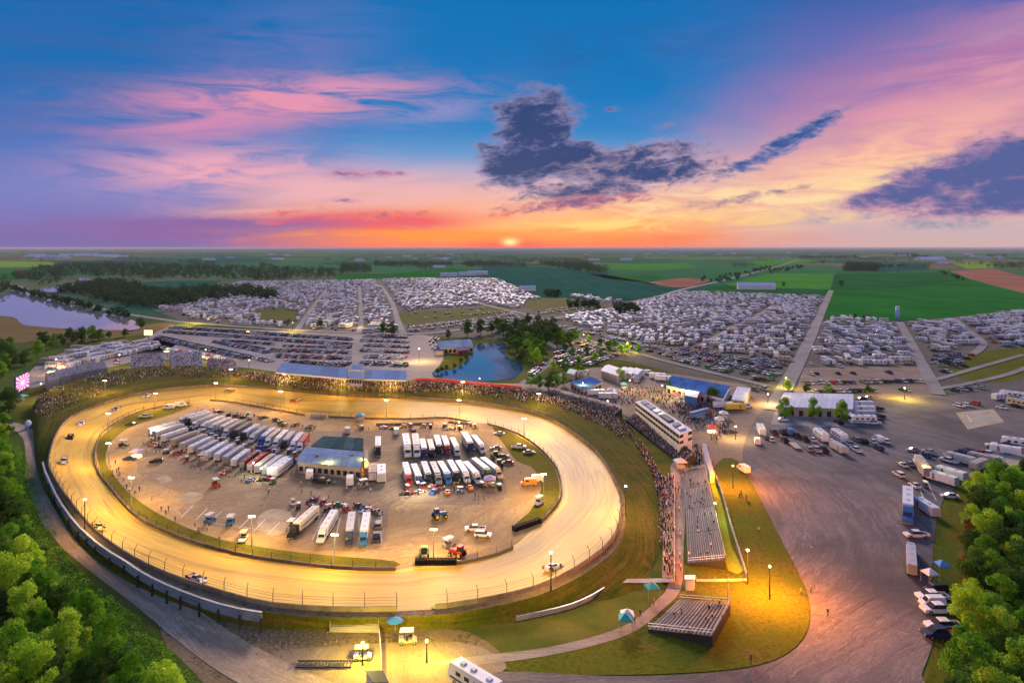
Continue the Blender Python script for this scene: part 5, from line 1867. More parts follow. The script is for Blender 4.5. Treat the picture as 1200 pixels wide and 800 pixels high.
shed = building('long_shed', 'long white-roofed shed with white doors beside the asphalt lot', [(911, 476.5), (1000, 479.5), (1000, 462), (919, 460)], 3.9, 'roof_white', ['wall_grey', 'wall_white', 'wall_white', 'wall_white'], 0.6, {0: (8, 0.3, 2.6, 0.45)}, ribs=14)
for x0, x1 in [(929, 941), (969, 981)]:
    a, b = P(x0, 487, 0), P(x1, 487.6, 0)
    mb = MB(); o = shed.location
    fr = P(911, 476.5, 3.9).y + 0.1
    mb.box(((a.x + b.x) / 2 - o.x, fr - o.y + (a.x + b.x - 2 * o.x) * 0.0 - 0.02 + 0.4, 1.5), (abs(b.x - a.x), 0.5, 3.0)); part('sliding_door', mb, 'wall_white', shed)
building('long_hall', 'long hall with deep blue metal roof behind the stage', [(780, 451), (848, 467), (857, 452.5), (787, 440)], 4.2, 'roof_blue', ['wall_white', 'wall_white', 'wall_white', 'wall_white'], 0.5, {0: (10, 0.6, 2.6, 0.5)}, ribs=12)
building('hall_annex', 'cream annex at the gable of the deep blue hall', [(857, 468), (872, 470), (880, 455), (864, 453)], 3.6, 'roof_white', 'wall_tan', 0.3, {0: (3, 0.3, 2.4, 0.6)}, ribs=4)
building('food_stand', 'square food stand with blue roof and lit open fronts', [(668, 447.5), (684, 457), (706, 447.5), (693, 441.5)], 3.6, 'roof_blue', ['wall_tan', 'wall_tan', 'wall_tan', 'wall_tan'], 0.0, {0: (4, 0.7, 2.6, 0.75), 1: (5, 0.7, 2.6, 0.75)}, ribs=6)
building('pond_house', 'blue-roofed clubhouse on the pond shore', [(515, 407.5), (555, 405.5), (551, 397.5), (512, 400)], 4.2, 'roof_slate', 'wall_tan', 0.6, {0: (8, 0.5, 2.8, 0.6)}, ribs=9)
building('pond_pavilion', 'low grey terrace roof in front of the pond clubhouse', [(537, 411), (549, 409.6), (548, 405.8), (535, 407)], 3.0, 'roof_slate', 'wall_red', 0.0, {0: (4, 0.5, 2.2, 0.6)}, ribs=3)
building('pond_pavilion', 'small dark blue hut beside the pond terrace', [(510, 411), (520, 411), (519, 407), (511, 407)], 3.0, 'roof_blue', 'wall_tan', 0.0, ribs=2)
building('vendor_hall', 'big white marquee by the vendor row', [(704, 434), (724, 440.5), (733, 433.5), (713, 427)], 4.0, 'canopy_white', 'wall_tan', 0.8, ribs=4)
for k in range(3):
    building('vendor_tent', 'white ridge tent in the row beside the big marquee', [(725 + k * 7, 435.5 + k * 0.6), (733 + k * 7, 438 + k * 0.6), (740 + k * 7, 432 + k * 0.6), (731 + k * 7, 429.5 + k * 0.6)], 3.2, 'canopy_white', 'wall_white', 0.5, group='white ridge tents by the marquee')
building('vendor_hut', 'teal-roofed hut under the trees by the pond road', [(664, 437), (673, 439), (677, 434), (668, 432)], 3.2, 'canopy_teal', 'wall_tan', 0.4)
building('vendor_hut', 'cream hut between the teal hut and the marquee', [(677, 437), (686, 440), (691, 434), (682, 432)], 3.2, 'wall_tan', 'wall_tan', 0.4)

# stage with banner, show truck
stg = building('stage', 'open white stage canopy with red and blue backdrop', [(802, 463), (817, 466), (820, 459), (806, 457)], 4.6, 'canopy_white', ['paint_blue', 'wall_red', 'wall_white', 'wall_white'], 0.0)
veh_px('transporter', ('blue', 'red'), (810, 482), (832, 485), 'blue, white and red show truck among the crowd by the stage', z=0.08, length=20.5)

# press tower
tw = [P(745, 470.5, 8.4), P(796, 508.5, 8.4), P(811, 503, 8.4), P(757, 468, 8.4)]
cen = zc((tw[0] + tw[1] + tw[2] + tw[3]) / 4, 0)
tower = thing('press_tower', 'long white three-storey press tower with dark window bands above the stand', 'building', cen)
q = [zc(p - cen, 0) for p in tw]
for lv, (z0_, z1_) in enumerate(((0.0, 4.2), (4.2, 6.2), (6.2, 8.3))):
    mb = MB()
    mb.hexa([zc(p, z0_ + 0.003) for p in q], [zc(p, z1_) for p in q])
    fl = part('storey', mb, 'wall_white', tower)
    if lv:
        for e, nw in ((0, 16), (1, 3)):
            a, b = q[e], q[(e + 1) % 4]
            nrm = Vector(((b - a).y, -(b - a).x, 0)).normalized()
            for k in range(nw):
                pa, pb = lerp(a, b, (k + 0.06) / nw) + nrm * 0.05, lerp(a, b, (k + 0.94) / nw) + nrm * 0.05
                if e == 1 and k == 1:
                    continue
                mb = MB()
                h0, h1 = z0_ + 0.7, z1_ - 0.35
                mb.hexa([zc(pa, h0), zc(pb, h0), zc(pb - nrm * .1, h0), zc(pa - nrm * .1, h0)], [zc(pa, h1), zc(pb, h1), zc(pb - nrm * .1, h1), zc(pa - nrm * .1, h1)])
                part('window', mb, 'glass_dark', fl)
    mb = MB()
    big = [p * 1.0 + (p.normalized() * 0.35) for p in q]
    mb.hexa([zc(p, z1_ - 0.12) for p in big], [zc(p, z1_ + 0.06) for p in big])
    part('floor_slab', mb, 'wall_white', tower)
for u0, u1, m in [(0.06, 0.17, 'wall_grey'), (0.2, 0.32, 'wall_grey'), (0.36, 0.44, 'galvanised'), (0.55, 0.72, 'chassis'), (0.48, 0.53, 'galvanised'), (0.80, 0.86, 'wall_grey'), (0.9, 0.95, 'galvanised')]:
    a, b, c, d = lerp(q[0], q[1], u0), lerp(q[0], q[1], u1), lerp(q[3], q[2], u1), lerp(q[3], q[2], u0)
    pts = [lerp(a, d, 0.25), lerp(b, c, 0.25), lerp(b, c, 0.72), lerp(a, d, 0.72)]
    mb = MB(); mb.hexa([zc(p, 8.363) for p in pts], [zc(p, 9.0) for p in pts]); part('roof_unit', mb, m, tower)

# ------------------------------------------------------------------ bleachers
def bleacher(label, f0, f1, b1, b0, rows, seat='seat_alu', body='wall_grey', group=None, row_w=0.42, cat='bleachers', sections=1):
    """f0-f1 front edge, b0-b1 back edge (world points with height)"""
    org = zc(f0, 0)
    t = thing('bleachers', label, cat, org, 0, group)
    mb = MB()
    A, B, C_, D = (p - org for p in (f0, f1, b1, b0))
    dn = Vector((0, 0, 0.12))
    mb.hexa([zc(A, 0), zc(B, 0), zc(C_, 0), zc(D, 0)], [A - dn, B - dn, C_ - dn, D - dn])
    part('substructure', mb, body, t)
    for r in range(rows):
        u = (r + 0.5) / rows
        for s in range(sections):
            s0, s1 = (s + 0.02) / sections, (s + 0.98) / sections
            pa = lerp(lerp(A, D, u), lerp(B, C_, u), s0)
            pb = lerp(lerp(A, D, u), lerp(B, C_, u), s1)
            mb = MB()
            mb.bar(pa + Vector((0, 0, 0.12)), pb + Vector((0, 0, 0.12)), ((D - A).length / rows) * row_w, 0.06)
            part('seat_row', mb, seat, t)
    mb = MB()
    for a, b in ((D, C_), (C_, B), (A, D)):
        for hh in (0.5, 1.0):
            mb.bar(a + Vector((0, 0, hh)), b + Vector((0, 0, hh)), 0.06, 0.06)
        for k in range(7):
            g = lerp(a, b, k / 6)
            mb.bar(g, g + Vector((0.05, 0, 0)), 0.05, 1.0)
    part('railing', mb, 'galvanised', t)
    return t


BLE = []      # (f0, f1, b1, b0, density, tint) for the crowd


def bl(label, f0, f1, b1, b0, rows, dens, **kw):
    bleacher(label, f0, f1, b1, b0, rows, **kw)
    BLE.append((f0, f1, b1, b0, dens))


bl('long weathered bleachers beside the walkway and green verge', P(806, 659, 0.6), P(802, 553, 0.6), P(826, 548, 2.4), P(850, 655, 2.4), 16, 0.06, seat='seat_weathered', body='chassis', row_w=0.34, sections=4)
bl('wide dark bleachers standing alone on the lawn', P(759, 736, 0.5), P(796, 702, 0.5), P(856, 707, 2.2), P(835, 744, 2.2), 16, 0.08, seat='seat_weathered', body='chassis', row_w=0.34, sections=2)
bl('packed bleachers under the white press tower', P(799, 544, 0.6), P(731, 490.5, 0.6), P(746, 482.5, 4.0), P(814, 530, 4.0), 12, 0.7, seat='seat_weathered', body='chassis', sections=5)
bl('packed bleachers on the bank beside the midway', P(719, 487.5, 2.0), P(634, 461.5, 2.8), P(643, 456, 4.8), P(729, 478.5, 4.4), 9, 0.75, seat='seat_weathered', body='chassis', sections=4)
SB = 'silver bleachers along the top of the spectator bank'
for (x0, y0, x1, y1, xb1, yb1, xb0, yb0, dn) in [(57, 447, 70, 443, 66, 434.5, 53, 438, .05), (70.5, 442.5, 84, 439, 80, 430.5, 67, 434, .05), (84.5, 439, 98, 436, 94, 427.5, 81, 430.5, .05), (98.5, 435.8, 112, 433, 108, 424.5, 95, 427.3, .05), (112.5, 433, 126, 431, 123, 423, 109, 424.5, .05)]:
    bl('silver bleacher section, one of the small row below the food stalls', P(x0, y0, 5.2), P(x1, y1, 5.2), P(xb1, yb1, 7.0), P(xb0, yb0, 7.0), 6, dn, group=SB)
bl('large silver bleachers beside the red tent', P(154, 430.5, 5.8), P(193, 428.5, 6), P(191, 413, 8.6), P(153, 415, 8.6), 12, 0.30)
bl('large silver bleachers between two yellow lamps', P(199, 428, 6), P(238, 428.5, 6), P(236, 412, 8.8), P(198, 411.5, 8.8), 12, 0.25)
bl('low silver bleachers in front of the red stalls', P(244, 430, 6), P(278, 433, 6), P(277, 421, 8.2), P(243, 419, 8.2), 8, 0.5)
# small bench stand and grid in the dirt yard
bl('small lit bench stand beside the entry road', P(386, 737.5, 0.5), P(444, 738, 0.5), P(443, 729, 1.4), P(389, 728.5, 1.4), 5, 0.0, seat='seat_alu', body='wall_tan')
gd = thing('cattle_grid', 'dark ladder-like grid lying in the yellow-lit yard', 'grid', P(380, 780, 0.1))
mb = MB()
for y in (-0.9, 0.9):
    mb.box((0, y, 0.35), (9.5, 0.12, 0.3))
part('side_rail', mb, 'post_dark', gd)
for i in range(18):
    mb = MB(); mb.box((-4.5 + i * 0.53, 0, 0.42), (0.16, 1.66, 0.16)); part('rung', mb, 'post_dark', gd)
vehicle('cart', 'tan', P(478, 753, 0.1), 0.1, 'beige cart at the mouth of the entry road', scale=1.3)
vehicle('cart', 'white', P(425, 772, 0.1), 0.1, 'white cart under the yard lamp', scale=1.2)
cab_ = building('gate_hut', 'dark hut with white front edge in the yellow-lit yard', [(436, 800), (456, 800), (449, 786), (428, 786)], 2.6, 'chassis', 'wall_white', 0.0)
um = thing('umbrella', 'blue sun umbrella at the track entry gate', 'umbrella', P(463, 741, 0.1))
mb = MB(); mb.cyl((0, 0, 0), (0, 0, 2.5), 0.05, seg=6); part('pole', mb, 'galvanised', um)
mb = MB(); mb.cyl((0, 0, 2.3), (0, 0, 2.9), 1.6, 0.05, 10); part('canopy', mb, 'canopy_blue', um)
wall_run('gate_fence', 'thin white fence along the entry road of the yard', [P(444, 738, 0.06), P(446, 760, 0.06), P(447, 788, 0.06)], 1.0, 0.1, 'wall_white', 3, cat='fence')
wall_run('gate_fence', 'sloping concrete wing wall at the track entry', [P(489, 727, 0.06), P(497, 721, 0.9), P(511, 714, 2.2)], 1.0, 0.4, 'concrete', 3, cat='wall')
wall_run('curved_rail', 'curved concrete rail standing in the grass outside the turn', [P(605, 727, 0.1), P(635, 721, 0.1), P(665, 714, 0.1), P(690, 704, 0.1), P(706, 694, 0.1), P(715, 686, 0.1)], 0.9, 0.3, 'galvanised', 3, cat='rail')
strip('crossing_path', [(680, 668), (700, 674), (715, 679), (745, 680), (790, 679)], 1.8, 'concrete', 0.75)
# decks with spectators along the walkway
deck = thing('spectator_deck', 'long timber spectator deck with railing beside the walkway', 'deck', P(782, 676, 0))
o = deck.location.copy()
for k in range(16):
    y0, y1 = 676 - k * 7.4, 676 - (k + 1) * 7.4
    a, b, c, d = P(776 + 3 * (k / 16), y0, 0.9) - o, P(790, y0, 0.9) - o, P(790, y1 + 0.2, 0.9) - o, P(776 + 3 * (k / 16), y1 + 0.2, 0.9) - o
    mb = MB(); mb.hexa([zc(p, 0.0) for p in (a, b, c, d)], [zc(p, 0.9) for p in (a, b, c, d)]); part('deck_panel', mb, 'path', deck)
mb = MB()
for k in range(8):
    a, b = P(790.5, 676 - k * 14.8, 0.9) - o, P(790.5, 676 - (k + 1) * 14.8, 0.9) - o
    mb.bar(zc(a, 1.8), zc(b, 1.8), 0.08, 0.08); mb.bar(zc(a, 0), zc(a, 0) + Vector((0.06, 0, 0)), 0.08, 1.85)
part('railing', mb, 'wall_white', deck)
building('ticket_booth', 'small white booth at the foot of the long bleachers', [(802, 679), (815, 679), (815, 674), (802, 674)], 2.4, 'canopy_white', 'wall_white', 0.0)
building('covered_walk', 'narrow white roofed walk from the midway to the long bleachers', [(832, 556), (837.5, 555), (827.5, 520), (823, 520.5)], 2.8, 'roof_white', 'wall_white', 0.0, ribs=10)
wall_run('perimeter_fence', 'thin pale fence between lawn and green verge', [P(838, 558, 0.1), P(846, 580, 0.1), P(856, 615, 0.1), P(865, 645, 0.1), P(876, 680, 0.1)], 1.2, 0.08, 'wall_white', 4, 'galvanised', 1, 0.5, cat='fence')
wall_run('perimeter_fence', 'thin pale fence across the foot of the long bleachers', [P(816, 681, 0.1), P(845, 681, 0.1), P(876, 680, 0.1)], 0.5, 0.08, 'wall_white', 4, 'galvanised', 1, 0.5, cat='fence')
for x, y0, y1, l in [(853, 702, 674, 'slim white flagpole post behind the lone bleachers')]:
    light_pole(x, y0, y1, l, None, 0.1, 0, heads=0, cat='pole')

# covered grandstand: roofs on posts over the terrace
def stand_roof(label, px, z, mat, posts=True, ribs=6, zfoot=3.0):
    c = [P(a, b, z) for a, b in px]
    cen = zc((c[0] + c[1] + c[2] + c[3]) / 4, 0)
    t = thing('stand_roof', label, 'grandstand roof', cen)
    q = [p - cen for p in c]
    for k in range(ribs):
        u0, u1 = (k + 0.004) / ribs, (k + 0.996) / ribs
        A, B, C_, D = lerp(q[0], q[1], u0), lerp(q[0], q[1], u1), lerp(q[3], q[2], u1), lerp(q[3], q[2], u0)
        C_.z += 0.8; D.z += 0.8
        mb = MB(); mb.hexa([A, B, C_, D], [p + Vector((0, 0, 0.2)) for p in (A, B, C_, D)]); part('roof_panel', mb, mat, t)
    mb = MB(); mb.bar(q[0] - Vector((0, 0.2, 0.6)), q[1] - Vector((0, 0.2, 0.6)), 0.12, 0.7); part('fascia', mb, 'wall_white', t)
    for k in range(ribs + 1):
        for a, b in ((q[0], q[1]), (q[3], q[2])):
            g = lerp(a, b, min(0.995, max(0.005, k / ribs)))
            mb = MB(); mb.cyl(zc(g, zfoot), g, 0.15, seg=6); part('post', mb, 'post_dark', t)


stand_roof('long grandstand roof beside the grass bank, pale slate blue', [(323, 436), (407, 443.5), (408, 434), (331, 426.5)], 11.5, 'roof_slate', ribs=8)
stand_roof('long grandstand roof beside the shore road, pale slate blue', [(426, 444), (476, 445.5), (476, 436.5), (428, 435.5)], 11.5, 'roof_slate', ribs=6)
bx = building('grandstand_box', 'raised box with red sign between the two grandstand roofs', [(408.5, 442.5), (424.5, 443.5), (425, 435.5), (411, 435)], 12.0, 'roof_slate', 'wall_grey', 0.0, {0: (5, 1.4, 3.0, 0.8)}, z0=8.2)
mb = MB(); a, b = P(411, 443, 11.2) - bx.location, P(421, 444, 11.2) - bx.location
mb.bar(a + Vector((0, -0.6, 0)), b + Vector((0, -0.6, 0)), 0.15, 1.0); part('sign_board', mb, 'wall_red', bx)
building('grandstand_box', 'small flat-roofed hut behind the grandstand box', [(412, 433), (425, 434), (426, 428), (413, 427)], 11.0, 'roof_slate', 'wall_grey', 0.0, z0=0)
# red terrace rail
pts = [P(484, 447.5, 6.9)] + [bank_pt(ring_i(12) + (x - 476) / 44 * NSEG, 1.02) for x in (490, 500, 510, 520)] + [bank_pt(ring_i(13) + k, 1.02) for k in (1, 2, 3, 4, 5, 6, 7, 8, 9, 10)]
wall_run('terrace_rail', 'long red banner rail along the top of the crowded terrace', [p - Vector((0, 0, 0.1)) for p in pts], 1.5, 0.2, 'seat_red', 4, cat='rail')

# water tank tower, small blue tank, screen
wt = thing('water_tower', 'tall pale blue standpipe water tower at the edge of the green field', 'water tower', P(1052, 376, 0.1))
mb = MB(); mb.cyl((0, 0, 0), (0, 0, 13.5), 1.9, 1.8, 14); part('tank', mb, 'tank_blue', wt, True)
mb = MB(); mb.cyl((0, 0, 13.5), (0, 0, 14.6), 1.8, 0.9, 14); part('dome', mb, 'roof_white', wt)
mb = MB(); mb.cyl((0, 0, 11.2), (0, 0, 12.4), 1.93, 1.9, 14); part('band', mb, 'wall_white', wt)
mb = MB(); mb.bar((1.9, 0, 0), (1.92, 0, 0), 0.4, 14); part('ladder', mb, 'galvanised', wt)
tk = thing('storage_tank', 'upright blue and white tank at the fork of the service road', 'tank', P(33, 502, 0.1))
mb = MB(); mb.cyl((0, 0, 0), (0, 0, 2.6), 1.05, seg=12); part('tank', mb, 'tank_blue', tk, True)
mb = MB(); mb.cyl((0, 0, 2.6), (0, 0, 3.3), 1.0, 0.5, 12); part('dome', mb, 'roof_white', tk)
mb = MB(); mb.cyl((0, 0, 1.6), (0, 0, 2.2), 1.07, seg=12); part('band', mb, 'wall_white', tk)

a, b = P(17.5, 461, 2.0), P(33, 453, 2.0)
sc_ = thing('video_screen', 'large video screen glowing with a pink and white sunburst', 'screen', zc((a + b) / 2, 0))
o = sc_.location.copy()
d = (b - a); nrm = Vector((d.y, -d.x, 0)).normalized()
if nrm.x < 0: nrm = -nrm
A, B = a - o + nrm * 0.42, b - o + nrm * 0.42
me = bpy.data.meshes.new('display')
me.from_pydata([tuple(zc(A, 2.2)), tuple(zc(B, 2.2)), tuple(zc(B, 9.4)), tuple(zc(A, 9.4))], [], [(0, 1, 2, 3)])
uvl = me.uv_layers.new(name='UVMap')
uvl.data.foreach_set('uv', [0, 0, 1, 0, 1, 1, 0, 1])
me.materials.append(M('led_screen'))
link('display', me, sc_)
mb = MB(); mb.bar(zc(a - o, 1.9), zc(b - o, 1.9), 0.8, 7.9); part('cabinet', mb, 'paint_navy', sc_)
for u in (0.15, 0.5, 0.85):
    mb = MB(); g = lerp(a - o, b - o, u); mb.cyl(zc(g, 0), zc(g, 2.0), 0.25, seg=8); part('post', mb, 'post_dark', sc_)
# second small screen by the lake road
s2 = thing('video_screen', 'small bright white screen above the coaches by the lake road', 'screen', P(174, 398, 0))
mb = MB(); mb.box((0, 0, 5.5), (7, 0.5, 4.5)); part('cabinet', mb, 'chassis', s2)
mb = MB(); mb.box((0, -0.3, 5.5), (6.6, 0.06, 4.1)); part('display', mb, 'lit_stall', s2)
mb = MB(); mb.cyl((0, 0, 0), (0, 0, 3.4), 0.3, seg=8); part('post', mb, 'post_dark', s2)

# market canopies: frame legs + pyramid roof
def canopy(px, py, col, label, z=0.08, size=3.6, lit=False, group=None, rz=0.0):
    t = thing('market_canopy', label, 'canopy', P(px, py, z), rz, group)
    h = size / 2
    for sx in (-1, 1):
        for sy in (-1, 1):
            mb = MB(); mb.cyl((sx * h * .95, sy * h * .95, 0), (sx * h * .95, sy * h * .95, 2.3), 0.05, seg=5); part('leg', mb, 'galvanised', t)
    mb = MB(); mb.box((0, 0, 2.75), (size, size, 0.9), 0, 0, 0.12, 0.12); part('roof', mb, 'canopy_' + col, t)
    mb = MB(); mb.box((0, 0, 2.2), (size, size, 0.22)); part('valance', mb, 'canopy_' + col, t)
    if size < 3:
        return
    mb = MB(); mb.box((0, 0, 0.5), (size * 0.8, size * 0.5, 0.9)); part('counter', mb, 'lit_stall' if lit else 'wall_tan', t)


rn = random.Random(3)
for x, y, c, l in [(72, 431, 'red', 'red canopy at the lit food stalls below the coaches'), (60, 437, 'teal', 'teal canopy at the lit food stalls below the coaches'), (137, 427, 'red', 'red canopy between the silver bleachers'), (24, 470, 'teal', 'green canopy on the grass beside the big screen'),
                   (834, 507, 'red', 'red canopy at the midway exit'), (843, 497, 'white', 'white canopy next to the red canopy at the midway exit'), (848, 490, 'white', 'white canopy below the cream annex'), (731, 455, 'teal', 'teal canopy in the middle of the vendor row'),
                   (735, 733, 'white', 'white canopy beside the walkway on the lawn'), (733, 738, 'teal', 'teal canopy beside the walkway on the lawn'), (764, 700, 'teal', 'teal canopy at the end of the spectator deck'),
                   (1104, 673, 'blue', 'pale blue canopy by the wood edge'), (1090, 683, 'white', 'cream canopy next to the blue canopy by the wood'), (574, 569, 'purple', 'lilac canopy at the transporter noses'), (422, 493, 'blue', 'blue canopy behind the far straight wall'),
                   (716, 462, 'white', 'white canopy behind the packed bank bleachers'), (723, 464, 'white', 'second white canopy behind the packed bank bleachers'), (745, 447, 'purple', 'lilac canopy among the vendor tents'), (792, 467, 'red', 'red canopy beside the stage'), (797, 548, 'white', 'pale canopy at the end of the packed tower bleachers'),
                   (240, 539, 'white', 'white canopy beside a transporter tail'), (160, 536, 'purple', 'pink-lit canopy on the infield curve by the navy car')]:
    canopy(x, y, c, l, 0.14 if y > 480 and x < 700 else (3.0 if x < 140 else 0.1), 4.2 if x < 100 else 2.5 if y > 640 else 3.6, lit=(x in (72, 60, 834, 160)), rz=rn.uniform(-0.2, 0.2))
for k in range(11):
    canopy(196 + k * 8.2 - (10 if k > 7 else 0), 412.5 + k * 1.3, ['white', 'white', 'red', 'white'][k % 4], ['white', 'white', 'red', 'white'][k % 4] + ' canopy in the lit stall row behind the silver bleachers', 0.1, 4.5, True, 'stall row behind the silver bleachers')
for x, y, k, c, l in [(698, 463, 'trailer', 'white', 'white food trailer behind the packed bank bleachers'), (712, 467, 'trailer', 'silver', 'silver food trailer beside the white one on the midway'), (770, 443, 'trailer', 'white', 'white vendor trailer at the gable of the blue hall'), (777, 446, 'trailer', 'white', 'white vendor trailer touching the blue hall'),
                      (760, 438, 'van', 'white', 'white van behind the ridge tents'), (847, 478, 'trailer', 'white', 'white food trailer by the cream annex'), (861, 480, 'trailer', 'yellow', 'yellow food trailer by the cream annex'), (875, 478, 'van', 'white', 'white van below the cream annex')]:
    vehicle(k, c, P(x, y, 0.08), rn.uniform(-0.4, 0.2), l)
# far farm buildings and sheds
def barn(px, py, w, dp, h, roof, wall, label, group):
    c = P(px, py, 0.2)
    t = thing('farm_building', label, 'building', c, rn.uniform(-0.3, 0.3), group)
    mb = MB(); mb.box((0, 0, h / 2), (w, dp, h)); part('wall', mb, wall, t)
    mb = MB(); mb.v += [(-w / 2 - .5, -dp / 2 - .5, h), (w / 2 + .5, -dp / 2 - .5, h), (w / 2 + .5, dp / 2 + .5, h), (-w / 2 - .5, dp / 2 + .5, h), (-w / 2 - .5, 0, h + dp * 0.22), (w / 2 + .5, 0, h + dp * 0.22)]
    mb.f += [(0, 1, 5, 4), (2, 3, 4, 5), (0, 4, 3), (1, 2, 5), (3, 2, 1, 0)]; mb.m += [0] * 5
    part('roof', mb, roof, t)


for x, y, w, l in [(1090, 305, 160, 'long white poultry barn beyond the green fields'), (1105, 309.5, 70, 'white barn in front of the long poultry barn'), (1060, 300, 90, 'white barn on the far plain beyond the wood'), (560, 322, 50, 'white-roofed farm shed at the camp edge by the teal field'), (548, 323, 44, 'white tent-like shed at the camp edge'), (618, 341, 26, 'white shed among trees at the camp corner'),
                   (526, 324, 40, 'white shed behind the campers at the field edge'), (24, 320.5, 30, 'red-walled barn beside the lake road'), (886, 339, 60, 'pale low barn between the green fields'), (515, 314, 40, 'lit farmyard near the wood on the plain'), (1135, 299, 100, 'white barn far out on the plain')]:
    barn(x, y, w, w * 0.35, 7, 'roof_white' if 'red' not in l else 'wall_red', 'wall_white' if 'red' not in l else 'wall_red', l, None)
for k in range(16):
    barn(38 + k * 7 + rn.uniform(-3, 3), 298.5 + rn.uniform(0, 4.2), rn.uniform(60, 150), rn.uniform(30, 60), 8, 'roof_white', 'wall_white', 'white warehouse in the far cluster beyond the lake woods', 'far white warehouses')
for k in range(40):
    barn(rn.choice([rn.uniform(230, 560), rn.uniform(640, 1190)]), rn.uniform(295, 306), rn.uniform(30, 70), rn.uniform(15, 28), 7, rn.choice(['roof_white', 'wall_grey', 'roof_slate']), 'wall_white', 'tiny farmstead building far out on the plain', 'farmsteads scattered on the plain')

# ================================================================== CAR PARKS AND CAMP FIELDS
import numpy as np


def inside(p, poly):
    c, n = False, len(poly)
    for i in range(n):
        a, b = poly[i], poly[i - 1]
        if (a.y > p.y) != (b.y > p.y) and p.x < (b.x - a.x) * (p.y - a.y) / (b.y - a.y) + a.x:
            c = not c
    return c


rv = random.Random(21)
CARC = ['white'] * 5 + ['silver'] * 5 + ['grey'] * 5 + ['black'] * 6 + ['navy'] * 2 + ['red'] * 2 + ['maroon', 'blue', 'tan', 'green']
RVC = ['white'] * 7 + ['silver'] * 2 + ['cream'] * 3 + ['tan']
LOTS = []
HOLES = [[P(a, b) for a, b in h] for h in ([(470, 365), (520, 363), (590, 358), (600, 366), (560, 372), (500, 378), (474, 380)], [(300, 364), (330, 361), (350, 366), (345, 377), (310, 376)], [(612, 352), (660, 349), (708, 355), (700, 362), (650, 369), (625, 364)])]
# keep the roads free: corridors in world space
ROADS = []
for px, w in [([(640, 374), (612, 367), (580, 360), (545, 350), (520, 342)], 5), ([(473, 391), (466, 375), (458, 352), (446, 334)], 5), ([(421, 390), (423, 375), (422, 350), (421, 335)], 5), ([(347, 388), (356, 375), (368, 358), (384, 338)], 5),
              ([(974, 340), (966, 358), (952, 390), (938, 420), (922, 450), (905, 480)], 7), ([(670, 378), (760, 379), (860, 379), (962, 379), (1062, 377), (1120, 372), (1200, 363)], 4.5), ([(1054, 377), (1064, 395), (1080, 425), (1100, 462)], 5.5),
              ([(1118, 373), (1135, 387), (1152, 402), (1140, 415)], 5), ([(820, 405), (850, 388), (890, 368), (905, 358)], 4.5), ([(636, 381), (680, 396), (740, 412), (800, 428), (900, 452)], 4.5), ([(1100, 455), (1140, 448), (1185, 437), (1215, 425)], 4), ([(1095, 445), (1140, 432), (1200, 415)], 4)]:
    pts = [Vector(p) for p in catmull([tuple(P(*q)) for q in px], 6)]
    ROADS.append((pts, w))


def on_road(p):
    for pts, w in ROADS:
        for a, b in zip(pts[:-1], pts[1:]):
            ab = b - a
            t = max(0, min(1, (p - a).dot(ab) / ab.length_squared))
            if (a + ab * t - p).length < w:
                return True
    return False


def fill(px, d0, d1, pitch, step, mode, prob, place, holes=False, double=False, jit=0.0):
    """rows along the direction of pixels d0-d1; mode car/rv/mix"""
    poly = [P(a, b) for a, b in px]
    d = (P(*d1) - P(*d0)).normalized()
    s = Vector((-d.y, d.x, 0))
    us = [p.dot(d) for p in poly]
    vs = [p.dot(s) for p in poly]
    v = min(vs) + rv.uniform(0, pitch * 0.5)
    r = 0
    while v < max(vs):
        u = min(us)
        run = prob > 0.94 or rv.random() < prob
        while u < max(us):
            if prob < 0.94 and rv.random() < 0.06:
                run = not run if rv.random() < 0.5 else rv.random() < prob
            k = mode if mode != 'mix' else ('rv' if rv.random() < 0.45 else 'car')
            for dv in ((-2.7, 2.7) if double else (0,)):
                p = d * (u + rv.uniform(-jit, jit)) + s * (v + dv + rv.uniform(-jit, jit) * 1.5)
                if rv.random() < (prob if run else prob * 0.45) and inside(p, poly) and not (holes and any(inside(p, h) for h in HOLES)) and not on_road(p):
                    a = atan2(s.y, s.x) + (pi if (dv > 0) != (rv.random() < 0.3) else 0) + rv.gauss(0, 0.05 if mode == 'car' else 0.12)
                    if k == 'rv':
                        kind = 'camper' if rv.random() < 0.7 else 'motorhome'
                        if rv.random() < 0.35: a += pi / 2
                        LOTS.append((kind, rv.choice(RVC), zc(p, 0.06), a, place))
                    else:
                        LOTS.append((rv.choice(['sedan', 'sedan', 'suv', 'suv', 'pickup']), rv.choice(CARC), zc(p, 0.06), a, place))
            u += step * (rv.uniform(0.75, 1.05) if k != 'rv' else rv.uniform(1.0, 2.0)) if mode != 'car' else step * rv.uniform(0.9, 1.15)
        v += pitch
        r += 1


# big car park behind the silver bleachers
PK = 'in the packed car park behind the silver bleachers'
fill([(202, 383.5), (345, 390), (412, 393), (412, 404), (305, 404), (190, 392)], (202, 385), (410, 399), 24, 2.7, 'car', 0.97, PK, double=True)
fill([(187, 394), (303, 406), (330, 425), (250, 416.5), (168, 405)], (183, 391), (323, 421), 22, 2.7, 'car', 0.97, PK, double=True)
fill([(307, 406), (412, 406), (410, 430), (334, 426)], (310, 412), (410, 415), 23, 2.7, 'car', 0.97, PK, double=True)
fill([(424, 393), (476, 394), (480, 402), (476, 424), (480, 432), (424, 428)], (424, 400), (476, 402), 24, 2.75, 'car', 0.95, 'in the car park beside the shore road', double=True)
fill([(502, 397), (514, 396), (520, 412), (506, 416)], (502, 400), (514, 400), 9, 3, 'car', 0.8, 'beside the pond clubhouse')
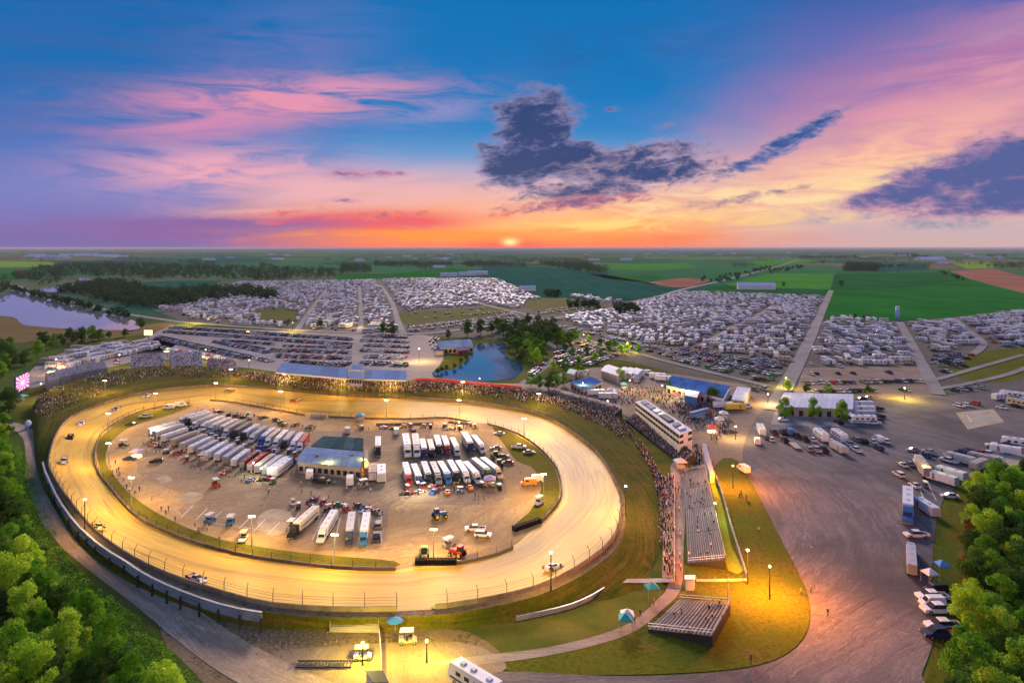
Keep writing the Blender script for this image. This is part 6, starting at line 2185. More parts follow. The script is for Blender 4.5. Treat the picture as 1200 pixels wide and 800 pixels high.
# coach park below the lake
fill([(40, 432), (92, 409), (150, 402), (196, 400), (182, 413), (120, 426), (66, 440)], (60, 440), (190, 410), 12, 4.2, 'rv', 0.9, 'in the coach park below the lake')
# camp fields
fill([(182, 362), (229, 351), (280, 331), (396, 329), (386, 338), (349, 386), (250, 378)], (200, 360), (340, 358), 12.5, 4.2, 'mix', 0.9, 'in the camp field beside the dark wood', True, jit=2.0)
fill([(352, 386), (386, 338), (400, 329), (440, 328), (464, 378), (470, 389), (424, 390)], (360, 370), (460, 371), 12.5, 4.2, 'mix', 0.9, 'in the camp field by the crossroads lamp', True, jit=2.0)
fill([(448, 327), (583, 327), (632, 350), (608, 362), (575, 357), (472, 364)], (460, 345), (600, 347), 12.5, 4.2, 'mix', 0.92, 'in the camp field below the teal crop field', True, jit=2.0)
fill([(474, 381), (500, 379), (560, 373), (604, 366), (628, 374), (560, 382), (480, 389)], (480, 384), (600, 370), 18, 3.4, 'car', 0.6, 'on the grass car park above the pond', double=True)
fill([(470, 365), (590, 358), (600, 366), (500, 378)], (480, 370), (590, 362), 26, 4, 'car', 0.3, 'on the grass car park above the pond')
fill([(625, 365), (700, 358), (712, 361), (645, 372)], (640, 368), (700, 360), 14, 3.2, 'car', 0.7, 'on the grass by the camp corner trees')
fill([(660, 346), (690, 347), (735, 352.5), (715, 355), (690, 352)], (660, 346), (735, 353), 12, 5, 'mix', 0.85, 'along the edge of the teal crop field', jit=1.5)
# the huge lot on the right
fill([(650, 374), (720, 362), (800, 342), (968, 348), (955, 380), (760, 384), (690, 384)], (720, 371), (960, 371), 12.5, 4.1, 'mix', 0.94, 'in the huge camping lot along the straight road', jit=1.4)
fill([(690, 386), (760, 385), (955, 382), (936, 425), (840, 412), (760, 402)], (720, 386), (950, 396), 12.5, 4.0, 'mix', 0.94, 'in the huge camping lot behind the blue hall', jit=1.2)
fill([(640, 379), (690, 388), (760, 404), (840, 414), (934, 428), (920, 448), (890, 446), (800, 424), (720, 403)], (640, 384), (900, 446), 16.0, 2.8, 'car', 0.9, 'in the car rows behind the blue hall', double=True)
fill([(880, 455), (925, 452), (905, 475), (892, 466)], (880, 456), (925, 453), 10, 3, 'car', 0.7, 'beside the lamplit road bend')
fill([(968, 380), (1050, 379), (1080, 428), (948, 432)], (960, 400), (1060, 400), 11.5, 4.1, 'mix', 0.93, 'in the camping rows below the water tower', jit=0.8)
fill([(972, 371.5), (1050, 376.5), (968, 377)], (970, 374), (1050, 376), 9, 5.5, 'rv', 0.9, 'on the field edge beside the water tower', jit=0.6)
fill([(1064, 379), (1117, 375), (1147, 402), (1090, 416)], (1064, 395), (1140, 392), 11.5, 4.2, 'mix', 0.93, 'in the camping rows beyond the water tower', jit=1.0)
fill([(1124, 374), (1200, 364), (1270, 358), (1270, 398), (1200, 408), (1158, 404)], (1124, 385), (1230, 376), 12, 4.2, 'mix', 0.93, 'in the camp field at the ploughed land', jit=1.4)
fill([(1088, 418), (1140, 414), (1132, 436), (1100, 440)], (1088, 428), (1140, 424), 15, 3.4, 'car', 0.8, 'beside the curved gravel lanes', double=True)
fill([(1105, 450), (1145, 446), (1150, 458), (1108, 460)], (1105, 456), (1148, 452), 9, 3, 'car', 0.7, 'beside the curved gravel lanes')
fill([(945, 433), (1078, 431), (1083, 440), (942, 443)], (945, 437), (1080, 435), 20, 3.0, 'car', 0.5, 'in the dirt car park behind the white shed')
fill([(942, 444), (1085, 441), (1088, 451), (940, 453)], (945, 449), (1085, 447), 20, 2.75, 'car', 0.85, 'in the dirt car park behind the white shed')
fill([(945, 454), (1070, 452), (1072, 459), (948, 460)], (945, 457), (1070, 455), 20, 2.7, 'car', 0.93, 'in the dirt car park behind the white shed')
fill([(1160, 470), (1200, 463), (1240, 458), (1240, 476), (1165, 480)], (1160, 474), (1230, 466), 13, 3.6, 'mix', 0.8, 'at the far corner of the asphalt lot')
fill([(1105, 476), (1150, 469), (1152, 473), (1107, 480)], (1105, 478), (1150, 471), 9, 3.6, 'car', 0.8, 'at the edge of the asphalt lot by the gravel lanes')
# under the trees by the pond
fill([(645, 412), (690, 398), (725, 412), (720, 425), (690, 428), (655, 432)], (650, 425), (715, 405), 9, 3.0, 'car', 0.75, 'under the trees beside the pond')
fill([(618, 437), (632, 424), (637, 426), (625, 442)], (620, 438), (634, 425), 6, 3.0, 'car', 0.8, 'on the pond bank')

LOTS.sort(key=lambda q: q[2].y)
counts = {'car': 0, 'rv': 0}
rest = []
for kind, col, p, a, place in LOTS:
    fam = 'rv' if kind in ('camper', 'motorhome') else 'car'
    if counts[fam] < (250 if fam == 'car' else 280):
        counts[fam] += 1
        nm = {'sedan': 'car', 'suv': 'suv', 'pickup': 'pickup', 'camper': 'camper trailer', 'motorhome': 'motorhome'}[kind]
        vehicle(kind, col, p, a, f'{col} {nm} {place}', f'{nm}s {place}', 1.0, detail=(fam == 'rv' and p.y < 330))
    else:
        rest.append((kind, col, p, a))
print('LOTS', len(LOTS), counts, len(rest))


class Stuff:
    """many copies of small low-poly shapes joined into one mesh"""

    def __init__(self):
        self.v, self.f, self.m, self.mats, self.n = [], [], [], [], 0

    def add(self, tv, tf, tm, names, loc, rz, sc=1.0):
        c, s = cos(rz), sin(rz)
        for x, y, z in tv:
            self.v.append((loc[0] + (x * c - y * s) * sc, loc[1] + (x * s + y * c) * sc, loc[2] + z * sc))
        for f in tf:
            self.f.append(tuple(i + self.n for i in f))
        for k in tm:
            nm = names[k]
            if nm not in self.mats:
                self.mats.append(nm)
            self.m.append(self.mats.index(nm))
        self.n += len(tv)

    def build(self, name, label, cat=None):
        me = bpy.data.meshes.new(name)
        me.from_pydata(self.v, [], self.f)
        for n in self.mats:
            me.materials.append(M(n))
        me.polygons.foreach_set('material_index', self.m)
        me.update()
        o = link(name, me)
        return tag(o, label, cat, None, 'stuff')


def lowcar():
    mb = MB()
    mb.box((0, 0, 0.58), (4.4, 1.75, 0.7), 0, 0, 0.96, 0.94)
    mb.box((-0.25, 0, 1.18), (2.6, 1.55, 0.52), 0, 1, 0.6, 0.8, -0.1, 0)
    return mb


def lowpick():
    mb = MB()
    mb.box((0, 0, 0.68), (5.6, 1.9, 0.75), 0, 0, 0.98, 0.96)
    mb.box((0.3, 0, 1.35), (2.2, 1.7, 0.62), 0, 1, 0.65, 0.84, -0.1, 0)
    mb.box((-1.9, 0, 1.07), (1.6, 1.5, 0.04), 0, 1)
    return mb


def lowrv(L, H):
    mb = MB()
    mb.box((0, 0, H / 2 + 0.3), (L, 2.45, H - 0.4), 0, 0, 0.96, 0.94)
    mb.box((0, 0, H * 0.66), (L * 0.8, 2.5, 0.6), 0, 1)
    mb.box((-L * 0.15, 0, H + 0.2), (1.0, 0.9, 0.25), 0, 2)
    return mb


LOW = {'sedan': lowcar(), 'suv': lowcar(), 'pickup': lowpick(), 'camper': lowrv(7.6, 2.9), 'motorhome': lowrv(10.2, 3.2)}
sc_car, sc_rv = Stuff(), Stuff()
for kind, col, p, a in rest:
    mb = LOW[kind]
    (sc_rv if kind in ('camper', 'motorhome') else sc_car).add(mb.v, mb.f, mb.m, ['paint_' + col, 'glass_dark', 'paint_silver'], p, a, 1.0)
aw = MB()
aw.box((0, 0, 2.3), (3.2, 3.0, 0.5), 0, 0, 0.3, 0.3)
for sx in (-1.5, 1.5):
    for sy in (-1.4, 1.4):
        aw.box((sx, sy, 1.05), (0.08, 0.08, 2.1))
tents = Stuff()
for kind, col, p, a in rest:
    if kind in ('camper', 'motorhome') and rv.random() < 0.4:
        q = p + Vector((-sin(a), cos(a), 0)) * rv.choice((-3.3, 3.3)) + Vector((cos(a), sin(a), 0)) * rv.uniform(-3, 3)
        tents.add(aw.v, aw.f, aw.m, ['canopy_' + rv.choice(['white', 'blue', 'white', 'teal', 'red', 'white', 'purple'])], q, a, 1.0)
tents.build('distant_awnings', 'countless small awnings and canopies pitched beside the far campers')
sc_car.build('distant_parked_cars', 'countless small cars parked in rows across the far lots')
sc_rv.build('distant_campers', 'countless small white campers spread across the far camp fields')

# ================================================================== TREES
def leaf_cloud(rng, lobes, n, size, flat=0.6):
    """n leaf quads scattered through the outer part of the given ellipsoid lobes; returns verts, tints"""
    L = np.array([(c[0], c[1], c[2], r) for c, r in lobes])
    w = L[:, 3] ** 2
    idx = rng.choice(len(L), n, p=w / w.sum())
    d = rng.normal(size=(n, 3))
    d /= np.linalg.norm(d, axis=1)[:, None]
    rad = L[idx, 3] * (rng.uniform(0.25, 1.0, n) ** 0.45)
    pos = L[idx, :3] + d * rad[:, None] * np.array([1, 1, 0.82])
    nrm = d * 0.55 + rng.normal(size=(n, 3)) * 0.55 + np.array([0, 0, 0.45])
    nrm /= np.linalg.norm(nrm, axis=1)[:, None]
    t = np.cross(nrm, rng.normal(size=(n, 3)))
    t /= np.linalg.norm(t, axis=1)[:, None]
    b = np.cross(nrm, t)
    s = size * rng.uniform(0.55, 1.25, n)[:, None]
    q = np.stack([pos - t * s * 0.5, pos + b * s * 0.33 , pos + t * s * 0.5, pos - b * s * 0.33], 1)
    lobe_t = rng.uniform(0.1, 0.9, len(L))
    tint = np.clip(lobe_t[idx] * 0.6 + rng.uniform(0, 0.4, n), 0, 1)
    return q.reshape(-1, 3), tint


def leaf_mesh(name, verts, tint, mat):
    n = len(tint)
    me = bpy.data.meshes.new(name)
    me.vertices.add(n * 4)
    me.vertices.foreach_set('co', verts.astype(np.float32).ravel())
    me.loops.add(n * 4)
    me.loops.foreach_set('vertex_index', np.arange(n * 4, dtype=np.int32))
    me.polygons.add(n)
    me.polygons.foreach_set('loop_start', np.arange(0, n * 4, 4, dtype=np.int32))
    me.update(calc_edges=True)
    at = me.attributes.new('tint', 'FLOAT', 'FACE')
    at.data.foreach_set('value', tint.astype(np.float32))
    me.materials.append(M(mat))
    return me


def tree_variant(seed, h, r, nl, leaf, mat, columnar=False):
    rng = np.random.default_rng(seed)
    tr = MB()
    th = h * 0.5
    lean = rng.uniform(-0.4, 0.4, 2)
    tr.cyl((0, 0, -0.3), (lean[0], lean[1], th), 0.26 * h / 10, 0.14 * h / 10, 7)
    lobes = []
    k = 22
    for i in range(k):
        a = 2 * pi * i / k * 2.4 + rng.uniform(-0.5, 0.5)
        u = rng.uniform(0, 1)
        hh = h * (0.22 + 0.64 * u)
        rr = r * (1.0 - 0.75 * abs(u - 0.35)) * rng.uniform(0.25, 0.95)
        c = np.array([cos(a) * rr, sin(a) * rr, hh])
        lobes.append((c, r * rng.uniform(0.16, 0.42)))
        if i % 2 == 0:
            tr.cyl((lean[0] * hh / h, lean[1] * hh / h, th * rng.uniform(0.6, 1.0)), tuple(c), 0.08 * h / 10, 0.03 * h / 10, 5)
    lobes.append((np.array([lean[0], lean[1], h * 0.9]), r * 0.36))
    tr.cyl((lean[0], lean[1], th), (lean[0], lean[1], h * 0.9), 0.14 * h / 10, 0.03, 6)
    v, t = leaf_cloud(rng, lobes, nl, leaf)
    return tr.mesh('trunk', ['bark']), leaf_mesh('crown', v, t, mat)


VAR = {
    'green': [tree_variant(s, 9.5 + s * 0.4, 3.4 + 0.35 * s, 5200, 0.46, 'leaf_green') for s in (1, 2, 3, 4)],
    'yellow': [tree_variant(s, 10.0, 4.4, 5000, 0.46, 'leaf_yellow') for s in (5, 6)],
    'dark': [tree_variant(s, 10.0, 4.2, 4200, 0.5, 'leaf_dark') for s in (7, 8, 9)],
    'rust': [tree_variant(10, 5.0, 2.2, 900, 0.5, 'leaf_rust')]}
TREES_N = 0


def tree(kind, p, sc, label, group, rng=rv):
    tr, cr = rng.choice(VAR[kind])
    t = thing('tree', label, 'tree', p, rng.uniform(0, 6.28), group, sc)
    t.scale = (sc * rng.uniform(0.9, 1.1), sc * rng.uniform(0.9, 1.1), sc * rng.uniform(0.88, 1.15))
    link('trunk', tr, t)
    link('crown', cr, t)
    return t


def wtree(kinds, p, sc, where, group, rng):
    """a tree of a wood, kept only where its crown can show in the frame"""
    k, s = rng.choice(kinds), rng.uniform(*sc)
    d = p.y
    sx, sy = CX + p.x / d * F, HORIZON + (CAM_H - 6.0 * s) / d * F
    m = 5.0 * s / d * F
    if not (-m < sx < 1200 + m and sy - m < 800):
        return
    tone = {'green': 'leafy green', 'yellow': 'yellow-green', 'dark': 'dark green', 'rust': 'rust'}[k]
    size = 'tall' if s > sc[0] + 0.66 * (sc[1] - sc[0]) else 'low' if s < sc[0] + 0.33 * (sc[1] - sc[0]) else 'middling'
    tree(k, p, s, f'{size} {tone} tree {where}', f'{group}, {size} {tone}', rng)


def scatter(px, dmin, n, rng, z=0.0):
    poly = [P(a, b, z) for a, b in px]
    x0, x1 = min(p.x for p in poly), max(p.x for p in poly)
    y0, y1 = min(p.y for p in poly), max(p.y for p in poly)
    out = []
    for _ in range(n * 40):
        p = Vector((rng.uniform(x0, x1), rng.uniform(y0, y1), z))
        if inside(p, poly) and all((p - q).length > dmin for q in out):
            out.append(p)
            if len(out) >= n:
                break
    return out


ra = random.Random(77)
NEARWOOD_L = [(-90, 535), (4, 538), (16, 585), (26, 635), (50, 688), (92, 734), (146, 776), (200, 826), (245, 880), (280, 960), (-200, 960), (-200, 600)]
sheet('forest_floor', [(-300, 395), (40, 402), (95, 402), (55, 420), (30, 440), (14, 470), (22, 496), (36, 520), (36, 556), (46, 596), (72, 645), (106, 682), (150, 718), (205, 765), (250, 815), (290, 900), (-400, 900)], 'forest_floor', 0.07, 2)
for p in scatter(NEARWOOD_L, 4.2, 190, ra):
    wtree(['green', 'green', 'dark', 'yellow', 'dark'], p, (0.5, 1.05), 'in the wood below the service road', 'trees of the wood below the service road', ra)
for p in scatter([(-60, 405), (30, 408), (70, 404), (40, 424), (20, 440), (8, 462), (12, 492), (-80, 515)], 6.0, 40, ra):
    wtree(['green', 'dark', 'dark'], p, (0.8, 1.15), 'in the wood behind the big screen', 'trees of the wood behind the big screen', ra)
for p in scatter([(40, 398), (100, 392), (150, 394), (100, 403), (60, 408)], 7.0, 16, ra):
    tree('dark', p, ra.uniform(0.6, 0.9), 'dark tree in the belt between lake and coach park', 'tree belt between lake and coach park', ra)
for p in scatter([(-70, 500), (14, 505), (18, 540), (22, 600), (-20, 620), (-90, 560)], 3.6, 40, ra):
    wtree(['green', 'green', 'dark', 'yellow'], p, (0.5, 0.85), 'in the wood where the road forks by the tank', 'trees of the wood at the road fork', ra)
for p in scatter([(22, 600), (44, 650), (80, 705), (120, 745), (165, 790), (205, 836), (170, 836), (120, 775), (75, 725), (35, 670)], 3.2, 34, ra):
    wtree(['green', 'yellow', 'green', 'dark'], p, (0.28, 0.5), 'on the edge of the wood along the service road', 'saplings along the service road', ra)
NEARWOOD_R = [(1142, 590), (1170, 572), (1215, 562), (1290, 556), (1330, 700), (1330, 900), (1130, 900), (1122, 800), (1135, 745), (1142, 690), (1140, 640)]
sheet('forest_floor', [(1113, 582), (1155, 553), (1200, 538), (1320, 520), (1400, 900), (1090, 900), (1092, 800), (1100, 745), (1097, 690), (1100, 615)], 'forest_floor', 0.06, 2)
sheet('grass_edge', [(1097, 614), (1113, 580), (1152, 552), (1165, 560), (1140, 590), (1130, 640), (1132, 700), (1120, 760), (1106, 800), (1085, 800), (1097, 745), (1093, 690)], 'grass', 0.085, 2)
for p in scatter(NEARWOOD_R, 4.4, 130, ra):
    wtree(['green', 'green', 'dark', 'yellow', 'dark'], p, (0.55, 1.05), 'in the wood beside the asphalt lot', 'trees of the wood beside the asphalt lot', ra)
for p in scatter([(1126, 620), (1136, 590), (1146, 584), (1140, 640), (1138, 690), (1128, 690)], 3.0, 9, ra):
    tree('rust', p, ra.uniform(0.6, 1.0), 'rust-coloured sapling on the edge of the wood', 'rust-coloured saplings', ra)
for (x, y, k, s) in [(563, 392, 'dark', .9), (548, 394, 'dark', .9), (583, 388, 'dark', .85), (590, 394, 'dark', .95), (600, 398, 'dark', .95), (607, 404, 'dark', .9), (613, 399, 'dark', 1.0), (619, 406, 'green', .9), (624, 412, 'green', .85), (608, 416, 'green', .9), (602, 411, 'dark', .8),
                     (618, 422, 'green', .8), (627, 394, 'dark', .9), (635, 399, 'dark', .95), (641, 404, 'green', .9), (647, 398, 'dark', .9), (655, 399, 'green', .85), (661, 404, 'green', .8), (631, 386, 'dark', .9), (618, 381, 'dark', .8), (648, 389, 'dark', .9), (637, 419, 'green', .75), (629, 426, 'yellow', .65),
                     (640, 391, 'dark', .9), (653, 406, 'dark', .8), (612, 390, 'dark', .9), (605, 386, 'dark', .7), (596, 405, 'dark', .7), (622, 399, 'dark', .9), (630, 404, 'dark', .9), (643, 395, 'dark', .8), (616, 413, 'dark', .8), (628, 416, 'green', .7), (634, 409, 'dark', .8), (594, 390, 'dark', .8), (576, 391, 'dark', .7), (652, 394, 'dark', .8), (636, 392, 'dark', .9), (668, 404, 'dark', .7), (675, 400, 'dark', .7), (610, 422, 'green', .6)]:
    k = 'dark' if k == 'green' and ra.random() < 0.6 else k
    sz = ('tall ' if s > 0.88 else 'low ' if s < 0.75 else 'middling ') + {'dark': 'dark', 'green': 'bright green', 'yellow': 'yellow-green'}[k]
    tree(k, P(x, y, 0.1), s * 1.35, f'{sz} tree of the grove on the pond shore', f'grove on the pond shore, {sz}', ra)
for (x, y, k, s) in [(622, 453, 'green', .62), (632, 455, 'green', .66), (642, 456, 'dark', .62), (652, 455, 'green', .7), (661, 452, 'green', .7), (646, 450, 'dark', .6)]:
    tree(k, P(x, y, 0.1), s, 'round green tree in the row behind the bank bleachers', 'tree row behind the bank bleachers', ra)
for (x, y, k, s) in [(662, 432, 'green', .6), (678, 429, 'green', .62), (697, 425, 'yellow', .62), (671, 419, 'green', .6), (662, 411, 'dark', .6), (714, 413, 'dark', .75), (720, 408, 'green', .7), (728, 415, 'yellow', .7), (736, 412, 'yellow', .6), (703, 406, 'dark', .6), (690, 401, 'green', .6), (748, 413, 'green', .7),
                     (648, 434, 'yellow', .6), (683, 443, 'green', .55), (688, 415, 'dark', .55), (704, 418, 'green', .5)]:
    tree(k, P(x, y, 0.1), s, 'small tree among the cars by the pond road', 'small trees among the cars by the pond road', ra)
for (x, y, k, s, l) in [(449, 391, 'dark', 1.0, 'tall dark tree at the camp crossroads, slimmer of the pair'), (459, 393, 'dark', 1.1, 'tall dark tree at the camp crossroads, bigger of the pair'), (375, 384, 'dark', .8, 'dark round bush tree in the camp by the crossroads'), (338, 381, 'dark', .6, 'small bush tree at the camp road lamp'),
                        (165, 385, 'dark', 1.0, 'lone tree at the tip of the lake'), (108, 400, 'green', 1.15, 'large tree on the lake shore, taller of two'), (117, 399, 'green', .95, 'large tree on the lake shore, smaller of two'), (525, 397, 'dark', .7, 'dark tree behind the pond clubhouse'),
                        (783, 460, 'dark', .62, 'round tree in front of the blue hall'), (835, 474, 'dark', .8, 'round dark tree at the corner of the blue hall'), (920, 491, 'green', .85, 'round tree at one end of the white shed front'), (953, 491, 'green', .75, 'round tree at the middle of the white shed front'), (987, 494, 'green', .85, 'round tree beside the white trailer at the shed'),
                        (923, 458, 'yellow', .55, 'lamplit yellow-green tree behind the white shed'), (945, 460, 'dark', .5, 'dark bush in the car row behind the shed roof'), (970, 461, 'green', .45, 'green bush among cars behind the shed roof'), (1017, 462, 'dark', .55, 'dark bush among cars beside the shed'), (726, 446, 'yellow', .7, 'bright yellow-green tree beside the marquee'),
                        (945, 352, 'dark', .6, 'bush tree at the edge of the straight field road'), (1002, 374, 'dark', .6, 'dark bush tree on the field edge by the campers'), (1012, 374, 'dark', .45, 'low dark bush tree beside another on the field edge'), (986, 336, 'dark', 1.3, 'lone dark tree in the green crop field'), (918, 336, 'dark', .9, 'dark tree on the hedge line between green fields'), (888, 337, 'dark', .7, 'small dark tree on the hedge line between green fields')]:
    tree(k, P(x, y, 0.1), s, l, None, ra)
# shrubs on the pond edge
for x, y in [(513, 438), (523, 434), (533, 432), (540, 426), (548, 418), (553, 411), (518, 436), (546, 422)]:
    t = tree('dark', P(x, y, 0.1), 0.36, 'low dark shrub on the stone edge of the pond', 'shrubs on the pond edge', ra)
    t.name = 'shrub'; t['category'] = 'shrub'
# undergrowth in both woods: one leafy mass
FRINGE = [(20, 525), (34, 550), (44, 596), (70, 646), (104, 684), (150, 722), (202, 768), (240, 812), (270, 850), (180, 850), (110, 752), (50, 690), (22, 620), (6, 540)]
rng = np.random.default_rng(5)
und = [(np.array([p.x, p.y, 0.35]), ra.uniform(0.7, 1.6)) for p in scatter(NEARWOOD_L, 2.0, 420, ra) + scatter(FRINGE, 1.1, 620, ra) + scatter(NEARWOOD_R, 2.2, 260, ra)]
v, tnt = leaf_cloud(rng, und, 70000, 0.38)
tag(link('undergrowth', leaf_mesh('undergrowth', v, tnt, 'leaf_green')), 'leafy undergrowth filling the woods beside the road', None, None, 'stuff')

# far woods: masses of small crowns
def wood(label, zones, n, name='distant_wood', hmin=9, hmax=16):
    rng = np.random.default_rng(len(zones) * 7 + n)
    lob = []
    tot = 0
    for px, share in zones:
        poly = [P(a, b, 0.2) for a, b in px]
        x0, x1 = min(p.x for p in poly), max(p.x for p in poly)
        y0, y1 = min(p.y for p in poly), max(p.y for p in poly)
        k = 0
        for _ in range(share * 60):
            p = Vector((rng.uniform(x0, x1), rng.uniform(y0, y1), 0))
            if inside(p, poly):
                h = rng.uniform(hmin, hmax)
                lob.append((np.array([p.x, p.y, h * 0.60]), h * 0.40))
                lob.append((np.array([p.x + rng.uniform(-2, 2), p.y + rng.uniform(-2, 2), h * 0.3]), h * 0.32))
                k += 1
                if k >= share:
                    break
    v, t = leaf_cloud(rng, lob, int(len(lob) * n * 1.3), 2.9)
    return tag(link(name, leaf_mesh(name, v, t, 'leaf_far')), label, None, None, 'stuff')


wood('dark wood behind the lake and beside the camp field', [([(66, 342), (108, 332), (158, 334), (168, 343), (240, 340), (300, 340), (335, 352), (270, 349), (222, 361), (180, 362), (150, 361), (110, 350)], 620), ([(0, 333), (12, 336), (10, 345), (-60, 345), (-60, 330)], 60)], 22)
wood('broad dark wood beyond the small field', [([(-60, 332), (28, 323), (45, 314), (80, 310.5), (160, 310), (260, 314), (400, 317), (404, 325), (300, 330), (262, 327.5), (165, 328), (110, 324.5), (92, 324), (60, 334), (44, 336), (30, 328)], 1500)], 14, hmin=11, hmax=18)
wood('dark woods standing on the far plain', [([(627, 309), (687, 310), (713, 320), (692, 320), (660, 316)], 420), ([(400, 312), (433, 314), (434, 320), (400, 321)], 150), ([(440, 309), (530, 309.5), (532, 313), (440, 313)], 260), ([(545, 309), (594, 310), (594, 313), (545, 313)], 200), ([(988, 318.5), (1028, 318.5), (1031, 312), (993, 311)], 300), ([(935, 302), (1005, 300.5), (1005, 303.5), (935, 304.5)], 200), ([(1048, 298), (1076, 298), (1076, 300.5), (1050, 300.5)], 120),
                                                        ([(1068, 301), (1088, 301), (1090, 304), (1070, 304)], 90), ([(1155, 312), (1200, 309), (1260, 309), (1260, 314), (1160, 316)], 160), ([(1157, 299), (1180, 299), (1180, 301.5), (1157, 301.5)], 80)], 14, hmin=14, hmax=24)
hz = []
rh = random.Random(31)
for _ in range(95):
    x, y = rh.uniform(-40, 1240), 292.5 + 22 * rh.random() ** 1.7
    w = rh.uniform(12, 70)
    hz.append(([(x, y), (x + w, y + rh.uniform(-0.3, 0.3)), (x + w, y + 0.35 + (y - 290) * 0.035), (x, y + 0.35 + (y - 290) * 0.035)], rh.randint(14, 40)))
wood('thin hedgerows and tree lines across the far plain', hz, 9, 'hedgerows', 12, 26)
wood('loose trees along the camp edges and field road', [([(638, 343), (656, 344), (655, 348), (640, 348)], 26), ([(664, 357), (700, 356), (702, 361), (668, 362)], 26), ([(718, 360), (748, 361), (748, 367), (722, 367)], 40), ([(820, 326), (870, 320), (900, 312), (905, 315), (850, 332), (822, 331)], 60), ([(900, 318), (940, 311), (942, 314), (903, 321)], 40),
                                                                ([(1025, 312), (1060, 311), (1060, 313), (1025, 314)], 30), ([(1105, 319), (1130, 328), (1128, 330), (1102, 320)], 12), ([(15, 338), (75, 353), (150, 371), (148, 373), (70, 355), (15, 341)], 60)], 18, 'loose_trees', 6, 10)

# ================================================================== PEOPLE
def person_mesh(seed, step):
    """standing or walking figure grown from a skeleton with the skin modifier"""
    h = 1.74
    V = [(0, 0, .95), (0, 0, 1.2), (0, 0, 1.42), (0, 0, 1.53), (0.02, 0, 1.66),
         (0, .10, .90), (step * .18, .11, .50), (step * .30 - .02, .11, .06), (step * .30 + .14, .12, .03),
         (0, -.10, .90), (-step * .10, -.11, .50), (-step * .34, -.11, .08), (-step * .34 + .15, -.12, .03),
         (0, .19, 1.40), (-step * .10, .25, 1.13), (.05 - step * .08, .24, .90),
         (0, -.19, 1.40), (step * .12, -.25, 1.13), (.08 + step * .20, -.23, .92)]
    R = [.14, .13, .13, .06, .105, .095, .065, .045, .04, .095, .065, .045, .04, .06, .045, .035, .06, .045, .035]
    Ed = [(0, 1), (1, 2), (2, 3), (3, 4), (0, 5), (5, 6), (6, 7), (7, 8), (0, 9), (9, 10), (10, 11), (11, 12), (2, 13), (13, 14), (14, 15), (2, 16), (16, 17), (17, 18)]
    me = bpy.data.meshes.new('figure')
    me.from_pydata(V, Ed, [])
    o = bpy.data.objects.new('figure', me)
    COL.objects.link(o)
    md = o.modifiers.new('skin', 'SKIN')
    for i, r in enumerate(R):
        sv = me.skin_vertices[0].data[i]
        sv.radius = (r, r)
        sv.use_root = (i == 0)
    sb = o.modifiers.new('sub', 'SUBSURF')
    sb.levels = 1
    dg = bpy.context.evaluated_depsgraph_get()
    out = bpy.data.meshes.new_from_object(o.evaluated_get(dg))
    bpy.data.objects.remove(o)
    return out


FIG = [person_mesh(1, 0.15), person_mesh(2, 1.0)]
PCACHE = {}


def person(p, rz, shirt, label, group, walk=0, legs='denim'):
    key = (walk, shirt, legs)
    if key not in PCACHE:
        me = FIG[walk].copy()
        for m in ('cloth_' + shirt, legs, 'skin', 'hair'):
            me.materials.append(M(m))
        for f in me.polygons:
            c = f.center
            arm = abs(c.y) > 0.2
            f.material_index = 3 if c.z > 1.69 or (c.z > 1.58 and c.x < -0.03) else 2 if c.z > 1.46 or (arm and c.z < 1.12) else 0 if c.z > 0.92 else 1
            f.use_smooth = True
        PCACHE[key] = me
    o = link('person', PCACHE[key], None, p)
    o.rotation_euler = (0, 0, rz)
    return tag(o, label, 'person', group)


rp = random.Random(9)
SH = list(CLOTH)


def people(zone, n, where, z=0.17):
    for p in scatter(zone, 0.9, n, rp, z):
        s = rp.choice(SH)
        w = rp.random() < 0.4
        person(p, rp.uniform(0, 6.28), s, f'person in {s} shirt {"walking" if w else "standing"} {where}', f'people {where}', int(w))


people([(165, 512), (185, 515), (250, 545), (290, 556), (325, 562), (326, 570), (280, 566), (220, 548), (170, 530)], 46, 'behind the tails of the infield transporters')
people([(230, 479), (300, 488), (365, 502), (364, 506), (300, 492), (234, 483)], 24, 'between the transporters and the far straight wall')
people([(345, 550), (430, 556), (440, 590), (330, 585), (300, 575)], 22, 'on the paving in front of the infield building')
people([(415, 500), (560, 498), (562, 505), (470, 507), (415, 507)], 26, 'behind the far row of the transporter block by the tractors')
people([(470, 570), (590, 562), (585, 590), (480, 585)], 22, 'in front of the transporters facing the open dirt')
people([(120, 530), (135, 565), (180, 602), (260, 636), (262, 630), (190, 594), (145, 562), (128, 530)], 24, 'on the grass verge inside the lamplit turn', 0.22)
people([(340, 592), (440, 600), (445, 606), (345, 600)], 14, 'at the tails of the transporters in the open bays')
people([(790, 560), (800, 560), (798, 690), (788, 680)], 22, 'on the walkway beside the long bleachers', 0.14)
people([(845, 560), (880, 590), (895, 640), (880, 600)], 6, 'on the orange-lit lawn edge', 0.14)
people([(905, 640), (935, 650), (985, 730), (960, 740)], 3, 'out on the empty asphalt', 0.12)
people([(700, 738), (745, 728), (770, 706), (740, 730)], 7, 'on the curving walkway by the lone bleachers', 0.14)
person(P(970, 722, 0.12), 0.3, 'black', 'person in dark clothes walking alone across the asphalt', None, 1)
person(P(880, 776, 0.12), 1.3, 'red', 'person in red shirt on the asphalt curve by the lawn', None, 1)

# the crowd: seated and standing figures, too many to count
def fig(h, w=0.8):
    mb = MB()
    mb.box((0, 0, h * 0.40), (0.34, 0.46, h * 0.8), 0, 0, 0.7, 0.85)
    mb.cyl((0, 0, h * 0.8), (0, 0, h), 0.10, 0.12, 5, 1)
    return mb


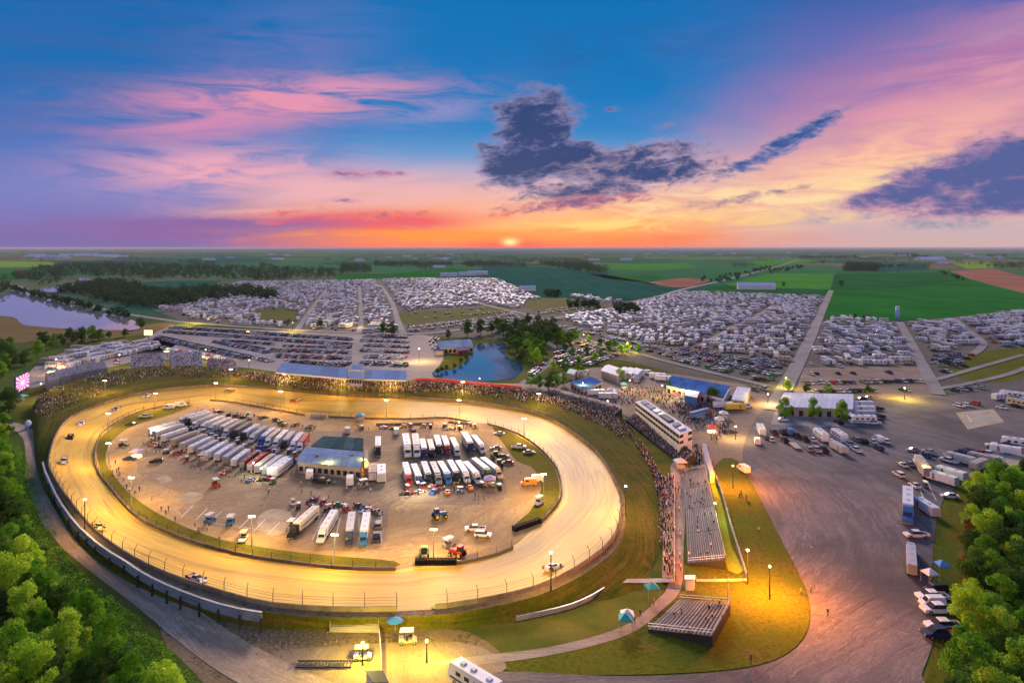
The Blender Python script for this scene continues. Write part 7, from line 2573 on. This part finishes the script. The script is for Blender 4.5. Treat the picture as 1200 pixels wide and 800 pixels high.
SIT, STAND = fig(0.85), fig(1.5)
crowd = Stuff()
rc = random.Random(13)
CC = ['white'] + ['black'] * 9 + ['red', 'blue', 'grey', 'grey', 'pink', 'green', 'tan']


def crowd_at(p, stand=False):
    mb = STAND if stand else SIT
    crowd.add(mb.v, mb.f, mb.m, ['cloth_' + rc.choice(CC), rc.choice(['skin', 'hair', 'hair', 'cloth_white'])], p, rc.uniform(-0.5, 0.5), rc.uniform(0.66, 0.86))


for f0, f1, b1, b0, dens in BLE:
    area = ((f1 - f0).length + (b1 - b0).length) / 2 * ((b0 - f0).length + (b1 - f1).length) / 2
    for _ in range(int(area * dens * 1.3)):
        u, v_ = rc.random(), rc.random()
        crowd_at(lerp(lerp(f0, f1, u), lerp(b0, b1, u), v_) + Vector((0, 0, 0.1)))
# on the bank: (ring index range, s range, count, standing)
for k0, k1, s0, s1, n in [(2.0, 4.0, 0.25, 1.0, 300), (4.0, 8.6, 0.42, 0.98, 1500), (8.4, 12.3, 0.22, 0.99, 3400), (12.3, 15.2, 0.35, 0.98, 1500), (15.2, 18.3, 0.55, 1.0, 1200), (18.3, 20.8, 0.80, 1.0, 500), (1.2, 2.6, 0.3, 1.0, 120)]:
    for _ in range(n):
        k = rc.uniform(k0, k1)
        s = s0 + (s1 - s0) * (rc.random() ** 0.8)
        if mnoise.noise(Vector((k * 2.5, s * 6, 0))) < -0.28:
            continue
        crowd_at(bank_pt(k * NSEG, s), rc.random() < 0.12)
for zone, n, z in [([(700, 470), (740, 450), (800, 464), (855, 472), (850, 500), (812, 505), (757, 466), (735, 476)], 520, 0.08), ([(790, 470), (812, 476), (812, 490), (795, 484)], 160, 0.08), ([(812, 522), (830, 520), (836, 545), (805, 545)], 60, 0.08), ([(846, 490), (862, 492), (840, 520), (830, 515)], 60, 0.08),
                   ([(776, 556), (789, 556), (789, 674), (777, 674)], 150, 0.92), ([(775, 560), (778, 560), (777, 640), (773, 640)], 90, 0.2)]:
    for p in scatter(zone, 0.5, n, rc, z):
        crowd_at(p, True)
crowd.build('spectator_crowd', 'dense crowd of spectators seated and standing round the oval')
print('CROWD verts', crowd.n)

# stones and gravel scars in the yard by the billboards
stn = Stuff()
rs = random.Random(2)
ico = MB(); ico.cyl((0, 0, -0.1), (0, 0, 0.22), 0.3, 0.16, 5)
for p in scatter([(285, 742), (330, 735), (390, 738), (400, 752), (330, 770), (290, 765)], 0.9, 90, rs, 0.06):
    stn.add(ico.v, ico.f, ico.m, ['stone'], p, rs.uniform(0, 6), rs.uniform(0.25, 0.8))
stn.build('loose_stones', 'loose pale stones scattered over the dirt yard')

# ================================================================== HAZE
HB = 91000.0
mb = MB()
mb.hexa([(-HB, -3000, -1), (HB, -3000, -1), (HB, HB, -1), (-HB, HB, -1)], [(-HB, -3000, 78), (HB, -3000, 78), (HB, HB, 78), (-HB, HB, 78)])
m = bpy.data.materials.new('haze_air')
m.use_nodes = True
hn = m.node_tree.nodes
hn.remove(hn['Principled BSDF'])
pv = hn.new('ShaderNodeVolumePrincipled')
pv.inputs['Color'].default_value = (0.80, 0.76, 0.88, 1)
pv.inputs['Density'].default_value = 0.00003
pv.inputs['Anisotropy'].default_value = 0.0
m.node_tree.links.new(pv.outputs[0], hn['Material Output'].inputs['Volume'])
m.cycles.homogeneous_volume = True
MATS['haze_air'] = m
tag(link('haze', mb.mesh('haze', ['haze_air'])), 'thin lavender evening haze over the plain', None, None, 'stuff')
